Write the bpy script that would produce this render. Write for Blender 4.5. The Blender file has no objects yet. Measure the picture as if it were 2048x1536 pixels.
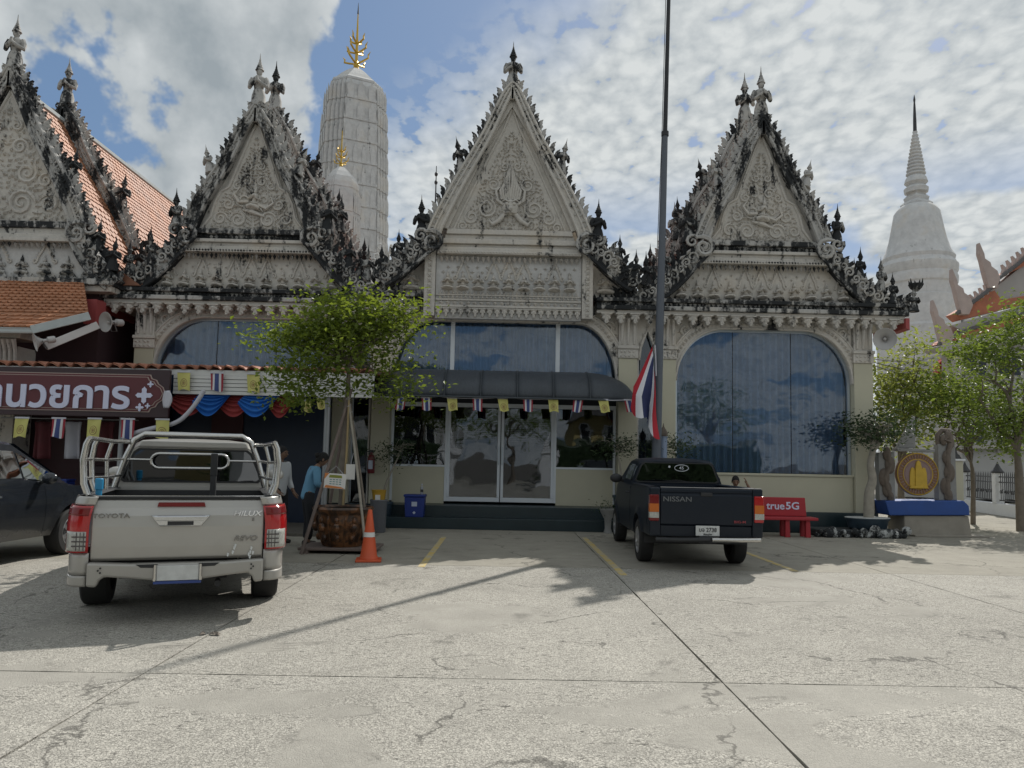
import bpy, math, random
from mathutils import Vector, Matrix, Euler, noise as mnoise
R = math.radians
PI = math.pi
scene = bpy.context.scene
COL = scene.collection

# ------------------------------------------------------------------ camera
F_PX = 1480.0
EYE = 1.55
cam_d = bpy.data.cameras.new('camera')
cam_d.sensor_width = 36.0
cam_d.lens = F_PX / 2048 * 36.0
SHIFT = 44.0          # the phone's crop sits above the lens axis
cam_d.shift_y = SHIFT / 2048
cam_d.clip_start = 0.05
cam_d.clip_end = 2000
cam = bpy.data.objects.new('camera', cam_d)
COL.objects.link(cam)
CAM_ROT = Matrix.Rotation(R(-0.62), 3, 'Z') @ Matrix.Rotation(R(90 + 4.2), 3, 'X') @ Matrix.Rotation(R(1.15), 3, 'Z')
cam.location = (0, 0, EYE)
cam.rotation_euler = CAM_ROT.to_euler()
scene.camera = cam

def at(px, py, Y):
    """measure: the point of the place at depth Y seen at photograph pixel px, py"""
    d = CAM_ROT @ Vector(((px - 1024) / F_PX, -(py - 768 - SHIFT) / F_PX, -1))
    k = Y / d.y
    return Vector((d.x * k, Y, EYE + d.z * k))

def gnd(px, py, z=0.0):
    d = CAM_ROT @ Vector(((px - 1024) / F_PX, -(py - 768 - SHIFT) / F_PX, -1))
    k = (z - EYE) / d.z
    return Vector((d.x * k, d.y * k, z))

# ------------------------------------------------------------------ sun, exposure
SUN_AZ, SUN_EL = R(29.5), R(46)
to_sun = Vector((math.sin(SUN_AZ) * math.cos(SUN_EL), math.cos(SUN_AZ) * math.cos(SUN_EL), math.sin(SUN_EL)))
sd = bpy.data.lights.new('sun', 'SUN')
sd.energy = 4.7
sd.angle = R(0.53)
sd.color = (1.0, 0.96, 0.90)
sun = bpy.data.objects.new('sun', sd)
COL.objects.link(sun)
sun.rotation_euler = to_sun.to_track_quat('Z', 'Y').to_euler()
sun.location = (20, 40, 60)
vs = scene.view_settings
vs.view_transform = 'Standard'
vs.look = 'None'
vs.exposure = -0.18
vs.gamma = 1.0
vs.use_curve_mapping = False

# ------------------------------------------------------------------ node helpers
def node(nt, typ, ins=None, **props):
    n = nt.nodes.new(typ)
    for k, v in props.items():
        setattr(n, k, v)
    for k, v in (ins or {}).items():
        s = n.inputs[k]
        if isinstance(v, bpy.types.NodeSocket):
            nt.links.new(v, s)
        else:
            s.default_value = v
    return n

def M_(nt, op, a, b=0.0, c=0.0, clamp=False):
    n = nt.nodes.new('ShaderNodeMath')
    n.operation = op
    n.use_clamp = clamp
    for i, v in enumerate((a, b, c)):
        if isinstance(v, bpy.types.NodeSocket):
            nt.links.new(v, n.inputs[i])
        else:
            n.inputs[i].default_value = v
    return n.outputs[0]

def smooth(nt, e0, e1, x):
    n = nt.nodes.new('ShaderNodeMapRange')
    n.interpolation_type = 'SMOOTHSTEP'
    n.inputs['From Min'].default_value = e0
    n.inputs['From Max'].default_value = e1
    nt.links.new(x, n.inputs['Value'])
    return n.outputs[0]

def mixc(nt, f, a, b, blend='MIX'):
    n = nt.nodes.new('ShaderNodeMix')
    n.data_type = 'RGBA'
    n.blend_type = blend
    for i, v in ((0, f), (6, a), (7, b)):
        if isinstance(v, bpy.types.NodeSocket):
            nt.links.new(v, n.inputs[i])
        else:
            n.inputs[i].default_value = v if i == 0 or len(v) == 4 else (*v, 1)
    return n.outputs[2]

def noise_(nt, vec, scale, detail=4, rough=0.55, dist=0.0, out=0, dim='3D'):
    n = node(nt, 'ShaderNodeTexNoise', {'Scale': scale, 'Detail': detail, 'Roughness': rough, 'Distortion': dist}, noise_dimensions=dim)
    if vec is not None:
        nt.links.new(vec, n.inputs['Vector'])
    return n.outputs[out]

# ------------------------------------------------------------------ sky with clouds
w = bpy.data.worlds.new('World')
scene.world = w
w.use_nodes = True
nt = w.node_tree
nt.nodes.clear()
SKY = 0.086
tc = node(nt, 'ShaderNodeTexCoord')
dirv = tc.outputs['Generated']
sp = node(nt, 'ShaderNodeSeparateXYZ', {0: dirv})
dx, dy, dz = sp.outputs
zc = M_(nt, 'MAXIMUM', dz, 0.015)
den = M_(nt, 'ADD', zc, 0.16)
pv = node(nt, 'ShaderNodeCombineXYZ', {0: M_(nt, 'DIVIDE', dx, den), 1: M_(nt, 'DIVIDE', dy, den), 2: 3.3}).outputs[0]
az = M_(nt, 'ARCTAN2', dx, dy)
el = M_(nt, 'ARCSINE', zc)
nE = noise_(nt, dirv, 9.0, 5, 0.58)
nEc = M_(nt, 'SUBTRACT', nE, 0.5)
n1 = noise_(nt, pv, 1.7, 3, 0.5, 0.0, dim='2D')
nS = noise_(nt, dirv, 4.2, 6, 0.56)
# the same field, shifted towards the sun, gives the heaps a lit and a shaded flank
pv2 = node(nt, 'ShaderNodeVectorMath', {0: dirv, 1: (0.030, 0.012, 0.034)}, operation='ADD').outputs[0]
nS2 = noise_(nt, pv2, 4.2, 3, 0.56)
flank = M_(nt, 'MULTIPLY', M_(nt, 'SUBTRACT', nS, nS2), 3.0)
front = smooth(nt, -0.35, 0.25, dy)
# heaped bank on the left of the blue gap
eL = M_(nt, 'ADD', M_(nt, 'SUBTRACT', -0.285, az), M_(nt, 'ADD', M_(nt, 'MULTIPLY', nEc, 0.16), M_(nt, 'MULTIPLY', M_(nt, 'SUBTRACT', nS, 0.5), 0.30)))
mL = M_(nt, 'MULTIPLY', smooth(nt, -0.006, 0.016, eL), front)
hole = smooth(nt, 0.315, 0.36, M_(nt, 'ADD', nS, M_(nt, 'MULTIPLY', nEc, 0.22)))
dL = M_(nt, 'MULTIPLY', mL, hole)
# rippled sheet on the right of it
azR = M_(nt, 'MINIMUM', M_(nt, 'MAXIMUM', M_(nt, 'MULTIPLY', M_(nt, 'SUBTRACT', el, 0.5236), 1.57), -0.25), 0.2)
eR = M_(nt, 'ADD', M_(nt, 'SUBTRACT', az, azR), M_(nt, 'MULTIPLY', nEc, 0.20))
back = M_(nt, 'SUBTRACT', 1.0, front)
mR = M_(nt, 'MAXIMUM', smooth(nt, -0.12, 0.16, eR), back)
wv = node(nt, 'ShaderNodeVectorMath', {0: pv, 1: (1.0, 0.85, 1.0)}, operation='MULTIPLY').outputs[0]
wv = node(nt, 'ShaderNodeVectorRotate', {'Vector': wv, 'Angle': R(8)}, rotation_type='Z_AXIS').outputs[0]
vor = node(nt, 'ShaderNodeTexVoronoi', {'Vector': node(nt, 'ShaderNodeVectorMath', {0: wv, 1: node(nt, 'ShaderNodeVectorMath', {0: noise_(nt, wv, 16.0, 1, 0.5, 0, 1, '2D'), 3: 0.06}, operation='SCALE').outputs[0]}, operation='ADD').outputs[0], 'Scale': 19.0, 'Smoothness': 0.2}, feature='SMOOTH_F1', voronoi_dimensions='2D').outputs['Distance']
nA0 = noise_(nt, wv, 26.0, 4, 0.55, 0.0, dim='2D')
nA = M_(nt, 'MULTIPLY_ADD', vor, -0.55, M_(nt, 'ADD', M_(nt, 'MULTIPLY', nA0, 0.75), 0.36))      # about 0.5, high in the heart of each puff
nA2 = noise_(nt, wv, 2.4, 2, 0.5, 0.0, dim='2D')
cov = M_(nt, 'ADD', nA, M_(nt, 'ADD', M_(nt, 'MULTIPLY', mR, 0.33), M_(nt, 'MULTIPLY', M_(nt, 'SUBTRACT', nA2, 0.5), 0.35)))
thin = smooth(nt, 0.36, 0.46, M_(nt, 'ADD', n1, M_(nt, 'MULTIPLY', nEc, 0.3)))
low = smooth(nt, 0.40, 0.26, el)
holeR = M_(nt, 'MAXIMUM', thin, M_(nt, 'SUBTRACT', 1.0, low))
dR = M_(nt, 'MULTIPLY', M_(nt, 'MULTIPLY', smooth(nt, 0.46, 0.62, cov), mR), holeR)
tL = M_(nt, 'ADD', M_(nt, 'MULTIPLY_ADD', M_(nt, 'SUBTRACT', nE, 0.40), 1.6, 0.35), flank, clamp=True)
cL = mixc(nt, tL, (4.2, 4.8, 5.2), (9.0, 9.4, 9.5))
tR = M_(nt, 'ADD', M_(nt, 'MULTIPLY_ADD', M_(nt, 'SUBTRACT', nA, 0.5), 1.7, 0.62), M_(nt, 'MULTIPLY', M_(nt, 'SUBTRACT', nS, 0.5), 1.3), clamp=True)
cR = mixc(nt, tR, (5.6, 6.2, 6.6), (9.1, 9.5, 9.5))
murk = M_(nt, 'MULTIPLY', smooth(nt, 0.54, 0.70, nS), low)
cR = mixc(nt, M_(nt, 'MULTIPLY', murk, 0.6), cR, (3.3, 3.7, 4.0))
sky = node(nt, 'ShaderNodeTexSky', sky_type='NISHITA', sun_disc=False, sun_elevation=SUN_EL, sun_rotation=SUN_AZ,
           air_density=1.0, dust_density=1.2, ozone_density=1.5)
haze_c = mixc(nt, 0.45, sky.outputs[0], (2.4, 4.3, 7.4))
c1 = mixc(nt, dL, haze_c, cL)
c2 = mixc(nt, dR, c1, cR)
bg = node(nt, 'ShaderNodeBackground', {'Color': c2, 'Strength': SKY})
wo = node(nt, 'ShaderNodeOutputWorld', {'Surface': bg.outputs[0]})
w.cycles.sampling_method = 'MANUAL'
w.cycles.sample_map_resolution = 512

# ------------------------------------------------------------------ materials
MATS = {}
def principled(name):
    m = bpy.data.materials.new(name)
    m.use_nodes = True
    t = m.node_tree
    b = t.nodes['Principled BSDF']
    MATS[name] = m
    return m, t, b

def simple(name, col, rough=0.6, metal=0.0, var=0.15, vscale=6.0, bump=0.0, bscale=40.0, coat=0.0, spec=0.5):
    if name in MATS:
        return MATS[name]
    m, t, b = principled(name)
    b.inputs['Roughness'].default_value = rough
    b.inputs['Metallic'].default_value = metal
    b.inputs['Coat Weight'].default_value = coat
    b.inputs['Specular IOR Level'].default_value = spec
    c = (*col, 1)
    if var > 0:
        ge = node(t, 'ShaderNodeNewGeometry')
        n = noise_(t, ge.outputs['Position'], vscale, 5, 0.6)
        f = M_(t, 'MULTIPLY_ADD', M_(t, 'SUBTRACT', n, 0.5), var * 2.4, 1.0)
        vm = node(t, 'ShaderNodeVectorMath', {0: col, 3: f}, operation='SCALE')
        t.links.new(vm.outputs[0], b.inputs['Base Color'])
        rr = M_(t, 'MULTIPLY_ADD', M_(t, 'SUBTRACT', n, 0.5), 0.25, rough, clamp=True)
        t.links.new(rr, b.inputs['Roughness'])
    else:
        b.inputs['Base Color'].default_value = c
    if bump > 0:
        ge = node(t, 'ShaderNodeNewGeometry')
        n = noise_(t, ge.outputs['Position'], bscale, 4, 0.6)
        bp = node(t, 'ShaderNodeBump', {'Height': n, 'Strength': bump, 'Distance': 0.02})
        t.links.new(bp.outputs[0], b.inputs['Normal'])
    return m

def stucco(name, base, mold=0.3, dark=(0.030, 0.032, 0.034), sc=2.2):
    """old lime stucco with black mould growing in patches and run-down streaks"""
    if name in MATS:
        return MATS[name]
    m, t, b = principled(name)
    b.inputs['Roughness'].default_value = 0.9
    b.inputs['Specular IOR Level'].default_value = 0.2
    ge = node(t, 'ShaderNodeNewGeometry').outputs['Position']
    st = node(t, 'ShaderNodeVectorMath', {0: ge, 1: (1, 1, 0.45)}, operation='MULTIPLY').outputs[0]
    n1 = noise_(t, st, sc, 5, 0.66)
    n2 = noise_(t, ge, sc * 7, 4, 0.6)
    n3 = noise_(t, ge, 1.1, 3, 0.5)
    k = M_(t, 'ADD', n1, M_(t, 'MULTIPLY', M_(t, 'SUBTRACT', n2, 0.5), 0.35))
    run = node(t, 'ShaderNodeVectorMath', {0: ge, 1: (5.5, 5.5, 0.45)}, operation='MULTIPLY').outputs[0]
    k = M_(t, 'ADD', k, M_(t, 'MULTIPLY', M_(t, 'SUBTRACT', noise_(t, run, 1.0, 3, 0.6), 0.5), 0.55))
    e = 0.70 - 0.36 * mold
    mask = smooth(t, e - 0.05, e + 0.09, k)
    f = M_(t, 'MULTIPLY_ADD', M_(t, 'SUBTRACT', n3, 0.5), 0.5, M_(t, 'MULTIPLY_ADD', M_(t, 'SUBTRACT', n2, 0.5), 0.45, 1.0))
    vm = node(t, 'ShaderNodeVectorMath', {0: base, 3: f}, operation='SCALE').outputs[0]
    warm = mixc(t, M_(t, 'MULTIPLY', smooth(t, 0.5, 0.75, n3), 0.35), vm, (base[0] * 0.85, base[1] * 0.72, base[2] * 0.55))
    cc = mixc(t, mask, warm, dark)
    t.links.new(cc, b.inputs['Base Color'])
    bp = node(t, 'ShaderNodeBump', {'Height': n2, 'Strength': 0.35, 'Distance': 0.02})
    t.links.new(bp.outputs[0], b.inputs['Normal'])
    return m

def glass(name, tint, refl=0.16, rough=0.02):
    if name in MATS:
        return MATS[name]
    m = bpy.data.materials.new(name)
    m.use_nodes = True
    t = m.node_tree
    t.nodes.clear()
    lw = node(t, 'ShaderNodeFresnel', {'IOR': 1.5})
    f = M_(t, 'MULTIPLY_ADD', lw.outputs[0], 0.9, refl - 0.03, clamp=True)
    tr = node(t, 'ShaderNodeBsdfTransparent', {'Color': (*tint, 1)})
    gl = node(t, 'ShaderNodeBsdfGlossy', {'Color': (0.9, 0.95, 1.0, 1), 'Roughness': rough})
    ge = node(t, 'ShaderNodeNewGeometry').outputs['Position']
    n = noise_(t, ge, 0.9, 2, 0.5)
    bp = node(t, 'ShaderNodeBump', {'Height': n, 'Strength': 0.10, 'Distance': 0.1})
    t.links.new(bp.outputs[0], gl.inputs['Normal'])
    mx = node(t, 'ShaderNodeMixShader', {0: f, 1: tr.outputs[0], 2: gl.outputs[0]})
    node(t, 'ShaderNodeOutputMaterial', {0: mx.outputs[0]})
    MATS[name] = m
    return m

def leafmat(name, c1, c2, trans=0.35):
    if name in MATS:
        return MATS[name]
    m = bpy.data.materials.new(name)
    m.use_nodes = True
    t = m.node_tree
    t.nodes.clear()
    g = node(t, 'ShaderNodeNewGeometry')
    rnd = g.outputs['Random Per Island']
    n = noise_(t, g.outputs['Position'], 1.7, 3, 0.5)
    f = M_(t, 'ADD', M_(t, 'MULTIPLY', rnd, 0.65), M_(t, 'MULTIPLY', M_(t, 'SUBTRACT', n, 0.35), 0.9), clamp=True)
    c = mixc(t, f, c1, c2)
    df = node(t, 'ShaderNodeBsdfPrincipled', {'Base Color': c, 'Roughness': 0.45, 'Specular IOR Level': 0.4})
    ct = mixc(t, 0.5, c, (c2[0] * 1.6, c2[1] * 1.6, c2[2] * 0.6))
    tl = node(t, 'ShaderNodeBsdfTranslucent', {'Color': ct})
    mx = node(t, 'ShaderNodeMixShader', {0: trans, 1: df.outputs[0], 2: tl.outputs[0]})
    node(t, 'ShaderNodeOutputMaterial', {0: mx.outputs[0]})
    MATS[name] = m
    return m

def banded(name, stops, axis='X', rough=0.8, trans=0.0):
    """cloth with woven stripes across its own width"""
    if name in MATS:
        return MATS[name]
    m, t, b = principled(name)
    b.inputs['Roughness'].default_value = rough
    tc = node(t, 'ShaderNodeTexCoord')
    s = node(t, 'ShaderNodeSeparateXYZ', {0: tc.outputs['UV']})
    cr = node(t, 'ShaderNodeValToRGB', {0: s.outputs['XYZ'.index(axis)]})
    cr.color_ramp.interpolation = 'CONSTANT'
    els = cr.color_ramp.elements
    while len(els) < len(stops):
        els.new(0.5)
    for e, (p, c) in zip(els, stops):
        e.position = p
        e.color = (*c, 1)
    t.links.new(cr.outputs[0], b.inputs['Base Color'])
    return m

# ------------------------------------------------------------------ mesh builder
class MB:
    def __init__(s):
        s.v, s.f, s.uv = [], [], None
    def poly(s, pts):
        b = len(s.v)
        s.v.extend([tuple(p) for p in pts])
        s.f.append(tuple(range(b, b + len(pts))))
    def box(s, x0, x1, y0, y1, z0, z1):
        b = len(s.v)
        s.v += [(x0, y0, z0), (x1, y0, z0), (x1, y1, z0), (x0, y1, z0), (x0, y0, z1), (x1, y0, z1), (x1, y1, z1), (x0, y1, z1)]
        s.f += [(b, b + 3, b + 2, b + 1), (b + 4, b + 5, b + 6, b + 7), (b, b + 1, b + 5, b + 4), (b + 1, b + 2, b + 6, b + 5), (b + 2, b + 3, b + 7, b + 6), (b + 3, b, b + 4, b + 7)]
        return s
    def bar(s, p, q, wx, wz=None, up=(0, 0, 1)):
        p, q = Vector(p), Vector(q)
        d = (q - p).normalized()
        u = Vector(up)
        a = d.cross(u)
        if a.length < 1e-4:
            a = d.cross(Vector((1, 0, 0)))
        a.normalize()
        c = a.cross(d)
        wz = wz or wx
        b = len(s.v)
        for o in (p, q):
            for i, j in ((-1, -1), (1, -1), (1, 1), (-1, 1)):
                s.v.append(tuple(o + a * (i * wx / 2) + c * (j * wz / 2)))
        s.f += [(b, b + 1, b + 2, b + 3), (b + 7, b + 6, b + 5, b + 4)] + [(b + i, b + 4 + i, b + 4 + (i + 1) % 4, b + (i + 1) % 4) for i in range(4)]
        return s
    def tube(s, pts, r, n=8, flat=1.0, closed=False):
        pts = [Vector(p) for p in pts]
        rs = r if isinstance(r, (list, tuple)) else [r] * len(pts)
        b = len(s.v)
        prev = None
        L = len(pts)
        for i, p in enumerate(pts):
            if closed:
                d = pts[(i + 1) % L] - pts[i - 1]
            else:
                d = pts[min(i + 1, L - 1)] - pts[max(i - 1, 0)]
            d.normalize()
            if prev is None:
                a = d.cross(Vector((0, 1, 0)))
                if a.length < 0.05:
                    a = d.cross(Vector((1, 0, 0)))
            else:
                a = prev - d * prev.dot(d)
            a.normalize()
            prev = a
            c = d.cross(a)
            for k in range(n):
                t = 2 * PI * k / n
                s.v.append(tuple(p + a * (math.cos(t) * rs[i]) + c * (math.sin(t) * rs[i] * flat)))
        m = L if closed else L - 1
        for i in range(m):
            for k in range(n):
                j = (i + 1) % L
                s.f.append((b + i * n + k, b + i * n + (k + 1) % n, b + j * n + (k + 1) % n, b + j * n + k))
        if not closed:
            s.f.append(tuple(b + k for k in range(n))[::-1])
            s.f.append(tuple(b + (L - 1) * n + k for k in range(n)))
        return s
    def lathe(s, prof, n=16, c=(0, 0, 0), sx=1.0, sy=1.0, rot=0.0, square=False):
        b = len(s.v)
        for (r, z) in prof:
            for k in range(n):
                t = 2 * PI * k / n + rot
                s.v.append((c[0] + math.cos(t) * r * sx, c[1] + math.sin(t) * r * sy, c[2] + z))
        for i in range(len(prof) - 1):
            for k in range(n):
                s.f.append((b + i * n + k, b + i * n + (k + 1) % n, b + (i + 1) * n + (k + 1) % n, b + (i + 1) * n + k))
        s.f.append(tuple(b + k for k in range(n))[::-1])
        s.f.append(tuple(b + (len(prof) - 1) * n + k for k in range(n)))
        return s
    def prism(s, poly, y0, y1, axis='y'):
        """extrude an outline: axis y takes (x,z) points, x takes (y,z), z takes (x,y)"""
        n = len(poly)
        b = len(s.v)
        for yy in (y0, y1):
            for (p, q) in poly:
                s.v.append((p, yy, q) if axis == 'y' else ((yy, p, q) if axis == 'x' else (p, q, yy)))
        s.f.append(tuple(range(b, b + n)))
        s.f.append(tuple(range(b + 2 * n - 1, b + n - 1, -1)))
        for i in range(n):
            j = (i + 1) % n
            s.f.append((b + i, b + n + i, b + n + j, b + j))
        return s
    def strip(s, A, B, y0, y1):
        """band between outlines A and B (lists of (x,z)) with depth y0..y1"""
        n = len(A)
        b = len(s.v)
        for yy in (y0, y1):
            for L in (A, B):
                for (x, z) in L:
                    s.v.append((x, yy, z))
        a0, b0, a1, b1 = b, b + n, b + 2 * n, b + 3 * n
        for i in range(n - 1):
            s.f += [(a0 + i, a0 + i + 1, b0 + i + 1, b0 + i), (a1 + i, b1 + i, b1 + i + 1, a1 + i + 1),
                    (a0 + i, a1 + i, a1 + i + 1, a0 + i + 1), (b0 + i, b0 + i + 1, b1 + i + 1, b1 + i)]
        s.f += [(a0, b0, b1, a1), (a0 + n - 1, a1 + n - 1, b1 + n - 1, b0 + n - 1)]
        return s
    def grid(s, fn, nu, nv, flip=False):
        b = len(s.v)
        for i in range(nu + 1):
            for j in range(nv + 1):
                s.v.append(tuple(fn(i / nu, j / nv)))
        for i in range(nu):
            for j in range(nv):
                q = (b + i * (nv + 1) + j, b + (i + 1) * (nv + 1) + j, b + (i + 1) * (nv + 1) + j + 1, b + i * (nv + 1) + j + 1)
                s.f.append(q[::-1] if flip else q)
        return s
    def ball(s, c, r, n=10, m=7):
        rx, ry, rz = r if isinstance(r, (list, tuple)) else (r, r, r)
        prof = [(max(1e-3, math.sin(PI * i / m)), -math.cos(PI * i / m) * rz) for i in range(m + 1)]
        return s.lathe(prof, n, c, rx, ry)
    def add(s, o, Mx=None):
        b = len(s.v)
        if Mx is None:
            s.v += o.v
        else:
            s.v += [tuple(Mx @ Vector(p)) for p in o.v]
        s.f += [tuple(b + i for i in f) for f in o.f]
        return s
    def mesh(s, name, smooth=None):
        me = bpy.data.meshes.new(name)
        me.from_pydata(s.v, [], s.f)
        if s.uv:
            ul = me.uv_layers.new(name='UVMap')
            for lp in me.loops:
                ul.data[lp.index].uv = s.uv[lp.vertex_index]
        if smooth is not None:
            me.polygons.foreach_set('use_smooth', [True] * len(me.polygons))
            me.set_sharp_from_angle(angle=R(smooth))
        me.update()
        return me
    def build(s, name, mat, parent=None, smooth=None, loc=None, bevel=0.0, label=None, kind=None):
        me = s.mesh(name, smooth)
        return link(name, me, mat, parent, loc, bevel, label, kind)

def link(name, me, mat, parent=None, loc=None, bevel=0.0, label=None, kind=None):
    o = bpy.data.objects.new(name, me)
    COL.objects.link(o)
    if mat is not None:
        m = MATS[mat] if isinstance(mat, str) else mat
        if not me.materials:
            me.materials.append(m)
    if parent is not None:
        o.parent = parent
    if loc is not None:
        o.location = loc
    if bevel > 0:
        md = o.modifiers.new('bevel', 'BEVEL')
        md.width = bevel
        md.segments = 2
        md.limit_method = 'ANGLE'
        md.angle_limit = R(40)
    if label:
        o['label'] = label
    if kind:
        o['kind'] = kind
    return o

def empty(name, loc, rz=0.0, label=None, cat=None, group=None):
    o = bpy.data.objects.new(name, None)
    o.empty_display_size = 0.2
    COL.objects.link(o)
    o.location = loc
    o.rotation_euler = (0, 0, rz)
    tag(o, label, cat, group)
    return o

def tag(o, label=None, cat=None, group=None, kind=None):
    if label: o['label'] = label
    if cat: o['category'] = cat
    if group: o['group'] = group
    if kind: o['kind'] = kind
    return o

def inst(name, me, mat, parent, loc, rot=(0, 0, 0), sc=(1, 1, 1)):
    o = link(name, me, mat, parent, loc)
    o.rotation_euler = rot
    o.scale = sc if isinstance(sc, (list, tuple)) else (sc, sc, sc)
    return o

def copy_tree(o, parent=None):
    c = o.copy()
    COL.objects.link(c)
    c.parent = parent
    for ch in list(o.children):
        copy_tree(ch, c)
    return c

def text_mesh(txt, size, bold=0.0, depth=0.004, align='CENTER', shear=0.0, sx=1.0):
    """lettering as a mesh standing in the XZ plane, front towards -Y, origin at its middle / end"""
    cu = bpy.data.curves.new('t', 'FONT')
    cu.body = txt
    cu.size = size
    cu.align_x = align
    cu.align_y = 'CENTER'
    cu.offset = bold
    cu.extrude = depth
    cu.shear = shear
    cu.resolution_u = 3
    ob = bpy.data.objects.new('t', cu)
    COL.objects.link(ob)
    dg = bpy.context.evaluated_depsgraph_get()
    me = bpy.data.meshes.new_from_object(ob.evaluated_get(dg))
    bpy.data.objects.remove(ob)
    bpy.data.curves.remove(cu)
    me.transform(Matrix.Rotation(R(90), 4, 'X') @ Matrix.Diagonal((sx, 1, 1, 1)))
    me.materials.clear()
    return me

def offset_line(pts, d):
    """parallel polyline at distance d to the right of travel, in (x,z)"""
    out = []
    n = len(pts)
    for i in range(n):
        a = Vector(pts[max(i - 1, 0)])
        b = Vector(pts[min(i + 1, n - 1)])
        t = (b - a).normalized()
        dd = d(i / (n - 1)) if callable(d) else d
        out.append((pts[i][0] + t[1] * dd, pts[i][1] - t[0] * dd))
    return out

def resample(pts, step):
    out = []
    acc = 0.0
    for i in range(len(pts) - 1):
        a, b = Vector(pts[i]), Vector(pts[i + 1])
        L = (b - a).length
        while acc < L:
            out.append((a.lerp(b, acc / L), (b - a).normalized()))
            acc += step
        acc -= L
    return out

def smoothline(pts, k=4):
    """Catmull-Rom through the points"""
    P = [Vector(p) for p in pts]
    P = [P[0] * 2 - P[1]] + P + [P[-1] * 2 - P[-2]]
    out = []
    for i in range(1, len(P) - 2):
        for j in range(k):
            t = j / k
            a, b, c, d = P[i - 1], P[i], P[i + 1], P[i + 2]
            out.append(tuple(0.5 * ((2 * b) + (c - a) * t + (2 * a - 5 * b + 4 * c - d) * t * t + (3 * b - a - 3 * c + d) * t ** 3)))
    out.append(tuple(P[-2]))
    return out
# ------------------------------------------------------------------ ground
def concrete(name, base, smooth_share, tone=1.0):
    m, t, b = principled(name)
    b.inputs['Roughness'].default_value = 0.88
    b.inputs['Specular IOR Level'].default_value = 0.25
    P = node(t, 'ShaderNodeNewGeometry').outputs['Position']
    st = node(t, 'ShaderNodeVectorMath', {0: P, 1: (0.75, 1.35, 1)}, operation='MULTIPLY').outputs[0]
    big = noise_(t, st, 0.55, 7, 0.62, 0.5)
    fine = noise_(t, P, 30, 3, 0.65)
    vo = node(t, 'ShaderNodeTexVoronoi', {'Vector': P, 'Scale': 85.0, 'Randomness': 1.0})
    vo2 = node(t, 'ShaderNodeTexVoronoi', {'Vector': P, 'Scale': 55.0, 'Randomness': 1.0}, feature='DISTANCE_TO_EDGE')
    sm = smooth(t, smooth_share - 0.02, smooth_share + 0.035, big)      # 1 = worn to the aggregate
    # aggregate: each stone its own tone, dark grit between
    st_tone = M_(t, 'MULTIPLY_ADD', node(t, 'ShaderNodeSeparateColor', {0: vo.outputs['Color']}).outputs[0], 0.60, 0.66)
    grit = smooth(t, 0.02, 0.13, vo2.outputs['Distance'])
    ag = M_(t, 'MULTIPLY', st_tone, M_(t, 'MULTIPLY_ADD', grit, 0.36, 0.68))
    pit = smooth(t, 0.56, 0.66, noise_(t, node(t, 'ShaderNodeVectorMath', {0: P, 1: (0.7, 1.6, 1)}, operation='MULTIPLY').outputs[0], 17, 3, 0.65))
    rough_patch = smooth(t, 0.44, 0.58, noise_(t, P, 1.3, 3, 0.6))
    pit = M_(t, 'MULTIPLY', pit, M_(t, 'MULTIPLY_ADD', rough_patch, 0.75, 0.25))
    ag = M_(t, 'MULTIPLY', ag, M_(t, 'MULTIPLY_ADD', pit, -0.70, 1.10))
    pl = M_(t, 'MULTIPLY_ADD', M_(t, 'SUBTRACT', fine, 0.5), 0.35, 0.92)
    f = node(t, 'ShaderNodeMix', {0: sm, 2: pl, 3: ag}).outputs[0]
    lg = noise_(t, P, 0.23, 4, 0.6)
    md = noise_(t, P, 2.6, 5, 0.65)
    f = M_(t, 'MULTIPLY', f, M_(t, 'MULTIPLY_ADD', M_(t, 'SUBTRACT', lg, 0.5), 0.6, tone))
    f = M_(t, 'MULTIPLY', f, M_(t, 'MULTIPLY_ADD', M_(t, 'SUBTRACT', md, 0.5), 0.5, 1.0))
    # spalled edges and hair cracks with their own shapes
    wp = node(t, 'ShaderNodeVectorMath', {0: P, 1: node(t, 'ShaderNodeVectorMath', {0: noise_(t, P, 1.6, 5, 0.6, 0, 1), 3: 0.9}, operation='SCALE').outputs[0]}, operation='ADD').outputs[0]
    ce = node(t, 'ShaderNodeTexVoronoi', {'Vector': wp, 'Scale': 0.42}, feature='DISTANCE_TO_EDGE').outputs['Distance']
    crack = M_(t, 'MULTIPLY', smooth(t, 0.010, 0.002, ce), smooth(t, 0.46, 0.54, noise_(t, P, 0.8, 3, 0.5)))
    rim = M_(t, 'MULTIPLY', smooth(t, 0.018, 0.0, M_(t, 'ABSOLUTE', M_(t, 'SUBTRACT', big, smooth_share))), smooth(t, 0.52, 0.62, noise_(t, P, 2.1, 3, 0.6)))
    dk = M_(t, 'MAXIMUM', crack, M_(t, 'MULTIPLY', rim, 0.6))
    f = M_(t, 'MULTIPLY', f, M_(t, 'MULTIPLY_ADD', dk, -0.5, 1.0))
    oil = M_(t, 'MULTIPLY', smooth(t, 0.60, 0.72, noise_(t, P, 1.05, 6, 0.6, 0.4)), 0.40)
    f = M_(t, 'MULTIPLY', f, M_(t, 'SUBTRACT', 1.0, oil))
    vm = node(t, 'ShaderNodeVectorMath', {0: base, 3: f}, operation='SCALE').outputs[0]
    t.links.new(vm, b.inputs['Base Color'])
    h = M_(t, 'ADD', M_(t, 'MULTIPLY', grit, 0.4), M_(t, 'MULTIPLY', fine, 0.3))
    bp = node(t, 'ShaderNodeBump', {'Height': h, 'Strength': 0.6, 'Distance': 0.012})
    t.links.new(bp.outputs[0], b.inputs['Normal'])
    return m

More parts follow.
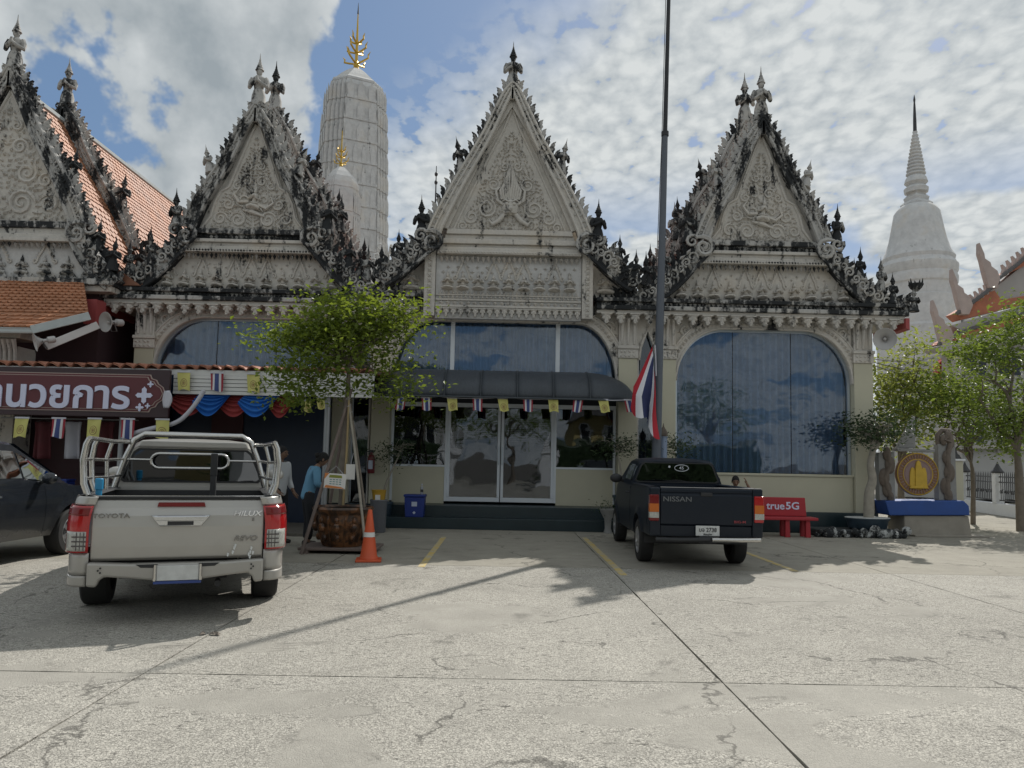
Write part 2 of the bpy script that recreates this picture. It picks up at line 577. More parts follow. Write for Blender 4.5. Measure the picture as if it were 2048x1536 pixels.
concrete('concrete_near', (0.375, 0.357, 0.315), 0.475)
concrete('concrete_rough', (0.37, 0.352, 0.310), 0.40)
concrete('concrete_smooth', (0.345, 0.323, 0.272), 0.66)
simple('joint_dirt', (0.11, 0.10, 0.085), 0.95, var=0.4, vscale=9)

gmb = MB()
gmb.poly([(-400, -400, -0.02), (400, -400, -0.02), (400, 600, -0.02), (-400, 600, -0.02)])
ground = gmb.build('ground', 'joint_dirt')
tag(ground, kind='structure')
# cast concrete slabs, 4.1 by 5.6 m, chipped along their joints
random.seed(4)
def slab(x0, x1, y0, y1, mat, ch=0.012):
    P = []
    n = 46
    def edge(ax, ay, bx, by):
        for i in range(n):
            k = i / n
            x, y = ax + (bx - ax) * k, ay + (by - ay) * k
            j = mnoise.noise(Vector((x * 2.3, y * 2.3, 1.7)))
            j2 = max(0.0, mnoise.noise(Vector((x * 0.9, y * 0.9, 8.1))) - 0.25)
            e = (abs(j) * ch + j2 * 0.022) * (0 if i == 0 else 1)
            inx, iny = -(by - ay), (bx - ax)
            L = math.hypot(inx, iny)
            P.append((x + inx / L * e, y + iny / L * e))
    g = 0.0045
    edge(x0 + g, y0 + g, x1 - g, y0 + g)
    edge(x1 - g, y0 + g, x1 - g, y1 - g)
    edge(x1 - g, y1 - g, x0 + g, y1 - g)
    edge(x0 + g, y1 - g, x0 + g, y0 + g)
    mb = MB()
    b = len(P)
    mb.v = [(x, y, 0.0) for x, y in P] + [(x, y, -0.018) for x, y in P]
    mb.f = [tuple(range(b))] + [(i, b + i, b + (i + 1) % b, (i + 1) % b) for i in range(b)]
    return mb.build('slab', mat, ground)
XJ = [-23.0, -18.9, -14.8, -10.7, -6.6, -2.5, 1.6, 5.7, 9.8, 13.9, 18.0, 22.1]
YJ = [-22.5, -11.36, -5.78, -0.2, 5.38, 10.97, 17.3]
for i in range(len(XJ) - 1):
    for j in range(len(YJ) - 1):
        mt = 'concrete_near' if YJ[j] < 4 else ('concrete_rough' if YJ[j] < 9 else 'concrete_smooth')
        slab(XJ[i], XJ[i + 1], YJ[j], YJ[j + 1], mt)
mb = MB()
mb.poly([(8.9, 17.307, 0.0), (60, 17.307, 0.0), (60, 90, 0.0), (8.9, 90, 0.0)])
o = mb.build('lane', 'concrete_smooth'); tag(o, kind='structure')
# worn yellow bay lines
m, t, b = principled('line_paint')
P = node(t, 'ShaderNodeNewGeometry').outputs['Position']
wr = smooth(t, 0.38, 0.62, noise_(t, P, 5.5, 6, 0.7))
t.links.new(mixc(t, wr, (0.55, 0.40, 0.10), (0.42, 0.38, 0.29)), b.inputs['Base Color'])
b.inputs['Roughness'].default_value = 0.85
for k, (x, y0, y1) in enumerate(((-1.14, 10.75, 14.9), (1.70, 10.3, 15.3), (4.35, 11.0, 15.3))):
    mb = MB()
    N = 24
    mb.grid(lambda u, v: (x - 0.05 + 0.10 * v + 0.006 * mnoise.noise(Vector((u * 30, v * 9, k))), y0 + (y1 - y0) * u, 0.004), N, 1)
    o = mb.build('parking_line', 'line_paint'); tag(o, kind='structure')
# ------------------------------------------------------------------ the hall with three gables
DW = 17.5
stucco('stucco', (0.52, 0.495, 0.455), 0.18)
stucco('stucco_ledge', (0.43, 0.42, 0.40), 0.66)
stucco('stucco_old', (0.42, 0.41, 0.39), 0.54)
stucco('stucco_black', (0.36, 0.355, 0.34), 0.84, sc=3.0)
stucco('stucco_white', (0.51, 0.505, 0.495), 0.04)
simple('cream_paint', (0.47, 0.45, 0.345), 0.65, var=0.10, vscale=1.5, bump=0.06, bscale=90)
simple('plinth_tile', (0.014, 0.028, 0.034), 0.35, var=0.25, vscale=3)
simple('aluminium', (0.50, 0.56, 0.62), 0.35, metal=0.6, var=0.05)
simple('white_aluminium', (0.62, 0.66, 0.70), 0.45, var=0.05)
simple('red_trim', (0.32, 0.06, 0.06), 0.6)
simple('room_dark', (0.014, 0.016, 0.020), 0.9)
simple('curtain', (0.17, 0.23, 0.32), 0.9, var=0.15, vscale=3)
simple('red_tile', (0.36, 0.20, 0.17), 0.6, var=0.45, vscale=2.5)
simple('orange_tile', (0.40, 0.185, 0.10), 0.6, var=0.45, vscale=1.6)
glass('window_glass', (0.84, 0.90, 0.96), 0.055)
glass('door_glass', (0.40, 0.43, 0.47), 0.075)

hall = empty('temple_hall', (0, DW, 0), 0, 'ornate white stucco hall with three steep gables and big arched curtained windows', 'temple hall')

def spiral(mb, x, z, y, Rr, turns=1.6, d=1, a0=0.0, rr=0.035, n=16, tail=0.0):
    pts, rs = [], []
    if tail:
        pts.append((x + math.cos(a0) * Rr - math.sin(a0) * -d * tail, y + 0.01, z + math.sin(a0) * Rr + math.cos(a0) * -d * tail))
        rs.append(rr * 0.4)
    for i in range(n + 1):
        t = i / n
        a = a0 + d * t * turns * 2 * PI
        r = Rr * (1 - t) ** 0.85 + 0.012
        pts.append((x + math.cos(a) * r, y - 0.012 * math.sin(PI * t), z + math.sin(a) * r))
        rs.append(rr * (1.0 - 0.45 * t))
    mb.tube(pts, rs, 5, 1.0)

def leafdrop(mb, x, z, y, L, W, ang, h):
    c, s = math.cos(ang), math.sin(ang)
    def P(u, v, k):
        return (x + c * u - s * v, y - k, z + s * u + c * v)
    b = len(mb.v)
    mb.v += [P(-L * 0.5, 0, 0), P(-L * 0.12, W * 0.5, 0), P(L * 0.5, W * 0.1, 0.0), P(-L * 0.12, -W * 0.5, 0), P(-L * 0.1, 0, h)]
    mb.f += [(b, b + 3, b + 4), (b + 3, b + 2, b + 4), (b + 2, b + 1, b + 4), (b + 1, b, b + 4)]

def relief(mb, inside, box, y, spirals, seed, dens=0.075, mirror=0.0, rr=0.035, lh=0.085):
    """carved foliage: scrolls plus flame leaves spread over the panel, mirrored about x=mirror"""
    rnd = random.Random(seed)
    for (x, z, Rr, tr, d, a0) in spirals:
        for sgn in (1, -1):
            spiral(mb, mirror + sgn * x, z, y - 0.01, Rr, tr, d * sgn, a0 if sgn > 0 else PI - a0, rr * (0.6 + Rr * 1.6), 20, 0.12)
    pts = []
    x0, x1, z0, z1 = box
    tries = int((x1 - x0) * (z1 - z0) / dens ** 2 * 6)
    cell = {}
    for _ in range(tries):
        x, z = rnd.uniform(0.02, x1), rnd.uniform(z0, z1)
        if not inside(x, z) or not inside(x + 0.04, z + 0.02):
            continue
        if any((x - sx) ** 2 + (z - sz) ** 2 < (Rr * 1.02) ** 2 for (sx, sz, Rr, *_ ) in spirals):
            continue
        k = (int(x / dens), int(z / dens))
        if any((x - a) ** 2 + (z - c) ** 2 < dens ** 2 for i in (-1, 0, 1) for j in (-1, 0, 1) for (a, c) in cell.get((k[0] + i, k[1] + j), ())):
            continue
        cell.setdefault(k, []).append((x, z))
        ang = 1.2 + 2.4 * mnoise.noise(Vector((x * 2.2, z * 2.2, seed))) + rnd.uniform(-0.4, 0.4)
        L = dens * rnd.uniform(1.1, 1.8)
        for sgn in (1, -1):
            leafdrop(mb, mirror + sgn * x, z, y, L, L * 0.5, ang if sgn > 0 else PI - ang, lh * rnd.uniform(0.6, 1.2))

# --- small shared shapes
def statue_mesh(spire=1.0, seed=0):
    """deity with palms pressed together and a tall pointed crown, 1 m high, facing -y"""
    mb = MB()
    mb.lathe([(0.17, 0), (0.175, 0.05), (0.15, 0.08), (0.14, 0.2), (0.11, 0.30), (0.085, 0.34)], 10, sy=0.8)
    mb.lathe([(0.085, 0.33), (0.10, 0.40), (0.135, 0.50), (0.12, 0.545), (0.05, 0.575), (0.045, 0.60)], 10, sx=1.05, sy=0.75)
    mb.ball((0, -0.01, 0.655), (0.062, 0.066, 0.075), 10, 6)
    mb.lathe([(0.088, 0.685), (0.08, 0.70), (0.066, 0.715), (0.07, 0.73), (0.05, 0.76), (0.052, 0.775), (0.034, 0.80), (0.036, 0.815), (0.02, 0.85), (0.022, 0.86), (0.012, 0.90), (0.003, 0.72 + 0.28 * spire)], 9)
    for s in (-1, 1):
        mb.tube([(s * 0.125, 0, 0.53), (s * 0.165, -0.01, 0.45), (s * 0.175, -0.03, 0.37), (s * 0.10, -0.11, 0.39), (s * 0.015, -0.145, 0.45), (s * 0.008, -0.14, 0.53)],
                [0.05, 0.05, 0.042, 0.036, 0.03, 0.014], 7)
    return mb.mesh('statue', 50)
STATUE = statue_mesh()
for nm in ('stucco_old', 'stucco_black'):
    pass
STATUE.materials.append(MATS['stucco_black'])
STATUE_PALE = STATUE.copy(); STATUE_PALE.materials.clear(); STATUE_PALE.materials.append(MATS['stucco_old'])

def flame_mesh(mat):
    """one hooked flame leaf of a bargeboard, root at origin, rising along +z and leaning to +x"""
    o = [(-0.085, 0), (-0.075, 0.06), (-0.095, 0.11), (-0.05, 0.13), (-0.045, 0.19), (-0.01, 0.24), (0.045, 0.285), (0.03, 0.235), (0.055, 0.20), (0.04, 0.16), (0.085, 0.12), (0.07, 0.07), (0.085, 0)]
    mb = MB().prism(o, -0.035, 0.035)
    me = mb.mesh('flame')
    me.materials.append(MATS[mat])
    return me
FLAME = flame_mesh('stucco_old')
FLAME_BLACK = flame_mesh('stucco_black')

def figure_mesh():
    """small seated worshipper in relief, 0.5 m high"""
    mb = MB()
    mb.ball((0, 0, 0.05), (0.14, 0.06, 0.055), 10, 5)
    mb.ball((0, 0, 0.115), (0.11, 0.055, 0.035), 8, 4)
    mb.lathe([(0.05, 0.13), (0.055, 0.19), (0.08, 0.255), (0.06, 0.285), (0.02, 0.30)], 8, sy=0.7)
    mb.ball((0, -0.01, 0.325), (0.034, 0.036, 0.042), 8, 5)
    mb.lathe([(0.042, 0.345), (0.03, 0.365), (0.03, 0.38), (0.016, 0.405), (0.003, 0.47)], 6)
    for s in (-1, 1):
        mb.tube([(s * 0.075, 0, 0.262), (s * 0.115, -0.01, 0.19), (s * 0.05, -0.05, 0.20), (s * 0.006, -0.06, 0.245)], [0.027, 0.025, 0.02, 0.012], 6)
        mb.tube([(s * 0.12, -0.01, 0.04), (s * 0.05, -0.06, 0.055), (-s * 0.06, -0.05, 0.075)], [0.04, 0.035, 0.02], 6)
    me = mb.mesh('figure', 60)
    me.materials.append(MATS['stucco'])
    return me
FIGURE = figure_mesh()
FIGURE_OLD = FIGURE.copy(); FIGURE_OLD.materials.clear(); FIGURE_OLD.materials.append(MATS['stucco_old'])

def arch_mesh(h=0.42, wd=0.36):
    mb = MB()
    pts = [(-wd * 0.5, 0, -0.02), (-wd * 0.42, 0, 0.03), (-wd * 0.38, 0, 0.12), (-wd * 0.2, 0, h * 0.62), (0, 0, h), (wd * 0.2, 0, h * 0.62), (wd * 0.38, 0, 0.12), (wd * 0.42, 0, 0.03), (wd * 0.5, 0, -0.02)]
    mb.tube(pts, 0.026, 5)
    for s in (-1, 1):
        spiral(mb, s * wd * 0.5, 0.02, 0, 0.045, 1.2, s, -PI / 2, 0.018, 9)
        for k in range(4):
            t = k / 4
            leafdrop(mb, s * wd * (0.42 - 0.36 * t), 0.12 + (h - 0.14) * t + 0.03, 0.0, 0.09, 0.05, PI / 2 - s * 0.5, 0.045)
    leafdrop(mb, 0, h + 0.05, 0, 0.14, 0.06, PI / 2, 0.05)
    me = mb.mesh('arch')
    me.materials.append(MATS['stucco'])
    return me
ARCH = arch_mesh()

def bracket_mesh(mat):
    """hanging acanthus leaf under the cornice"""
    o = [(-0.15, 0), (0.15, 0), (0.15, -0.05), (0.105, -0.07), (0.135, -0.12), (0.085, -0.16), (0.06, -0.15), (0.055, -0.21), (0.0, -0.275), (-0.055, -0.21), (-0.06, -0.15), (-0.085, -0.16), (-0.135, -0.12), (-0.105, -0.07), (-0.15, -0.05)]
    mb = MB()
    n = len(o)
    mb.v = [(x, 0.0, z) for x, z in o] + [(x * 0.88, -0.075 + z * 0.10, z * 0.97) for x, z in o] + [(0, -0.13, -0.08)]
    mb.f = [(i, (i + 1) % n, n + (i + 1) % n, n + i) for i in range(n)] + [(n + i, n + (i + 1) % n, 2 * n) for i in range(n)]
    spiral(mb, 0, -0.225, -0.09, 0.04, 1.2, 1, 0, 0.022, 8)
    mb.box(-0.15, 0.15, -0.12, 0.0, -0.03, 0.0)
    me = mb.mesh('bracket')
    me.materials.append(MATS[mat])
    return me
BRACKET = bracket_mesh('stucco')

def tile_field(mb, A, B, C, D, nu, nv, lift=0.03, jit=0.0):
    """overlapping pointed tiles over the patch A-B (top) to D-C (bottom)"""
    A, B, C, D = map(Vector, (A, B, C, D))
    nrm = (D - A).cross(B - A).normalized()
    def P(u, v):
        return A.lerp(B, u).lerp(D.lerp(C, u), v)
    for j in range(nv):
        for i in range(nu):
            off = 0.5 if j % 2 else 0.0
            u0, u1 = (i + off) / nu, (i + off + 1) / nu
            u0, u1 = max(0, u0 - 0.02 / nu), min(1, u1 - 0.04 / nu)
            if u1 <= u0:
                continue
            um = (u0 + u1) / 2
            v0, v1, v2 = j / nv, (j + 0.85) / nv, min(1.0, (j + 1.25) / nv)
            b = len(mb.v)
            l = lift * random.uniform(0.8, 1.25)
            mb.v += [tuple(P(u0, v0) + nrm * 0.004), tuple(P(u1, v0) + nrm * 0.004), tuple(P(u1, v1) + nrm * l), tuple(P(um, v2) + nrm * l * 1.1), tuple(P(u0, v1) + nrm * l),
                     tuple(P(u1, v1)), tuple(P(um, v2)), tuple(P(u0, v1))]
            mb.f += [(b, b + 1, b + 2, b + 3, b + 4), (b + 2, b + 5, b + 6, b + 3), (b + 3, b + 6, b + 7, b + 4)]

# --- gable outlines, half (dx, z) measured from each bay's axis
SIDE_UP = [(0.0, 10.05), (0.15, 9.86), (0.44, 9.42), (0.62, 9.02), (0.80, 8.64), (1.00, 8.30), (1.24, 7.92), (1.46, 7.5), (1.66, 7.02)]
SIDE_LOW = [(1.52, 6.86), (1.92, 6.52), (2.32, 6.12), (2.72, 5.80), (3.12, 5.58), (3.46, 5.52)]
MID_UP = [(0.0, 10.62), (0.20, 10.38), (0.36, 10.06), (0.54, 9.68), (0.72, 9.30), (0.93, 8.92), (1.14, 8.55), (1.34, 8.2), (1.54, 7.82), (1.74, 7.42), (1.92, 7.02), (1.98, 6.78)]
MID_LOW = [(1.86, 6.78), (2.14, 6.66), (2.42, 6.48), (2.68, 6.24), (2.94, 5.98), (3.12, 5.80)]
BAY = (-6.12, 0.05, 6.14)

def gable(bx, up, low, y, bw=0.36, thick=0.28, front=True, mid=True, dark='stucco_old', lows=(True, True), teeth=True, low_teeth_black=True, statues=True, ends=(False, False)):
    """one stepped bargeboard with its flame leaves and kneeling deities"""
    ups = smoothline(up, 3)
    lws = smoothline(low, 4)
    for s, has_low in ((-1, lows[0]), (1, lows[1])):
        mb = MB()
        out = [(s * x, z) for x, z in ups]
        inn = offset_line(ups, lambda t: bw * (0.55 + 0.45 * t))
        inn = [(max(0.0, x), z) for x, z in inn]
        inn[0] = (0.0, ups[0][1] - bw * 1.5)
        mb.strip([(bx + x, z) for x, z in out], [(bx + s * x, z) for x, z in inn], y, y + thick)
        # raised roll mouldings along the board
        for k, rr in ((0.12, 0.035), (0.5, 0.03), (0.95, 0.045)):
            ln = [(bx + s * (a[0] * (1 - k) + b[0] * k), y - 0.01, a[1] * (1 - k) + b[1] * k) for a, b in zip(ups, inn)]
            mb.tube(ln, rr, 6)
        o = mb.build('bargeboard', 'stucco' if front and not mid else dark, hall)
        mb2 = MB()
        i = 0
        for (p, t_) in resample(ups, 0.26):
            q = p + Vector((-t_[1], t_[0])) * -0.0
            nx, nz = -t_[1], t_[0]
            cx, cz = p[0] - nx * -0.0, p[1]
            spiral(mb2, bx + s * (p[0] + t_[1] * bw * 0.36), cz - t_[0] * bw * 0.36, y - 0.01, 0.085, 1.3, s if i % 2 else -s, i * 0.7, 0.022, 10)
            i += 1
        mb2.build('scrollwork', dark, o, kind='stuff')
        if teeth:
            for (p, t_) in resample(ups, 0.215)[1:]:
                inst('flame_leaf', FLAME if not (dark == 'stucco_black') else FLAME_BLACK, None, hall, (bx + s * p[0], y + thick * 0.5, p[1] - 0.03),
                     (0, s * (R(20) + 0.35 * (PI / 2 - math.atan2(-t_[1], t_[0]))) * 0.6, random.uniform(-0.2, 0.2)), (s * random.uniform(0.9, 1.1), 1, random.uniform(0.85, 1.12)))
        if has_low:
            mb = MB()
            inn = offset_line(lws, lambda t: 0.34 + 0.12 * math.sin(PI * t))
            mb.strip([(bx + s * x, z) for x, z in lws], [(bx + s * x, z) for x, z in inn], y - 0.05, y + thick)
            ln = [(bx + s * x, y - 0.07, z) for x, z in inn]
            mb.tube(ln, 0.045, 6)
            o = mb.build('lower_bargeboard', 'stucco_black', hall)
            mb2 = MB()
            rnd = random.Random(int(bx * 10) + s)
            for i, (p, t_) in enumerate(resample(lws, 0.21)):
                r_ = rnd.uniform(0.09, 0.15)
                spiral(mb2, bx + s * (p[0] + t_[1] * 0.17), p[1] - t_[0] * 0.17, y - 0.07, r_, 1.5, s if i % 2 else -s, rnd.uniform(0, 6), 0.032, 13)
                leafdrop(mb2, bx + s * (p[0] + t_[1] * 0.05), p[1], y - 0.05, 0.2, 0.1, rnd.uniform(0.6, 2.5), 0.12)
                leafdrop(mb2, bx + s * (p[0] + t_[1] * 0.3), p[1] - t_[0] * 0.3, y - 0.05, 0.2, 0.1, rnd.uniform(3.6, 5.5), 0.12)
            # the big curl where the two tiers meet
            spiral(mb2, bx + s * (lws[0][0] - 0.05), lws[0][1] - 0.16, y - 0.1, 0.24, 1.5, s, PI / 2, 0.06, 16, 0.2)
            spiral(mb2, bx + s * (lws[0][0] + 0.22), lws[0][1] - 0.02, y - 0.08, 0.15, 1.4, -s, 0.5, 0.045, 14)
            mb2.build('scrollwork', 'stucco_old', o, kind='stuff')
            for (p, t_) in resample(lws, 0.20)[1:]:
                inst('flame_leaf', FLAME_BLACK, None, hall, (bx + s * p[0], y + thick * 0.4, p[1] - 0.04), (0, s * 0.35 + rnd.uniform(-0.15, 0.15), rnd.uniform(-0.3, 0.3)), (s, 1, rnd.uniform(0.8, 1.25)))
    if statues:
        me = STATUE if dark == 'stucco_black' else STATUE_PALE
        inst('deity_statue', me, None, hall, (bx, y + thick * 0.5, up[0][1] - (0.20 if bx > -1 and bx < 1 else 0.10)), (0, 0, 0), (1.12, 1.12, 1.24) if bx > -1 and bx < 1 else (1.22, 1.22, 1.38))
        mb = MB().lathe([(0.2, -0.35), (0.19, -0.2), (0.22, -0.17), (0.2, -0.13)], 8, (bx, y + thick * 0.5, up[0][1]), sy=0.75)
        mb.build('statue_base', 'stucco_old', hall)

def side_pos(up, k):
    return up[k]

# inner triangle of the pediments
def build_pediment(bx, pts, zb, y, name, spirals, seed, mat='stucco', inner_frame=0.10, dens=0.075, rr=0.035):
    """pts: half outline from apex down to the base corner"""
    L = [(bx - x, z) for x, z in pts]
    Rr_ = [(bx + x, z) for x, z in pts]
    mb = MB()
    mb.prism(L[::-1] + Rr_[1:], y, y + 0.12) if pts[0][0] == 0 else mb.prism(L[::-1] + Rr_, y, y + 0.12)
    o = mb.build(name, mat, hall)
    def hw(z):
        for (x0, z0), (x1, z1) in zip(pts, pts[1:]):
            if z1 <= z <= z0:
                return x0 + (x1 - x0) * (z0 - z) / (z0 - z1)
        return 0
    mb = MB()
    relief(mb, lambda x, z: x < hw(z) - inner_frame - 0.04 and z > zb + 0.03, (0, pts[-1][0], zb, pts[0][1] - 0.35), y, spirals, seed, dens, bx, rr)
    for s in (-1, 1):
        mb.tube([(bx + s * max(0.0, x - inner_frame * 0.6), y - 0.005, z) for x, z in pts], 0.035, 6)
    mb.build('foliage_relief', mat, o, kind='stuff')
    return o

def moulding(parent, bx, rows, mat, name='moulding'):
    """rows of (z0, z1, half width at z0, half width at z1, y front)"""
    for (z0, z1, h0, h1, y) in rows:
        mb = MB().prism([(bx - h0, z0), (bx + h0, z0), (bx + h1, z1), (bx - h1, z1)], y, 0.06)
        mb.build(name, mat, parent, bevel=0.012)

def petal_row(mb, x0, x1, z, y, pitch, h, w=0.8, down=True, d=0.04):
    n = max(1, int(round((x1 - x0) / pitch)))
    for i in range(n):
        x = x0 + (i + 0.5) * (x1 - x0) / n
        leafdrop(mb, x, z, y, h, pitch * w, -PI / 2 if down else PI / 2, d)

random.seed(7)
# ---- side bays
for bi, bx in ((0, BAY[0]), (2, BAY[2])):
    inner = (True, True)
    gable(bx, SIDE_UP, SIDE_LOW, -0.18, lows=(True, True), dark='stucco_old')
    gable(bx, [(x * 1.03, z + 0.50) for x, z in SIDE_UP] + [(1.86, 6.9)], SIDE_LOW, 1.05, bw=0.46, front=False, dark='stucco_old', lows=(False, False))
    gable(bx, [(x * 1.10, z + 0.30) for x, z in SIDE_UP] + [(2.1, 6.5), (2.5, 6.0)], SIDE_LOW, 3.6, bw=0.42, front=False, dark='stucco_old', lows=(False, False), statues=False)
    ped = [(0.0, 9.62), (0.22, 9.2), (0.44, 8.6), (0.60, 8.15), (0.66, 7.98), (0.86, 7.86), (0.98, 7.6), (1.06, 7.25), (1.30, 6.92)]
    sp_l = [(0.36, 7.18, 0.19, 1.7, 1, 0.3), (0.78, 7.2, 0.15, 1.6, -1, 2.6), (0.24, 7.66, 0.16, 1.5, -1, 0.0), (0.60, 7.56, 0.14, 1.5, 1, 2.0), (0.18, 8.12, 0.12, 1.4, 1, 0.4), (0.40, 8.02, 0.10, 1.4, -1, 1.0), (0.14, 8.5, 0.08, 1.3, -1, 0.5)]
    po = build_pediment(bx, ped, 6.92, -0.02, 'pediment', sp_l, 11 + bi, dens=0.062)
    bk = [(x * 0.93, z - 0.1) for x, z in SIDE_UP] + [(1.5, 6.7), (1.9, 6.35), (2.3, 5.95), (2.8, 5.6), (2.8, 5.42)]
    MB().prism([(bx - x, z) for x, z in bk[::-1]] + [(bx + x, z) for x, z in bk[1:]], 0.03, 0.115).build('gable_backing', 'stucco', hall)
    # the rider carved at the middle of the field
    mb = MB()
    mb.tube([(bx - 0.12, -0.05, 7.62), (bx - 0.34, -0.09, 7.60), (bx - 0.46, -0.08, 7.78), (bx - 0.36, -0.07, 7.92)], [0.05, 0.045, 0.035, 0.012], 6)
    mb.tube([(bx + 0.12, -0.05, 7.55), (bx + 0.32, -0.09, 7.45), (bx + 0.48, -0.08, 7.58), (bx + 0.42, -0.07, 7.74)], [0.05, 0.045, 0.035, 0.012], 6)
    mb.tube([(bx - 0.25, -0.05, 7.42), (bx, -0.09, 7.36), (bx + 0.28, -0.06, 7.26)], [0.02, 0.06, 0.02], 6)
    inst('relief_figure', FIGURE, None, po, (bx, -0.06, 7.42), (0, 0.12, 0), (1.15, 1.7, 1.35))
    for q in range(9):
        leafdrop(mb, bx - 0.4 + 0.1 * q, 7.5 + 0.12 * math.sin(q * 1.7), -0.07, 0.16, 0.07, q * 0.9, 0.07)
    mb.build('carved_rider', 'stucco', po, smooth=50)
    moulding(hall, bx, [(6.80, 6.92, 1.42, 1.36, -0.16)], 'stucco_ledge')
    moulding(hall, bx, [(6.66, 6.80, 1.36, 1.36, -0.06)], 'stucco_black')
    moulding(hall, bx, [(6.58, 6.66, 1.46, 1.40, -0.20), (6.50, 6.58, 1.40, 1.40, -0.13), (6.40, 6.50, 1.52, 1.46, -0.16), (6.33, 6.40, 1.66, 1.55, -0.24)], 'stucco')
    # frieze panel with its row of worshippers
    mb = MB().prism([(bx - 2.62, 5.42), (bx + 2.62, 5.42), (bx + 2.30, 5.8), (bx + 1.72, 6.33), (bx - 1.72, 6.33), (bx - 2.30, 5.8)], 0.0, 0.12)
    fz = mb.build('frieze', 'stucco', hall)
    mb = MB()
    petal_row(mb, bx - 1.6, bx + 1.6, 6.26, -0.13, 0.105, 0.15, d=0.07)
    petal_row(mb, bx - 1.6, bx + 1.6, 6.37, -0.245, 0.07, 0.06, d=0.03)
    petal_row(mb, bx - 1.38, bx + 1.38, 6.73, -0.065, 0.12, 0.12, d=0.06)
    petal_row(mb, bx - 2.5, bx + 2.5, 5.45, -0.04, 0.12, 0.20, down=False, d=0.08)
    petal_row(mb, bx - 2.5, bx + 2.5, 5.50, -0.02, 0.12, 0.16, down=False, d=0.05)
    mb.build('petal_bands', 'stucco_ledge', fz, kind='stuff')
    mb = MB()
    rnd = random.Random(bi)
    for i in range(26):
        x = bx - 1.65 + 3.3 * i / 25
        for k in range(4):
            leafdrop(mb, x + 0.018 * math.cos(k * PI / 2), 6.02 + (0.07 if i % 2 else -0.01) + 0.018 * math.sin(k * PI / 2), -0.0, 0.05, 0.03, k * PI / 2, 0.03)
    mb.build('rosettes', 'stucco', fz, kind='stuff')
    for i in range(11):
        x = bx - 1.95 + 3.9 * i / 10
        inst('relief_figure', FIGURE, None, fz, (x, -0.03, 5.53), (0, 0, 0), (0.95, 1.9, 0.95 if i not in (4, 6) else 0.82))
        if i in (0, 2, 4, 5, 6, 8, 10):
            inst('relief_arch', ARCH, None, fz, (x, -0.02, 5.82 + (0.04 if i == 5 else 0)), (0, 0, 0), (0.95, 1, 0.78 if i in (0, 10) else 1.0))
    # corner panels between frieze and the flared board
    for s in (-1, 1):
        mb = MB().prism([(bx + s * 2.2, 5.42), (bx + s * 3.3, 5.42), (bx + s * 3.2, 5.60), (bx + s * 2.75, 5.75), (bx + s * 2.2, 6.1)], 0.004, 0.12)
        o = mb.build('corner_panel', 'stucco_old', hall)
        mb = MB()
        spiral(mb, bx + s * 2.5, 5.64, -0.03, 0.15, 1.5, s, 0, 0.035)
        spiral(mb, bx + s * 2.85, 5.58, -0.03, 0.11, 1.5, -s, 1, 0.03)
        mb.build('scrollwork', 'stucco_old', o, kind='stuff')
    # standing and leaning deities on the steps
    for s in (-1, 1):
        for (dx_, z, sc, tilt, yy, pale) in ((1.05, 8.28, 0.72, 0.28, -0.1, True), (1.80, 6.86, 0.98, 0.05, -0.08, False), (2.34, 6.02, 0.78, 0.05, -0.1, False), (2.80, 5.72, 0.82, 0.03, -0.18, False)):
            inst('deity_statue', STATUE_PALE if pale else STATUE, None, hall, (bx + s * dx_, yy, z), (0, s * tilt, s * 0.5), (sc, sc, sc * 1.08))
        for (dx_, z, sc, tilt, yy) in ((1.06, 8.75, 0.74, 0.2, 1.2), (1.78, 7.3, 0.95, 0.05, 1.2), (1.12, 8.5, 0.85, 0.05, 3.75), (1.95, 6.95, 0.95, 0.0, 3.75), (2.5, 6.0, 0.7, 0.0, 0.5)):
            inst('deity_statue', STATUE, None, hall, (bx + s * dx_, yy, z), (0, s * tilt, s * 0.4), (sc, sc, sc * 1.08))
    # tiled roof behind the boards, both slopes
    roof_o = None
    mbr, mbt = MB(), MB()
    prof = [(0.0, 9.95), (0.55, 9.05), (1.05, 8.15), (1.55, 7.2), (2.0, 6.6), (2.6, 5.95), (3.0, 5.6)]
    YB = 10.5
    mbr.prism([(bx - x * 0.92, z - 0.5) for x, z in prof[-2::-1]] + [(bx + x * 0.92, z - 0.5) for x, z in prof[1:-1]], 0.12, 1.2)
    mbr.prism([(bx - x, z - 0.03) for x, z in prof[::-1]] + [(bx + x, z - 0.03) for x, z in prof[1:]], 1.2, YB)
    roof_o = mbr.build('roof', 'red_tile', hall)
    for (a, b_) in zip(prof, prof[1:]):
        rows = max(2, int(math.hypot(b_[0] - a[0], b_[1] - a[1]) / 0.21))
        tile_field(mbt, (bx + a[0], 1.4, a[1]), (bx + a[0], YB, a[1]), (bx + b_[0], YB, b_[1]), (bx + b_[0], 1.4, b_[1]), 46, rows)
        tile_field(mbt, (bx - a[0], YB, a[1]), (bx - a[0], 1.4, a[1]), (bx - b_[0], 1.4, b_[1]), (bx - b_[0], YB, b_[1]), 46, rows)
    mbt.build('tile_field', 'red_tile', roof_o, kind='stuff')

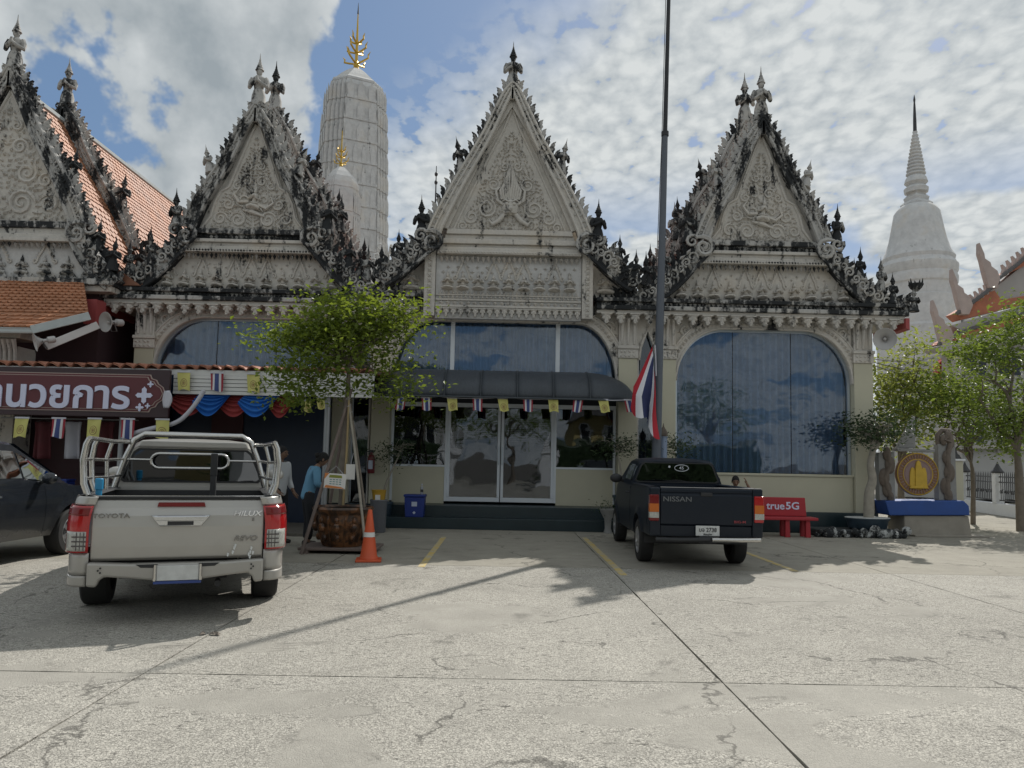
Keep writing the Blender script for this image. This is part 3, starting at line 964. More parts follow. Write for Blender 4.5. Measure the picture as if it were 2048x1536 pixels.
# statues at the far right end of the eave, the last with a bowl-shaped crown
for (px, py, sc) in ((1786, 606, 0.72), (1828, 622, 0.80)):
    p = at(px, py, DW - 0.25)
    inst('deity_statue', STATUE, None, hall, (p.x, -0.25, p.z - 0.02), (0, 0.0, 0.5), (sc, sc, sc * (1.08 if px < 1800 else 0.78)))
p = at(1832, 576, DW - 0.25)
mb = MB().lathe([(0.05, -0.08), (0.13, 0.0), (0.17, 0.08), (0.16, 0.1)], 10, (p.x, -0.25, p.z))
for i in range(9):
    a = i * 0.7
    mb.tube([(p.x + 0.14 * math.cos(a), -0.25 + 0.1 * math.sin(a), p.z + 0.08), (p.x + 0.16 * math.cos(a), -0.25 + 0.12 * math.sin(a), p.z + 0.14 + 0.04 * (i % 3))], [0.03, 0.006], 5)
mb.build('statue_crown', 'stucco_black', hall)

# ---- middle bay
bx = BAY[1]
gable(bx, MID_UP, MID_LOW, -0.42, bw=0.34, mid=False, dark='stucco_old')
gable(bx, MID_UP, MID_LOW, 0.75, bw=0.40, front=False, dark='stucco_black', lows=(False, False), statues=False)
pedm = [(0.0, 10.0), (0.30, 9.5), (0.62, 8.85), (0.92, 8.2), (1.20, 7.58), (1.46, 6.98)]
sp_m = [(0.40, 8.10, 0.16, 1.8, 1, 0.5), (0.56, 7.52, 0.22, 2.0, 1, 2.2), (0.92, 7.30, 0.15, 1.6, -1, 0.6), (0.16, 8.55, 0.10, 1.4, -1, 0.3), (1.12, 7.08, 0.10, 1.4, 1, 0)]
po = build_pediment(bx, pedm, 6.98, -0.24, 'pediment', sp_m, 21, inner_frame=0.20, dens=0.066)
mb = MB()
for s in (-1, 1):      # sloping smooth frame inside the boards
    A = [(bx + s * x, z) for x, z in pedm]
    B = [(bx + s * (x + 0.16), z + 0.05) for x, z in pedm]
    B[0] = (bx, pedm[0][1] + 0.3)
    mb.strip(A, B, -0.34, -0.2)
mb.build('pediment_frame', 'stucco', po)
bk = [(x * 0.95, z - 0.1) for x, z in MID_UP] + [(2.1, 6.4), (2.5, 6.2), (2.9, 5.8), (2.95, 5.42)]
MB().prism([(bx - x, z) for x, z in bk[::-1]] + [(bx + x, z) for x, z in bk[1:]], 0.02, 0.15).build('gable_backing', 'stucco', hall)
MB().prism([(bx - x, z) for x, z in pedm[::-1]] + [(bx + x, z) for x, z in pedm[1:]], -0.19, 0.05).build('gable_core', 'stucco', hall)
# guardian mask with flame crown at the centre
mb = MB()
mb.ball((bx, -0.27, 7.55), (0.20, 0.11, 0.20), 14, 8)
mb.ball((bx, -0.36, 7.50), (0.06, 0.05, 0.07), 8, 6)
for s in (-1, 1):
    mb.ball((bx + s * 0.085, -0.355, 7.61), (0.05, 0.04, 0.045), 8, 6)
    mb.tube([(bx + s * 0.03, -0.37, 7.66), (bx + s * 0.12, -0.36, 7.71), (bx + s * 0.2, -0.31, 7.68)], [0.02, 0.03, 0.012], 6)
    mb.tube([(bx + s * 0.02, -0.36, 7.42), (bx + s * 0.13, -0.34, 7.40), (bx + s * 0.2, -0.3, 7.48)], [0.03, 0.03, 0.01], 6)
    mb.tube([(bx + s * 0.1, -0.28, 7.42), (bx + s * 0.26, -0.3, 7.22), (bx + s * 0.42, -0.3, 7.12), (bx + s * 0.5, -0.28, 7.24)], [0.06, 0.06, 0.05, 0.02], 7)
    mb.tube([(bx + s * 0.17, -0.27, 7.62), (bx + s * 0.32, -0.29, 7.72), (bx + s * 0.34, -0.29, 7.95), (bx + s * 0.24, -0.28, 8.05)], [0.05, 0.05, 0.035, 0.012], 6)
    for k in range(5):
        a = 0.15 + k * 0.22
        mb.tube([(bx + s * 0.05 * k, -0.28, 7.74), (bx + s * (0.05 * k + 0.04), -0.31, 7.95 + 0.05 * (4 - k)), (bx + s * (0.03 * k + 0.01), -0.28, 8.2 + 0.13 * (4 - k))], [0.04, 0.035, 0.006], 6)
mb.build('guardian_mask', 'stucco', po, smooth=60)
moulding(hall, bx, [(6.86, 6.98, 1.50, 1.47, -0.36), (6.74, 6.86, 1.54, 1.52, -0.30), (6.62, 6.74, 1.58, 1.56, -0.40), (6.54, 6.62, 1.62, 1.60, -0.32), (6.44, 6.54, 1.66, 1.64, -0.38), (6.36, 6.44, 1.70, 1.68, -0.45)], 'stucco')
mb = MB().box(bx - 1.72, bx + 1.72, -0.26, 0.1, 4.86, 6.36)
fz = mb.build('frieze', 'stucco_white', hall)
mb = MB()
petal_row(mb, bx - 1.66, bx + 1.66, 6.27, -0.31, 0.125, 0.19, d=0.09)
petal_row(mb, bx - 1.66, bx + 1.66, 6.395, -0.455, 0.07, 0.05, d=0.02)
petal_row(mb, bx - 1.66, bx + 1.66, 5.46, -0.27, 0.10, 0.13, down=False, d=0.05)
petal_row(mb, bx - 1.66, bx + 1.66, 5.36, -0.285, 0.10, 0.10, down=False, d=0.05)
petal_row(mb, bx - 1.66, bx + 1.66, 5.22, -0.285, 0.16, 0.10, down=True, d=0.05)
mb.build('petal_bands', 'stucco', fz, kind='stuff')
for (z0, z1, y) in ((5.28, 5.32, -0.31), (5.12, 5.17, -0.33), (5.40, 5.43, -0.30)):
    MB().box(bx - 1.715, bx + 1.715, y, -0.255, z0, z1).build('moulding', 'stucco', fz)
mb = MB()
for i in range(28):
    x = bx - 1.55 + 3.1 * i / 27
    for k in range(4):
        leafdrop(mb, x + 0.02 * math.cos(k * PI / 2), 6.0 + (0.08 if i % 2 else -0.04) + 0.02 * math.sin(k * PI / 2), -0.265, 0.055, 0.035, k * PI / 2, 0.03)
mb.build('rosettes', 'stucco', fz, kind='stuff')
for i in range(9):
    x = bx - 1.44 + 2.88 * i / 8
    inst('relief_figure', FIGURE, None, fz, (x, -0.29, 5.53), (0, 0, 0), (1.05, 1.9, 0.98 if i not in (3, 5) else 0.86))
    if i in (1, 3, 4, 5, 7):
        inst('relief_arch', ARCH, None, fz, (x, -0.275, 5.82 + (0.05 if i == 4 else 0)), (0, 0, 0), (0.95, 1, 0.95))
for s in (-1, 1):
    # carved upright strip beside the frieze
    xs = bx + s * 1.86
    o = MB().box(xs - 0.13, xs + 0.13, -0.34, 0.1, 4.90, 6.72).build('frieze_border', 'stucco', hall, bevel=0.01)
    mb = MB()
    for k in range(14):
        z = 4.98 + k * 0.125
        for a in range(4):
            leafdrop(mb, xs + 0.03 * math.cos(a * PI / 2 + 0.78), z + 0.03 * math.sin(a * PI / 2 + 0.78), -0.345, 0.085, 0.05, a * PI / 2 + 0.78, 0.03)
    mb.build('flower_chain', 'stucco', o, kind='stuff')
    # wing panel with one praying deity
    o = MB().prism([(bx + s * 2.0, 5.42), (bx + s * 3.02, 5.42), (bx + s * 2.9, 5.7), (bx + s * 2.6, 6.0), (bx + s * 2.3, 6.24), (bx + s * 2.0, 6.36)], -0.02, 0.12).build('wing_panel', 'stucco', hall)
    inst('relief_figure', FIGURE, None, o, (bx + s * 2.32, -0.05, 5.56), (0, 0, 0), (1.5, 1.5, 1.25))
    mb = MB()
    petal_row(mb, min(bx + s * 2.0, bx + s * 2.95), max(bx + s * 2.0, bx + s * 2.95), 5.48, -0.04, 0.13, 0.2, down=False, d=0.08)
    spiral(mb, bx + s * 2.72, 5.62, -0.05, 0.14, 1.6, -s, 0.4, 0.035)
    mb.build('scrollwork', 'stucco_black', o, kind='stuff')
    for (dx_, z, sc, tilt, yy, pale) in ((1.16, 8.42, 0.86, 0.22, -0.3, True), (2.08, 6.72, 1.04, 0.03, -0.3, False), (2.62, 6.2, 0.72, 0.0, -0.3, False), (3.02, 5.78, 0.80, 0.0, -0.25, False)):
        inst('deity_statue', STATUE_PALE if pale else STATUE, None, hall, (bx + s * dx_, yy, z), (0, s * tilt, s * 0.4), (sc, sc, sc * 1.05))
    for (dx_, z, sc, yy) in ((1.1, 8.5, 0.86, 0.9), (2.04, 6.76, 1.0, 0.9), (2.85, 5.9, 0.75, 0.6)):
        inst('deity_statue', STATUE, None, hall, (bx + s * dx_, yy, z), (0, s * 0.05, s * 0.4), (sc, sc, sc * 1.05))
mbr, mbt = MB(), MB()
prof = [(0.0, 10.1), (0.55, 9.2), (1.05, 8.25), (1.55, 7.25), (1.9, 6.6), (2.6, 6.05), (3.0, 5.7)]
mbr.prism([(bx - x, z - 0.03) for x, z in prof[::-1]] + [(bx + x, z - 0.03) for x, z in prof[1:]], 0.16, YB)
roof_o = mbr.build('roof', 'red_tile', hall)
for (a, b_) in zip(prof, prof[1:]):
    rows = max(2, int(math.hypot(b_[0] - a[0], b_[1] - a[1]) / 0.21))
    tile_field(mbt, (bx + a[0], 1.1, a[1]), (bx + a[0], YB, a[1]), (bx + b_[0], YB, b_[1]), (bx + b_[0], 1.1, b_[1]), 46, rows)
    tile_field(mbt, (bx - a[0], YB, a[1]), (bx - a[0], 1.1, a[1]), (bx - b_[0], 1.1, b_[1]), (bx - b_[0], YB, b_[1]), 46, rows)
mbt.build('tile_field', 'red_tile', roof_o, kind='stuff')

# ---- long cornice under the gables
XL, XR = -9.42, 9.45
for (z0, z1, y, mt, grow) in ((5.34, 5.43, -0.34, 'stucco_black', 0.0), (5.24, 5.34, -0.24, 'stucco_ledge', -0.05), (5.14, 5.24, -0.38, 'stucco_ledge', 0.06), (5.06, 5.14, -0.30, 'stucco', 0.0)):
    for (a, b_) in ((XL - grow, -2.04), (2.14, XR + grow)):
        MB().box(a, b_, y, 0.3, z0, z1).build('cornice', mt, hall, bevel=0.015)
nb = 0
for (a, b_) in ((XL + 0.1, -2.1), (2.2, XR - 0.1)):
    n = int((b_ - a) / 0.325)
    for i in range(n):
        inst('bracket_leaf', BRACKET, None, hall, (a + (i + 0.5) * (b_ - a) / n, -0.2, 5.06), (0, 0, 0), (0.86, 1.25, 0.95))
for i in range(20):
    inst('bracket_leaf', BRACKET, None, hall, (bx - 1.63 + 3.26 * i / 19, -0.27, 5.10), (0, 0, 0), (0.55, 0.7, 0.8))
mb = MB()
for (a, b_) in ((XL, -2.06), (2.16, XR)):
    petal_row(mb, a, b_, 5.29, -0.245, 0.11, 0.10, down=False, d=0.05)
mb.build('petal_bands', 'stucco_black', hall, kind='stuff')
# eave ends: grey soffit and red board ends past the walls
for s, xe in ((-1, XL), (1, XR)):
    MB().box(min(xe, xe - s * 0.8), max(xe, xe - s * 0.8), -0.28, 1.2, 4.98, 5.055).build('soffit', 'stucco', hall)
    MB().prism([(xe - s * 0.02, 4.84), (xe + s * 0.07, 4.80), (xe + s * 0.07, 5.08), (xe - s * 0.02, 5.08)], -0.36, 1.2).build('eave_board', 'red_trim', hall)

# ---- walls with arched openings
def arch_pts(x0, x1, z0, zt, fl, rz, n=12):
    """opening outline from lower left over the arch to lower right"""
    c = (x0 + x1) / 2
    h = (x1 - x0) / 2
    rx = h - fl
    pts = [(x0, z0), (x0, zt - rz)]
    for i in range(1, n + 1):
        a = PI - (PI / 2) * i / n
        pts.append((x0 + rx + rx * math.cos(a), zt - rz + rz * math.sin(a)))
    for i in range(n + 1):
        a = PI / 2 - (PI / 2) * i / n
        pts.append((x1 - rx + rx * math.cos(a), zt - rz + rz * math.sin(a)))
    pts.append((x1, z0))
    return pts

def arch_wall(x0, x1, z0, zt, fl, rz, top, mat):
    pts = arch_pts(x0, x1, z0, zt, fl, rz)
    mb = MB()
    A = pts[1:-1]
    B = [(x, top) for x, z in A]
    mb.strip(A, B, 0.0, 0.3)
    return mb.build('arch_wall', mat, hall), pts

def curtain(parent, x0, x1, z0, z1, y, amp=0.075, pitch=0.16, name='curtain', seed=0, mat='curtain'):
    mb = MB()
    n = int((x1 - x0) / pitch * 8)
    rnd = random.Random(seed)
    ph = [rnd.uniform(-0.6, 0.6) for _ in range(n // 8 + 3)]
    def fn(u, v):
        k = u * (n / 8)
        i = int(k)
        f = ph[i] * (1 - (k - i)) + ph[i + 1] * (k - i)
        return (x0 + (x1 - x0) * u, y + amp * math.sin(2 * PI * k + f * 1.5) * (0.75 + 0.25 * v) + 0.02 * math.sin(k * 1.3), z1 + (z0 - z1) * v)
    mb.grid(fn, n, 3)
    return mb.build(name, mat, parent, smooth=180)

def carved_spandrel(o, pts, x0, x1, top, seed):
    """carved corner panels over the arch and the beaded arch band"""
    mb = MB()
    A = pts[1:-1]
    B = offset_line(A, lambda t: -0.24)
    mb.strip(A, B, -0.05, 0.02)
    for (p, t_) in resample(offset_line(A, -0.12), 0.105):
        for k in range(4):
            leafdrop(mb, p[0] + 0.025 * math.cos(k * PI / 2), p[1] + 0.025 * math.sin(k * PI / 2), -0.055, 0.07, 0.042, k * PI / 2 + 0.4, 0.035)
    mb.tube([(x, -0.05, z) for x, z in A], 0.03, 6)
    mb.tube([(x, -0.05, z) for x, z in B], 0.025, 6)
    mb.build('arch_band', 'stucco', o)
    mb = MB()
    rnd = random.Random(seed)
    c = (x0 + x1) / 2
    for s in (-1, 1):
        xe = x1 if s > 0 else x0
        spiral(mb, xe - s * 0.24, top - 0.26, -0.02, 0.15, 1.7, s, 0.6, 0.035, 16, 0.1)
        spiral(mb, xe - s * 0.12, top - 0.62, -0.02, 0.09, 1.5, -s, 0.6, 0.028, 12, 0.1)
        spiral(mb, xe - s * 0.62, top - 0.15, -0.02, 0.09, 1.5, -s, 0.6, 0.028, 12, 0.1)
        for _ in range(70):
            x = xe - s * rnd.uniform(0.03, 0.8)
            z = top - rnd.uniform(0.04, 1.15)
            u = abs(xe - x)
            if u * 0.9 + (top - z) * 0.62 < 0.62:
                leafdrop(mb, x, z, -0.0, 0.10, 0.05, rnd.uniform(0, 6.28), 0.05)
    mb.build('foliage_relief', 'stucco', o, kind='stuff')

for bi, (bx, x0, x1) in enumerate(((BAY[0], -8.30, -4.07), (BAY[2], 4.07, 8.30))):
    o, pts = arch_wall(x0, x1, 1.36, 4.80, 0.92, 1.28, 5.06, 'stucco')
    carved_spandrel(o, pts, x0 - 0.0, x1 + 0.0, 5.0, 40 + bi)
    MB().box(x0 - 0.0, x1 + 0.0, 0.0, 0.3, 0.48, 1.30).build('sill_wall', 'cream_paint', hall)
    MB().box(x0 - 0.02, x1 + 0.02, -0.03, 0.3, 1.303, 1.36).build('window_sill', 'cream_paint', hall, bevel=0.01)
    win = MB().strip(pts, offset_line(pts, 0.06), 0.10, 0.20).build('arched_window', 'aluminium', hall)
    MB().prism(offset_line(pts, 0.055), 0.140, 0.152).build('pane', 'window_glass', win)
    for xm in (x0 + (x1 - x0) / 3, x1 - (x1 - x0) / 3):
        MB().box(xm - 0.006, xm + 0.006, 0.135, 0.157, 1.37, 4.76).build('glass_joint', 'room_dark', win)
    curtain(win, x0 + 0.02, x1 - 0.02, 1.37, 4.85, 0.42, seed=bi)
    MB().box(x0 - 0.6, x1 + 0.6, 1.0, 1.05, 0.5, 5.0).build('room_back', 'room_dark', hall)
# pilasters with carved capitals
def pilaster(x0, x1, yf=-0.10):
    o = MB().box(x0, x1, yf, 0.3, 0.48, 4.02).build('pilaster', 'cream_paint', hall, bevel=0.008)
    MB().box(x0 - 0.02, x1 + 0.02, yf - 0.03, 0.3, 4.023, 4.24).build('capital_band', 'stucco', o, bevel=0.01)
    mb = MB()
    for k in range(int((x1 - x0) / 0.1)):
        for j in range(2):
            leafdrop(mb, x0 + 0.05 + 0.1 * k, 4.08 + 0.1 * j, yf - 0.03, 0.10, 0.07, 0.8 + 1.57 * ((k + j) % 2), 0.03)
    mb.build('capital_relief', 'stucco', o, kind='stuff')
    MB().box(x0 - 0.035, x1 + 0.035, yf - 0.06, 0.3, 4.243, 4.32).build('capital_ring', 'stucco', o, bevel=0.012)
    MB().box(x0, x1, yf, 0.3, 4.323, 5.06).build('capital', 'stucco', o)
    mb = MB()
    n = max(3, int((x1 - x0) / 0.115))
    for k in range(n):
        x = x0 + (k + 0.5) * (x1 - x0) / n
        mb.tube([(x, yf - 0.01, 4.36), (x, yf - 0.025, 4.6), (x, yf - 0.05, 4.84), (x, yf - 0.1, 4.97)], [0.03, 0.036, 0.043, 0.055], 6)
    mb.build('fluting', 'stucco', o)
for (a, b_) in ((2.70, 3.14), (3.64, 4.06), (8.31, 8.76)):
    pilaster(a, b_)
    pilaster(-b_ + 0.02, -a + 0.02)
# slim pointed windows between the bays
for s in (-1, 1):
    c = s * 3.40
    P = [(c - 0.21, 0.5), (c - 0.21, 4.0), (c - 0.17, 4.3), (c - 0.09, 4.52), (c, 4.72), (c + 0.09, 4.52), (c + 0.17, 4.3), (c + 0.21, 4.0), (c + 0.21, 0.5)]
    o = MB().strip(P[1:-1], [(x, 5.06) for x, z in P[1:-1]], 0.0, 0.3).build('niche_wall', 'stucco', hall)
    MB().box(c - 0.249, c - 0.21, -0.02, 0.3, 0.48, 5.06).build('niche_jamb', 'stucco', hall)
    MB().box(c + 0.21, c + 0.249, -0.02, 0.3, 0.48, 5.06).build('niche_jamb', 'stucco', hall)
    mb = MB().tube([(x, -0.02, z) for x, z in P[1:-1]], 0.035, 6)
    for k in (1, 2, 3, 4, 5, 6):
        leafdrop(mb, P[k + 0][0], P[k][1] + 0.07, -0.02, 0.14, 0.08, PI / 2 + (c - P[k][0]) * 3, 0.06)
    mb.build('niche_arch', 'stucco', o)
    win = MB().strip(P, offset_line(P, 0.03), 0.12, 0.16).build('pointed_window', 'aluminium', hall)
    MB().prism(offset_line(P, 0.028), 0.135, 0.142).build('pane', 'door_glass', win)
    curtain(win, c - 0.2, c + 0.2, 0.55, 4.75, 0.30, seed=9)

# ---- middle bay: arch glazing over the canopy, shop front under it
o, pts = arch_wall(-2.68, 2.69, 0.50, 4.86, 1.72, 1.55, 5.06, 'stucco')
carved_spandrel(o, pts, -2.68, 2.69, 5.02, 51)
gl = MB().box(-2.68, 2.69, 0.21, 0.27, 3.36, 3.44).build('fanlight', 'white_aluminium', hall)
up = [(x, max(z, 3.44)) for x, z in pts]
MB().prism([(-2.66, 3.45)] + [(x, z) for x, z in pts if z > 3.2][0:] + [(2.67, 3.45)], 0.236, 0.246).build('pane', 'window_glass', gl)
for xm in (-1.27, 1.27):
    MB().box(xm - 0.05, xm + 0.05, 0.20, 0.26, 3.443, 4.95).build('mullion', 'white_aluminium', gl, bevel=0.006)
curtain(gl, -2.65, 2.66, 3.3, 4.95, 0.50, seed=5)
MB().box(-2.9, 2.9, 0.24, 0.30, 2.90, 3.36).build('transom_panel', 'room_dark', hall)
sf = MB().box(-2.68, 2.69, 0.20, 0.28, 2.80, 2.897).build('shop_front', 'white_aluminium', hall)
for xm in (-2.65, -1.36, 1.24, 2.66):
    MB().box(xm - 0.03, xm + 0.03, 0.195, 0.285, 0.55, 2.797).build('mullion', 'white_aluminium', sf, bevel=0.006)
for (a, b_) in ((-2.62, -1.39), (1.27, 2.63)):
    MB().box(a, b_, 0.21, 0.3, 0.5, 1.36).build('bulkhead', 'cream_paint', sf)
    MB().box(a, b_, 0.20, 0.29, 1.363, 1.41).build('sill', 'white_aluminium', sf)
    MB().box(a, b_, 0.24, 0.25, 1.413, 2.797).build('pane', 'door_glass', sf)
for (a, b_) in ((-1.33, -0.07), (-0.05, 1.21)):
    d = MB().box(a, b_, 0.21, 0.26, 0.553, 0.66).build('door', 'white_aluminium', sf, bevel=0.006)
    MB().box(a, a + 0.065, 0.21, 0.26, 0.663, 2.79).build('stile', 'white_aluminium', d, bevel=0.006)
    MB().box(b_ - 0.065, b_, 0.21, 0.26, 0.663, 2.79).build('stile', 'white_aluminium', d, bevel=0.006)
    MB().box(a + 0.068, b_ - 0.068, 0.232, 0.242, 0.663, 2.79).build('pane', 'door_glass', d)
    hx = b_ - 0.035 if a < -1 else a + 0.035
    MB().tube([(hx, 0.205, 1.45), (hx, 0.17, 1.47), (hx, 0.17, 1.83), (hx, 0.205, 1.85)], 0.012, 6).build('handle', 'aluminium', d)
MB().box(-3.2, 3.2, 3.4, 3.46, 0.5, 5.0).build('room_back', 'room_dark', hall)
MB().box(-3.2, 3.2, 0.31, 3.4, 0.44, 0.49).build('room_floor', 'plinth_tile', hall)
# a blind half drawn inside the doors
mb = MB()
for k in range(18):
    z = 2.0 + 0.045 * k
    mb.box(-1.3, 1.25, 0.55, 0.575, z, z + 0.02)
simple('blind_slat', (0.16, 0.15, 0.12), 0.6)
mb.build('blind', 'blind_slat', hall)

# ---- plinth and steps, in dark glazed tile
MB().box(-8.8, -2.75, -0.14, 0.3, 0.0, 0.478).build('plinth', 'plinth_tile', hall, bevel=0.01)
MB().box(2.75, 8.82, -0.14, 0.3, 0.0, 0.478).build('plinth', 'plinth_tile', hall, bevel=0.01)
MB().box(-2.747, 2.747, -0.55, 0.3, 0.0, 0.497).build('landing', 'plinth_tile', hall, bevel=0.01)
MB().box(-2.70, 2.70, -0.95, -0.552, 0.0, 0.25).build('step', 'plinth_tile', hall, bevel=0.01)
# side walls and back so that the hall is a closed body
for s in (-1, 1):
    MB().box(s * 8.74 - 0.02, s * 8.74 + 0.02, 0.302, 10.4, 0.0, 5.06).build('side_wall', 'cream_paint', hall)
MB().box(-8.7, 8.7, 10.35, 10.5, 0.0, 5.4).build('back_wall', 'cream_paint', hall)
MB().box(-8.95, 8.95, 0.12, 10.5, 5.07, 5.3).build('ceiling_slab', 'stucco_old', hall)
# ------------------------------------------------------------------ left temple with orange roofs
def set_parent_target(o):
    global hall
    hall = o
HALL = hall
simple('orange_dark', (0.22, 0.10, 0.06), 0.7, var=0.3)
simple('fascia_grey', (0.42, 0.46, 0.46), 0.6, var=0.15)
simple('beam_white', (0.58, 0.57, 0.56), 0.6, var=0.08)
simple('wall_maroon', (0.055, 0.028, 0.032), 0.8, var=0.2)
LT = empty('orange_roofed_temple', (0, 17.0, 0), 0, 'stucco temple with orange tiled roofs and crowned gable beside the three-gabled hall', 'temple')
hall = LT
bx = at(22, 200, 17.0).x
UP = [(0.0, 10.62), (0.16, 10.42), (0.42, 9.96), (0.72, 9.3), (1.02, 8.75), (1.36, 8.2), (1.66, 7.6), (1.9, 7.1), (2.02, 6.78)]
LOW = [(1.9, 6.72), (2.1, 6.5), (2.35, 6.15), (2.62, 5.78), (2.85, 5.5)]
random.seed(12)
gable(bx, UP, LOW, -0.1, bw=0.40, lows=(False, True), dark='stucco_old')
gable(bx, [(x * 1.02, z + 0.12) for x, z in UP], LOW, 2.0, bw=0.46, front=False, dark='stucco_old', lows=(False, False))
ped = [(0.0, 10.0), (0.3, 9.5), (0.62, 8.9), (0.98, 8.2), (1.3, 7.6), (1.62, 7.05), (1.72, 6.85)]
sp = [(0.42, 7.3, 0.30, 2.0, 1, 0.4), (1.05, 7.3, 0.22, 1.7, -1, 2.5), (0.5, 8.02, 0.24, 1.8, -1, 0.6), (0.95, 7.85, 0.15, 1.5, 1, 1.4), (0.3, 8.65, 0.17, 1.6, 1, 0.3), (0.2, 9.15, 0.11, 1.4, -1, 0.6)]
build_pediment(bx, ped, 6.85, 0.0, 'pediment', sp, 31, dens=0.10, rr=0.045)
moulding(LT, bx, [(6.70, 6.85, 1.9, 1.86, -0.12)], 'stucco_ledge')
moulding(LT, bx, [(6.55, 6.70, 1.95, 1.92, -0.05), (6.44, 6.55, 2.0, 1.98, -0.14), (6.36, 6.44, 2.05, 2.05, -0.20)], 'stucco')
fz = MB().prism([(bx - 2.6, 5.5), (bx + 2.6, 5.5), (bx + 2.3, 6.0), (bx + 2.0, 6.36), (bx - 2.0, 6.36)], 0.02, 0.14).build('frieze', 'stucco_white', LT)
mb = MB()
petal_row(mb, bx - 2.0, bx + 2.0, 6.30, -0.08, 0.13, 0.16, d=0.07)
petal_row(mb, bx - 2.5, bx + 2.5, 5.56, -0.03, 0.16, 0.2, down=False, d=0.08)
mb.build('petal_bands', 'stucco_old', fz, kind='stuff')
for i in range(9):
    x = bx - 2.1 + 4.2 * i / 8
    inst('relief_figure', FIGURE_OLD, None, fz, (x, 0.0, 5.62), (0, 0, 0), (1.15, 1.2, 1.0))
    if i % 2 == 0:
        inst('relief_arch', ARCH, None, fz, (x, 0.0, 5.92), (0, 0, 0), (1.2, 1, 0.95))
MB().box(bx - 3, bx + 2.75, -0.25, 0.4, 5.36, 5.5).build('cornice', 'stucco_ledge', LT, bevel=0.015)
MB().box(bx - 3, bx + 2.7, -0.16, 0.4, 5.22, 5.357).build('cornice', 'stucco', LT, bevel=0.015)
for (dx_, z, sc, yy) in ((1.5, 7.9, 0.8, 0.1), (2.25, 6.2, 0.75, -0.05), (2.65, 5.72, 0.8, -0.1), (1.55, 7.95, 0.95, 2.2), (2.3, 6.55, 0.95, 2.2), (2.6, 6.0, 0.8, 1.2)):
    inst('deity_statue', STATUE, None, LT, (bx + dx_, yy, z), (0, 0.08, 0.3), (sc, sc, sc * 1.05))
# two roofs stepping back, tiles on the sunny slope
for (y0, y1, dz) in ((0.15, 2.0, -0.12), (2.28, 12.0, 0.0)):
    prof = [(0.0, 10.3 + dz), (0.75, 8.95 + dz), (1.4, 7.9 + dz), (2.0, 6.75 + dz), (2.7, 5.95 + dz), (3.2, 5.6 + dz)]
    mbr, mbt = MB(), MB()
    mbr.prism([(bx - x, z - 0.03) for x, z in prof[::-1]] + [(bx + x, z - 0.03) for x, z in prof[1:]], y0, y1)
    ro = mbr.build('roof', 'orange_dark', LT)
    for a, b_ in zip(prof, prof[1:]):
        rows = max(2, int(math.hypot(b_[0] - a[0], b_[1] - a[1]) / 0.17))
        tile_field(mbt, (bx + a[0], y0 + 0.1, a[1]), (bx + a[0], y1, a[1]), (bx + b_[0], y1, b_[1]), (bx + b_[0], y0 + 0.1, b_[1]), int((y1 - y0) / 0.17), rows, 0.025)
    mbt.build('tile_field', 'orange_tile', ro, kind='stuff')
    MB().tube([(bx, y0 + 0.2, 10.33 + dz), (bx, y1, 10.33 + dz)], 0.09, 6).build('ridge_cap', 'fascia_grey', ro)
MB().box(bx - 3, bx + 2.3, 0.14, 11.9, 0, 5.22).build('wall', 'wall_maroon', LT)
# tiled porch roof in front, with its raking fascia and white beam
def lt(px, py, Y):
    p = at(px, py, Y)
    return Vector((p.x, p.y - 17.0, p.z))
A, B = lt(-260, 552, 16.85), lt(168, 563, 16.85)
C, D = lt(66, 655, 15.2), lt(-330, 648, 15.2)
E = lt(178, 628, 15.67)
DE = D.lerp(A, (E.y - D.y) / (A.y - D.y))
mbt = MB()
tile_field(mbt, A, B, E, DE, 34, 11, 0.035)
porch = MB()
porch.poly([A - Vector((0, 0, .03)), B - Vector((0, 0, .03)), E - Vector((0, 0, .03)), C - Vector((0, 0, .03)), D - Vector((0, 0, .03))])
porch.poly([D - Vector((0, 0, .1)), C - Vector((0, 0, .1)), E - Vector((0, 0, .1)), B - Vector((0, 0, .1)), A - Vector((0, 0, .1))])
po = porch.build('porch_roof', 'orange_dark', LT)
tile_field(mbt, DE, E, C, D, 34, 4, 0.035)
mbt.build('tile_field', 'orange_tile', po, kind='stuff')
MB().bar(C + Vector((-0.03, 0, -0.05)), E + Vector((0.02, 0, -0.04)), 0.06, 0.17).build('fascia', 'fascia_grey', po, bevel=0.01)
MB().bar(D + Vector((0, 0.03, -0.06)), C + Vector((0, 0.03, -0.06)), 0.05, 0.12).build('fascia', 'fascia_grey', po, bevel=0.01)
MB().bar(lt(92, 693, 15.3), lt(196, 650, 15.9), 0.08, 0.16).build('beam', 'beam_white', po, bevel=0.01)
MB().box(*[v for v in (lt(172, 640, 16.5).x, lt(196, 640, 16.5).x)], -0.6, -0.2, lt(180, 640, 16.5).z - 0.1, lt(180, 600, 16.5).z).build('eave_board', 'red_trim', po)
# column under the porch at the frame edge
c = lt(22, 700, 15.9)
col = MB().box(c.x - 0.36, c.x + 0.28, c.y - 0.2, c.y + 0.4, 0, 3.75).build('column', 'stucco', LT)
mb = MB()
for k in range(6):
    mb.tube([(c.x - 0.3 + 0.11 * k, c.y - 0.2, 3.3), (c.x - 0.3 + 0.11 * k, c.y - 0.24, 3.65), (c.x - 0.3 + 0.11 * k, c.y - 0.32, 3.9)], [0.035, 0.04, 0.055], 6)
mb.build('capital', 'stucco', col)
MB().box(c.x - 0.45, c.x + 0.36, c.y - 0.28, c.y + 0.4, 3.92, 4.06).build('capital_ring', 'stucco', col, bevel=0.02)
hall = HALL

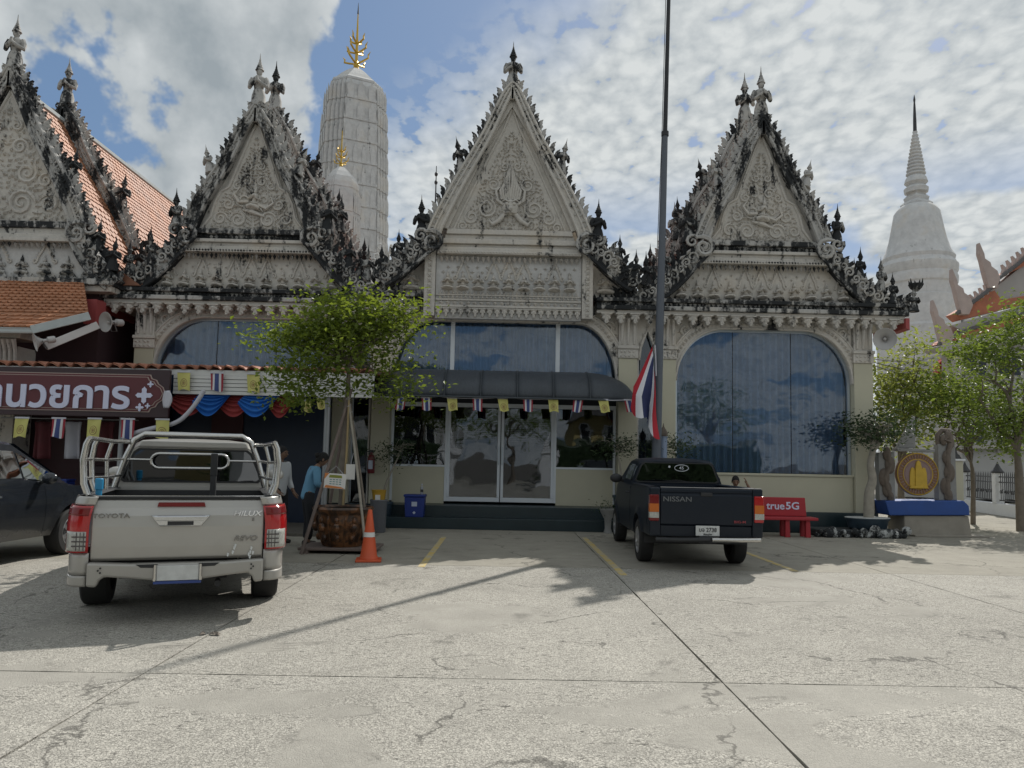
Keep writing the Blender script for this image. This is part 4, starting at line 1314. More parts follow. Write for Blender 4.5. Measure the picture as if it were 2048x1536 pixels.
# ------------------------------------------------------------------ horn loudspeakers
simple('speaker_grey', (0.42, 0.41, 0.40), 0.45, var=0.1)
simple('speaker_dark', (0.10, 0.095, 0.095), 0.5)
def horn(px, py, Y, rpx, aim, label, dark=False):
    p = at(px, py, Y)
    r = rpx / F_PX * Y
    o = empty('horn_loudspeaker', p, 0, label, 'loudspeaker', None)
    o.rotation_euler = Vector(aim).to_track_quat('Z', 'Y').to_euler()
    prof = [(0.16 * r, -1.15 * r), (0.2 * r, -0.8 * r), (0.34 * r, -0.5 * r), (0.6 * r, -0.22 * r), (0.86 * r, -0.06 * r), (r, 0.0), (1.02 * r, 0.02 * r), (0.98 * r, 0.03 * r)]
    inn = [(0.97 * r, 0.02 * r), (0.84 * r, -0.07 * r), (0.58 * r, -0.22 * r), (0.32 * r, -0.48 * r), (0.16 * r, -0.75 * r)]
    mb = MB()
    n = 28
    for pr in (prof + inn,):
        b = len(mb.v)
        for (a, z) in pr:
            for k in range(n):
                t = 2 * PI * k / n
                mb.v.append((math.cos(t) * a, math.sin(t) * a, z))
        for i in range(len(pr) - 1):
            for k in range(n):
                mb.f.append((b + i * n + k, b + i * n + (k + 1) % n, b + (i + 1) * n + (k + 1) % n, b + (i + 1) * n + k))
        mb.f.append(tuple(b + (len(pr) - 1) * n + k for k in range(n)))
    mb.build('horn', 'speaker_grey', o, smooth=40)
    MB().lathe([(0.02 * r, -0.75 * r), (0.13 * r, -0.6 * r), (0.16 * r, -0.32 * r), (0.10 * r, -0.22 * r), (0.01, -0.2 * r)], 14).build('horn_cone', 'speaker_grey', o, smooth=40)
    MB().lathe([(0.3 * r, -1.9 * r), (0.36 * r, -1.8 * r), (0.36 * r, -1.2 * r), (0.2 * r, -1.1 * r)], 16).build('driver', 'speaker_dark' if dark else 'speaker_grey', o, smooth=40)
    MB().tube([(-0.45 * r, 0, -0.6 * r), (-0.4 * r, -0.9 * r, -0.9 * r), (0.4 * r, -0.9 * r, -0.9 * r), (0.45 * r, 0, -0.6 * r)], 0.06 * r, 6).build('bracket', 'speaker_dark', o)
    return o
horn(211, 644, 15.9, 20, (-0.42, -0.85, -0.12), 'pale horn loudspeaker tilted sideways under the orange roof corner of the temple')
horn(70, 684, 15.0, 19, (-0.75, -0.6, -0.28), 'grey horn loudspeaker hanging below the eave of the orange tiled porch roof')
horn(1770, 678, 16.9, 22, (-0.45, -0.87, -0.15), 'round grey horn loudspeaker under the eave end of the hall, above the leafy trees')

# ------------------------------------------------------------------ prangs and chedi behind
stucco('prang_white', (0.60, 0.60, 0.59), 0.07, dark=(0.16, 0.16, 0.16), sc=0.8)
simple('gold', (0.55, 0.36, 0.06), 0.35, metal=0.6, var=0.2, vscale=4)
simple('iron_dark', (0.03, 0.03, 0.032), 0.5)

def redented(hw, cut, n=3):
    """outline of a square plan with n stepped corners, ccw from lower right"""
    q = []
    for i in range(n + 1):
        q.append((hw - cut * i / n, (hw - cut) + cut * i / n))
        if i < n:
            q.append((hw - cut * (i + 1) / n, (hw - cut) + cut * i / n))
    out = []
    for k in range(4):
        c, s = math.cos(k * PI / 2), math.sin(k * PI / 2)
        out += [(c * x - s * y, s * x + c * y) for x, y in q]
    return out

def prang(name, label, px, top_py, Y, hw, zbot, tiers, rot, shape, trident):
    c = at(px, top_py, Y)
    o = empty(name, (c.x, Y, 0), rot, label, 'prang', 'prang towers behind the hall')
    ztop = c.z
    H = ztop - zbot
    for i in range(tiers):
        t0, t1 = i / tiers, (i + 1) / tiers
        n = 4
        mb = MB()
        rings = []
        for k in range(n + 1):
            t = t0 + (t1 - t0) * k / n
            r = hw * shape(t)
            rings.append((r * 1.0, zbot + H * t))
        r0 = rings[0][0]
        # drip edge, then the tier's wall
        prof = [(rings[0][0] * 1.003, rings[0][1] + 0.0), (rings[0][0] * 1.003, rings[0][1] + H * 0.006), (rings[0][0] * 0.985, rings[0][1] + H * 0.010)] + [(r * 0.985, z) for r, z in rings[1:]]
        b = 0
        for (r, z) in prof:
            ol = redented(r, r * 0.46, 4)
            mb.v += [(x, y, z) for x, y in ol]
        m = len(redented(1, 0.4, 4))
        for j in range(len(prof) - 1):
            for k in range(m):
                mb.f.append((j * m + k, j * m + (k + 1) % m, (j + 1) * m + (k + 1) % m, (j + 1) * m + k))
        mb.f.append(tuple(range(m))[::-1])
        mb.f.append(tuple((len(prof) - 1) * m + k for k in range(m)))
        tier = mb.build('tier', 'prang_white', o)
        # pointed antefixes standing on each tier's corners
        if i > 0 and i < tiers - 1:
            r = prof[0][0]
            mb = MB()
            ol = redented(r * 1.01, r * 0.46, 4)
            for k in range(m):
                a, b2 = Vector(ol[k]), Vector(ol[(k + 1) % m])
                L = (b2 - a).length
                if L < 0.05:
                    continue
                for q in range(max(1, int(L / 0.5))):
                    u0, u1 = q / max(1, int(L / 0.5)), (q + 1) / max(1, int(L / 0.5))
                    p0, p1 = a.lerp(b2, u0 + 0.06), a.lerp(b2, u1 - 0.06)
                    hgt = min(0.93 * (t1 - t0) * H, 1.4)
                    pm = (p0 + p1) / 2 * 0.985
                    bb = len(mb.v)
                    z0 = prof[0][1]
                    mb.v += [(p0.x, p0.y, z0), (p1.x, p1.y, z0), (p1.x * 0.995, p1.y * 0.995, z0 + hgt * 0.6), (pm.x, pm.y, z0 + hgt), (p0.x * 0.995, p0.y * 0.995, z0 + hgt * 0.6), (pm.x * 0.93, pm.y * 0.93, z0 + hgt * 0.5)]
                    mb.f += [(bb, bb + 1, bb + 2, bb + 3, bb + 4), (bb + 2, bb + 1, bb + 5), (bb + 3, bb + 2, bb + 5), (bb + 4, bb + 3, bb + 5), (bb, bb + 4, bb + 5)]
            mb.build('antefixes', 'prang_white', tier, kind='stuff')
    # gilded trident finial
    h = trident
    f = MB()
    f.tube([(0, 0, ztop - 0.1), (0, 0, ztop + h * 0.45), (0, 0, ztop + h * 0.95)], [0.10 * h / 4, 0.075 * h / 4, 0.02], 8).build('finial', 'gold', o)
    fin = o.children[-1]
    f = MB().lathe([(0.26 * h / 4, 0), (0.3 * h / 4, 0.12 * h / 4), (0.14 * h / 4, 0.3 * h / 4), (0.18 * h / 4, 0.45 * h / 4), (0.08 * h / 4, 0.7 * h / 4)], 10, (0, 0, ztop - 0.1))
    f.build('finial_base', 'gold', fin)
    for lv, (zz, ww) in enumerate(((0.10, 0.62), (0.26, 0.48), (0.40, 0.34))):
        for k in range(4):
            a = k * PI / 2 + PI / 4
            cx, cy = math.cos(a), math.sin(a)
            W = ww * h / 4 * 1.35
            MB().tube([(0, 0, ztop + zz * h), (cx * W * 0.55, cy * W * 0.55, ztop + zz * h + 0.03 * h), (cx * W * 0.95, cy * W * 0.95, ztop + zz * h + 0.06 * h), (cx * W * 0.92, cy * W * 0.92, ztop + zz * h + 0.10 * h), (cx * W * 1.1, cy * W * 1.1, ztop + zz * h + 0.145 * h)],
                      [0.055 * h / 4, 0.06 * h / 4, 0.06 * h / 4, 0.05 * h / 4, 0.01], 6).build('prong', 'gold', fin)
    MB().tube([(0.0, 0, ztop + h * 0.85), (0.0, 0, ztop + h * 1.02)], [0.05 * h / 4, 0.01], 6).build('finial_tip', 'iron_dark', fin)
    return o
def shp(t):
    return 1.0 if t < 0.35 else (1.0 - 0.10 * ((t - 0.35) / 0.4) if t < 0.75 else 0.90 - 0.10 * ((t - 0.75) / 0.15) if t < 0.90 else 0.80 - 0.62 * ((t - 0.90) / 0.10) ** 1.5)
prang('prang_tower', 'tall white corncob prang tower with gilded trident finial rising behind the hall', 712, 142, 42, 1.98, 8.0, 13, R(24), shp, 4.1)
prang('prang_tower', 'short white prang tower with small gilded finial in front of the tall prang', 682, 336, 34, 0.98, 6.0, 8, R(24), shp, 1.9)
p1 = [o for o in COL.objects if o.name.startswith('prang_tower')]
# carved base band of the tall tower
tall = p1[0]
mb = MB()
rnd = random.Random(3)
for k in range(4):
    a = k * PI / 2
    Mx = Matrix.Rotation(a, 4, 'Z')
    tmp = MB()
    for _ in range(26):
        spiral(tmp, rnd.uniform(-1.4, 1.4), rnd.uniform(10.8, 13.6), -2.06, rnd.uniform(0.12, 0.3), 1.4, rnd.choice((1, -1)), rnd.uniform(0, 6), 0.06, 10)
    mb.add(tmp, Mx)
mb.build('carved_band', 'prang_white', tall, kind='stuff')
# distant dark pole with small arms seen over the hall roof
c = at(871, 400, 30)
z0, z1 = 9.0, at(871, 332, 30).z
o = empty('lightning_spire', (c.x, 30, 0), 0, 'thin dark spire with small prongs showing behind the middle gable', 'spire')
MB().tube([(0, 0, 0), (0, 0, z0), (0, 0, z1)], [0.12, 0.07, 0.015], 6).build('mast', 'iron_dark', o)
for k in range(6):
    zz = z0 + 0.6 + 0.22 * k
    s = -1 if k % 2 else 1
    MB().tube([(0, 0, zz), (s * 0.2, 0, zz + 0.15), (s * 0.24, 0, zz + 0.4)], [0.03, 0.03, 0.01], 5).build('prong', 'stucco_old', o)
for zz in (z1 - 0.35, z1 - 0.7):
    MB().ball((0, 0, zz), (0.07, 0.07, 0.1), 8, 6).build('bead', 'iron_dark', o)

# bell chedi
YC = 46.0
c = at(1836, 560, YC)
chedi = empty('bell_chedi', (c.x, YC, 0), 0, 'large white bell-shaped chedi with slender ringed spire, right of the hall', 'chedi')
def cz(py):
    return at(1836, py, YC).z
k = YC / F_PX
def rp(pts):
    return [(px * k, cz(py)) for px, py in pts]
stucco('chedi_white', (0.58, 0.585, 0.58), 0.02, dark=(0.25, 0.25, 0.24), sc=0.5)
MB().lathe(rp([(78, 905), (78, 660), (74, 655), (72, 600), (68, 598), (68, 575), (71, 572), (72, 560), (69, 553), (72, 548), (73, 536), (66, 526), (68, 519), (60, 505), (53, 482), (47, 452), (43, 428), (36, 418), (29, 413)]), 48, (0, 0, 0)).build('bell', 'chedi_white', chedi, smooth=35)
MB().lathe(rp([(29, 415), (30, 408), (22, 402), (24, 396), (17, 390), (19, 384)]), 4, rot=PI / 4 + 0.3).build('throne', 'chedi_white', chedi)
MB().lathe(rp([(22, 386), (23, 378), (16, 372), (22, 366), (20, 358), (15, 352)]), 24).build('collar', 'chedi_white', chedi, smooth=35)
pr = []
for i in range(13):
    py = 352 - i * 7.0
    r = 15.5 * (1 - i / 13.0) ** 0.9 + 3.2
    pr += [(r * 0.82, py), (r, py - 2.5), (r, py - 4.5)]
MB().lathe(rp(pr), 20).build('spire_rings', 'chedi_white', chedi, smooth=35)
MB().lathe(rp([(3.6, 264), (3.2, 240), (2.2, 215), (1.6, 205), (2.2, 200), (1.6, 196), (0.4, 190)]), 10).build('spire_tip', 'iron_dark', chedi, smooth=40)
# ruined ledge with weeds on the chedi's right shoulder
o = MB().box(2.0, 4.1, -1.5, 1.5, cz(690), cz(615)).build('side_block', 'chedi_white', chedi, bevel=0.15)
# ------------------------------------------------------------------ tiled shed roof with sign on the left
YS = 14.5
simple('roof_tile_red', (0.36, 0.15, 0.09), 0.45, var=0.4, vscale=2.5)
simple('sign_maroon', (0.105, 0.022, 0.028), 0.55, var=0.12, vscale=3)
simple('sign_frame', (0.035, 0.016, 0.020), 0.5, var=0.1)
simple('sign_white', (0.60, 0.62, 0.78), 0.5, var=0.04)
simple('sign_line', (0.38, 0.30, 0.26), 0.5, var=0.05)
simple('slat_white', (0.62, 0.62, 0.60), 0.55, var=0.06)
simple('navy_panel', (0.010, 0.020, 0.045), 0.35, var=0.2)
simple('red_panel', (0.045, 0.010, 0.014), 0.6, var=0.2)
simple('cloth_red', (0.33, 0.050, 0.050), 0.75, var=0.15)
simple('cloth_blue', (0.012, 0.13, 0.46), 0.75, var=0.15)
simple('pale_cloth', (0.50, 0.50, 0.55), 0.8, var=0.1)
simple('pipe_grey', (0.30, 0.31, 0.32), 0.45, metal=0.5, var=0.1)
simple('yellow_cloth', (0.42, 0.32, 0.03), 0.8, var=0.15)

xa, xb = -13.6, at(748, 742, YS).x
shed = empty('market_shed', (0, YS, 0), 0, 'lean-to shed with wavy red tile edge in front of the hall', 'shed')
zt = at(330, 733, YS).z
# wavy tile sheet, 0.2 m pitch, with a lipped front edge
mb = MB()
N = int((xb - xa) / 0.05)
def tile_z(x):
    f = ((x - xa) / 0.245) % 1.0
    return 0.038 * math.sin(2 * PI * f) + 0.014 * math.sin(4 * PI * f + 0.6)
def zedge(x):
    return zt + 0.02
mb.grid(lambda u, v: (xa + (xb - xa) * u, v * 2.95, zedge(0) + 0.27 * v + tile_z(xa + (xb - xa) * u)), N, 7)
mb.grid(lambda u, v: (xa + (xb - xa) * u, 0.02 - 0.02 * v, zedge(0) - 0.028 * v + tile_z(xa + (xb - xa) * u)), N, 1, True)
mb.grid(lambda u, v: (xa + (xb - xa) * u, v * 2.95, zedge(0) - 0.028 + 0.27 * v + tile_z(xa + (xb - xa) * u)), N, 1, True)
rf = mb.build('tile_roof', 'roof_tile_red', shed, smooth=60)
MB().box(xa, xb, 0.05, 0.11, zt - 0.15, zt - 0.045).build('eave_board', 'slat_white', shed)
x0 = at(345, 760, YS).x
z1 = at(460, 790, YS).z
nb = 5
for i in range(nb):
    h = (zt - 0.15 - z1) / nb
    MB().box(x0, xb, 0.04 + 0.006 * (i % 2), 0.08, z1 + i * h + 0.006, z1 + (i + 1) * h - 0.004).build('slat', 'slat_white', shed, bevel=0.004)
MB().box(x0, xb, 0.082, 0.10, z1, zt - 0.155).build('backing_board', 'navy_panel', shed)
# posts, rear partitions
for px in (233, 648):
    x = at(px, 900, YS).x
    MB().tube([(x, 0.15, 0), (x, 0.15, zt - 0.15)], 0.05 if px < 300 else 0.06, 10).build('post', 'pipe_grey', shed, smooth=40)
def xw(px, Y=16.9):
    return at(px, 880, Y).x
MB().box(xw(488), xw(648), 2.35, 2.40, 0.0, zt + 0.08).build('partition', 'navy_panel', shed)
MB().box(xw(425), xw(487), 2.30, 2.36, 0.0, zt + 0.08).build('partition', 'red_panel', shed)
MB().box(xw(345), xw(424), 2.35, 2.40, 0.0, zt + 0.08).build('partition', 'navy_panel', shed)
MB().box(-14.5, xw(344), 2.0, 2.05, 0.0, zt + 0.05).build('partition', 'red_panel', shed)
MB().box(-13.6, xb, 0.0, 2.3, 0.0, 0.06).build('floor_curb', 'joint_dirt', shed)

# ---- sign board
ySg = -0.22
sx1 = at(338, 790, YS - 0.2).x
sz0, sz1 = at(200, 833, YS - 0.2).z, at(200, 737, YS - 0.2).z
sign = empty('office_sign', (0, YS - 0.2, 0), 0, 'long maroon signboard with pale Thai lettering under the shed roof edge', 'sign')
xs0 = -13.2
MB().box(xs0, sx1, 0.0, 0.08, sz0, sz1).build('frame', 'sign_frame', sign, bevel=0.01)
h = sz1 - sz0
def cusped(ins, x1):
    a, b = sz0 + ins, sz1 - ins
    m = (a + b) / 2
    H = (b - a) / 2
    pts = [(xs0 + 0.1, a), (x1 - 0.30, a), (x1 - 0.27, m - H * 0.80), (x1 - 0.18, m - H * 0.72), (x1 - 0.14, m - H * 0.52), (x1 - 0.05, m - H * 0.34), (x1, m), (x1 - 0.05, m + H * 0.34), (x1 - 0.14, m + H * 0.52), (x1 - 0.18, m + H * 0.72), (x1 - 0.27, m + H * 0.80), (x1 - 0.30, b), (xs0 + 0.1, b)]
    return pts
MB().prism(cusped(0.10, sx1 - 0.06), -0.012, 0.0).build('border', 'sign_line', sign)
MB().prism(cusped(0.115, sx1 - 0.078), -0.018, -0.006).build('border_gap', 'sign_maroon', sign)
MB().prism(cusped(0.145, sx1 - 0.105), -0.023, -0.010).build('border', 'sign_line', sign)
MB().prism(cusped(0.157, sx1 - 0.120), -0.029, -0.015).build('field', 'sign_maroon', sign)
me = text_mesh('กองอำนวยการ', 0.74, 0.018, 0.012, 'RIGHT', sx=1.02)
p = at(263, 796, YS - 0.2)
inst('lettering', me, 'sign_white', sign, (p.x, -0.040, p.z + 0.02))
def quatrefoil(mb, x, z, r, y):
    pts = []
    for k in range(4):
        a = k * PI / 2
        for (da, rr) in ((-0.62, 0.42), (-0.36, 0.78), (-0.12, 0.86), (0, 1.0), (0.12, 0.86), (0.36, 0.78), (0.62, 0.42)):
            pts.append((x + r * rr * math.cos(a + da), z + r * rr * math.sin(a + da)))
    mb.prism(pts, y, y + 0.01)
for (px, py, r) in ((290, 791, 0.17), (303, 769, 0.065), (281, 815, 0.085), (297, 812, 0.055)):
    p = at(px, py, YS - 0.2)
    mb = MB()
    quatrefoil(mb, p.x, p.z, r, -0.043)
    mb.build('flower_motif', 'sign_white', sign)

# ---- red and blue swags
simple('swag_tape', (0.5, 0.5, 0.52), 0.7)
sw_px = ((338, 425, 'cloth_red'), (390, 462, 'cloth_blue'), (435, 512, 'cloth_red'), (482, 560, 'cloth_blue'), (536, 590, 'cloth_red'))
zq = at(460, 788, YS).z
for k, (a, b_, mt) in enumerate(sw_px):
    xl, xr = at(a, 800, YS).x, at(b_, 800, YS).x
    W = xr - xl
    mb = MB()
    def fn(u, v, W=W, xl=xl, k=k):
        # u runs along the hanging edge, v from the top to the lowest fold
        sag = 0.10 + 0.42 * v * (math.sin(PI * (0.10 + 0.80 * (1 - u))) ** 1.2)
        x = xl + W * (0.10 + 0.90 * u) - 0.22 * v * W * (1 - u * 0.5)
        z = zq + 0.03 - sag * (0.25 + 0.75 * v) + 0.10 * u * v
        y = (0.0 if k % 2 else 0.13) + 0.035 * math.sin(v * 5.5 * 2 * PI + u * 2.2) - 0.05 * v
        return (x, y, z)
    mb.grid(fn, 18, 40)
    s = empty('bunting_swag', (0, YS + 0.10, 0), 0, ('red draped cloth swag beside the maroon signboard', 'blue draped cloth swag below the striped flag on the fascia', 'red draped cloth swag between the two blue swags', 'blue draped cloth swag between two red swags near the potted tree', 'red draped cloth swag partly behind the leaves of the potted tree')[k], 'swag', 'cloth swags along the shed')
    mb.build('cloth', mt, s, smooth=180)
    MB().box(xl + 0.1 * W, xr, -0.012, 0.012, zq + 0.0, zq + 0.03).build('tape', 'swag_tape', s)
pts = [at(px, py, YS - 0.12) for px, py in ((408, 781), (399, 796), (387, 813), (373, 829), (359, 841), (341, 849), (312, 855), (273, 865), (246, 878))]
o = MB().tube(smoothline([tuple(p) for p in pts], 4), 0.045, 8).build('garland', 'pale_cloth', smooth=60)
tag(o, 'pale grey tube garland curving down from the slatted fascia to the signboard', 'garland')
a = at(340, 782, YS - 0.3)
o = MB().grid(lambda u, v: (a.x - 0.06 + (0.03 + 0.16 * math.sin(PI * (0.15 + 0.7 * v))) * (u - 0.3), YS - 0.34 + 0.02 * math.sin(u * 6), a.z - 0.33 * v), 6, 8).build('cloth_rosette', 'pale_cloth', smooth=180)
md = o.modifiers.new('thick', 'SOLIDIFY'); md.thickness = 0.02
tag(o, 'small pale folded cloth hanging at the end of the maroon signboard', 'cloth')

# ------------------------------------------------------------------ small hanging flags
RED, WHT, BLU = (0.30, 0.03, 0.045), (0.60, 0.60, 0.62), (0.05, 0.07, 0.20)
banded('thai_cloth', [(0.0, RED), (1 / 6, WHT), (2 / 6, BLU), (4 / 6, WHT), (5 / 6, RED)], 'X')
m, t, b = principled('emblem_cloth')
b.inputs['Roughness'].default_value = 0.8
uv = node(t, 'ShaderNodeTexCoord').outputs['UV']
s_ = node(t, 'ShaderNodeSeparateXYZ', {0: uv})
ddx = M_(t, 'SUBTRACT', s_.outputs[0], 0.5)
ddy = M_(t, 'MULTIPLY', M_(t, 'SUBTRACT', s_.outputs[1], 0.36), 1.25)
rr = M_(t, 'SQRT', M_(t, 'ADD', M_(t, 'MULTIPLY', ddx, ddx), M_(t, 'MULTIPLY', ddy, ddy)))
cr = node(t, 'ShaderNodeValToRGB', {0: rr})
cr.color_ramp.interpolation = 'CONSTANT'
Y_ = (0.55, 0.52, 0.17)
Bn = (0.26, 0.17, 0.07)
stops = [(0.0, Bn), (0.10, Y_), (0.14, Bn), (0.19, Y_), (0.26, Bn), (0.31, Y_)]
while len(cr.color_ramp.elements) < len(stops):
    cr.color_ramp.elements.new(0.5)
for e, (pp, cc) in zip(cr.color_ramp.elements, stops):
    e.position = pp
    e.color = (*cc, 1)
t.links.new(cr.outputs[0], b.inputs['Base Color'])

def small_flag(px, py0, py1, wpx, Y, thai, where, sway=0.0, group=None, seed=0, taper=0.1, grp=None):
    p = at(px, py0, Y)
    H = (py1 - py0) / F_PX * Y
    W = wpx / F_PX * Y
    rnd = random.Random(seed)
    ph = rnd.uniform(0, 6)
    mb = MB()
    nu, nv = 8, 10
    uv = []
    for i in range(nu + 1):
        for j in range(nv + 1):
            u, v = i / nu, j / nv
            mb.v.append(((u - 0.5) * W * (1 - taper * v) + sway * H * v, 0.02 * math.sin(u * 6 + ph + v * 2) * (0.3 + v), -H * v * (1 - 0.05 * math.sin(u * 5 + ph))))
            uv.append((u, 1 - v))
    for i in range(nu):
        for j in range(nv):
            mb.f.append((i * (nv + 1) + j, (i + 1) * (nv + 1) + j, (i + 1) * (nv + 1) + j + 1, i * (nv + 1) + j + 1))
    mb.uv = uv
    kind = 'red white and blue striped' if thai else 'yellow emblem'
    o = empty('small_flag', p, 0, 'small %s flag hanging %s' % (kind, where), 'flag', '%s flags %s' % ('striped' if thai else 'yellow', grp or where))
    c = mb.build('cloth', 'thai_cloth' if thai else 'emblem_cloth', o, smooth=180)
    MB().box(-W * 0.52, W * 0.52, -0.012, 0.008, -0.02, 0.012).build('hem', 'pale_cloth', o)
    return o
W1 = 'under the maroon signboard'
for k, (px, th, sw) in enumerate(((45, 0, -0.12), (118, 1, -0.06), (190, 0, -0.1), (256, 1, 0.0), (325, 0, 0.02))):
    small_flag(px, 835 + k * 0.8, 874 + k * 0.8, 27, YS - 0.22, th, W1 + (' above the charcoal car', ' beside the pale garment', ' between the two striped flags', ' above the pickup cage', ' at its swag end')[k], sw, seed=k, grp=W1)
W2 = 'on the white slatted fascia'
for k, (px, th) in enumerate(((368, 0), (434, 1), (507, 0))):
    small_flag(px, 743 + k * 2, 780 + k * 2, 26, YS - 0.06, th, W2 + (' beside the signboard', '', ' beside the potted tree')[k], 0.03, seed=20 + k, grp=W2)
W3 = 'on the cord under the dark canopy'
YF = 16.25
for k, (px, th) in enumerate(((803, 1), (853, 1), (904, 0), (955, 1), (1005, 0), (1056, 1), (1106, 0), (1157, 1), (1206, 0), (1258, 1))):
    small_flag(px, 794 + k * 0.6, 820 + k * 0.6, 20, YF, th, W3, (-0.1, 0.06, 0.12, 0.04, 0.16, 0.03, 0.1, -0.12, 0.2, 0.2)[k], seed=40 + k)
a, b_ = at(745, 792, YF), at(1272, 799, YF)
o = MB().tube([tuple(a.lerp(b_, i / 12) - Vector((0, 0, 0.03 * math.sin(PI * (i % 3) / 3)))) for i in range(13)], 0.008, 5).build('flag_cord', 'pale_cloth')
tag(o, 'thin pale cord strung along the front edge of the dark canopy', 'cord')
for k, (px, py) in enumerate(((612, 812), (640, 806))):
    small_flag(px, py - 12, py + 12, 16, YS - 0.1, 0, ('behind the potted tree over the red swag', 'behind the potted tree at the shed end')[k], 0.2, seed=60 + k)

# ------------------------------------------------------------------ dark barrel canopy over the entrance
m, t, b = principled('canopy_sheet')
P = node(t, 'ShaderNodeNewGeometry').outputs['Position']
n1 = noise_(t, node(t, 'ShaderNodeVectorMath', {0: P, 1: (30, 6, 6)}, operation='MULTIPLY').outputs[0], 2.0, 4, 0.7)
n2 = noise_(t, P, 1.2, 4, 0.6)
f = M_(t, 'MULTIPLY_ADD', n1, 0.7, M_(t, 'MULTIPLY', n2, 0.7))
vm = node(t, 'ShaderNodeVectorMath', {0: (0.060, 0.072, 0.088), 3: f}, operation='SCALE').outputs[0]
t.links.new(vm, b.inputs['Base Color'])
b.inputs['Roughness'].default_value = 0.55
bp = node(t, 'ShaderNodeBump', {'Height': n1, 'Strength': 0.5, 'Distance': 0.02})
t.links.new(bp.outputs[0], b.inputs['Normal'])
can = empty('entrance_canopy', (0, DW - 0.12, 0), 0, 'dark grey barrel-shaped canopy over the glass entrance doors', 'canopy')
DM = 1.18
xc0, xc1 = at(745, 770, DW).x + 0.1 + DM * 0.0, at(1172, 770, DW - 0.4).x
xc0 += 0.9
zc1, zc0 = at(1000, 744, DW).z, at(1000, 795, DW - 0.12 - DM).z
def canopy_pt(x, ang, v, lift=0.0):
    d = (DM + lift) * math.sin(v * PI / 2)
    z = zc0 + (zc1 - zc0 + lift) * math.cos(v * PI / 2) ** 0.9 if v < 1 else zc0
    return (x + math.sin(ang) * d, -math.cos(ang) * d, z)
simple('canopy_trim', (0.05, 0.06, 0.07), 0.5)
# front panels and the two fan-shaped ends
edges = [xc0 + (xc1 - xc0) * i / 5 for i in range(6)]
for i in range(5):
    a, b_ = edges[i] + 0.004, edges[i + 1] - 0.004
    mb = MB().grid(lambda u, v: canopy_pt(a + (b_ - a) * u, 0, v), 6, 14, True)
    o = mb.build('roof_panel', 'canopy_sheet', can, smooth=60)
    md = o.modifiers.new('thick', 'SOLIDIFY'); md.thickness = 0.02; md.offset = -1
for s, xe in ((-1, xc0), (1, xc1)):
    mb = MB().grid(lambda u, v: canopy_pt(xe, s * u * PI / 2, v), 10, 14, s > 0)
    o = mb.build('end_panel', 'canopy_sheet', can, smooth=60)
    md = o.modifiers.new('thick', 'SOLIDIFY'); md.thickness = 0.02; md.offset = -1
pts = [canopy_pt(xc0, -PI / 2 * (1 - k / 8), 1.0) for k in range(9)] + [canopy_pt(xc1, PI / 2 * k / 8, 1.0) for k in range(9)]
MB().tube(pts, 0.022, 6).build('front_rail', 'canopy_trim', can)
for x in edges:
    MB().tube([canopy_pt(x, 0, k / 10, 0.008) for k in range(11)], 0.012, 5).build('rib', 'canopy_trim', can)

# ------------------------------------------------------------------ flagpole, half-mast flag
YP = 16.2
simple('pole_paint', (0.085, 0.098, 0.12), 0.45, var=0.12)
simple('pole_black', (0.012, 0.013, 0.016), 0.5)
p0, p1, p2 = at(1310, 1062, YP), at(1330, 268, YP), at(1339, -60, YP)
p0 = at(1309, 1064, YP); p0.z = 0
fp = empty('flagpole', p0, 0, 'tall leaning grey flagpole standing before the hall, black upper section', 'flagpole')
def rel(p): return tuple(Vector(p) - Vector(p0))
MB().tube([(0, 0, 0), rel(at(1318, 700, YP)), rel(p1)], [0.11, 0.095, 0.065], 14).build('lower_pole', 'pole_paint', fp, smooth=40)
MB().tube([rel(p1), rel(p2)], [0.052, 0.042], 12).build('upper_pole', 'pole_black', fp, smooth=40)
MB().lathe([(0.085, -0.05), (0.085, 0.05)], 12, rel(p1)).build('collar', 'pole_black', fp)
MB().tube([rel(at(1312, 560, YP)), rel(at(1324, 268, YP)), rel(at(1332, -20, YP))], 0.008, 5).build('halyard', 'iron_dark', fp)
MB().box(-0.22, 0.22, -0.22, 0.22, 0.0, 0.3).build('base_block', 'cream_paint', fp, bevel=0.02)
banded('thai_flag', [(0.0, (0.42, 0.02, 0.035)), (1 / 6, (0.70, 0.70, 0.74)), (2 / 6, (0.025, 0.035, 0.11)), (4 / 6, (0.70, 0.70, 0.74)), (5 / 6, (0.42, 0.02, 0.035))], 'Y')
top = at(1307, 692, YP - 0.14)
flag = empty('national_flag', top, 0, 'large red white and blue striped flag hanging limp from the flagpole', 'flag')
mb = MB()
nu, nv = 30, 40
uvs = []
def fpt(u, v):
    # v across the stripes, u down the fly
    k = 1 - v
    fan = 0.10 + 0.90 * min(1, u * 1.5)
    x = 0.02 - k * 0.46 * fan + 0.10 * v * u
    z = -v * 0.62 * (1 - 0.25 * u) - u * (1.36 + 0.18 * v) - 0.10 * math.sin(v * 9) * u
    y = 0.085 * math.sin(v * 11 + u * 1.5) * (0.25 + 0.75 * u) + 0.03 * math.sin(u * 7 + v * 3)
    x += 0.05 * math.sin(v * 9 + 1.0 + u * 3) * u
    return (x, y - 0.03, z)
for i in range(nu + 1):
    for j in range(nv + 1):
        mb.v.append(fpt(i / nu, j / nv))
        uvs.append((i / nu, j / nv))
for i in range(nu):
    for j in range(nv):
        mb.f.append((i * (nv + 1) + j, (i + 1) * (nv + 1) + j, (i + 1) * (nv + 1) + j + 1, i * (nv + 1) + j + 1))
mb.uv = uvs
o = mb.build('cloth', 'thai_flag', flag, smooth=180)
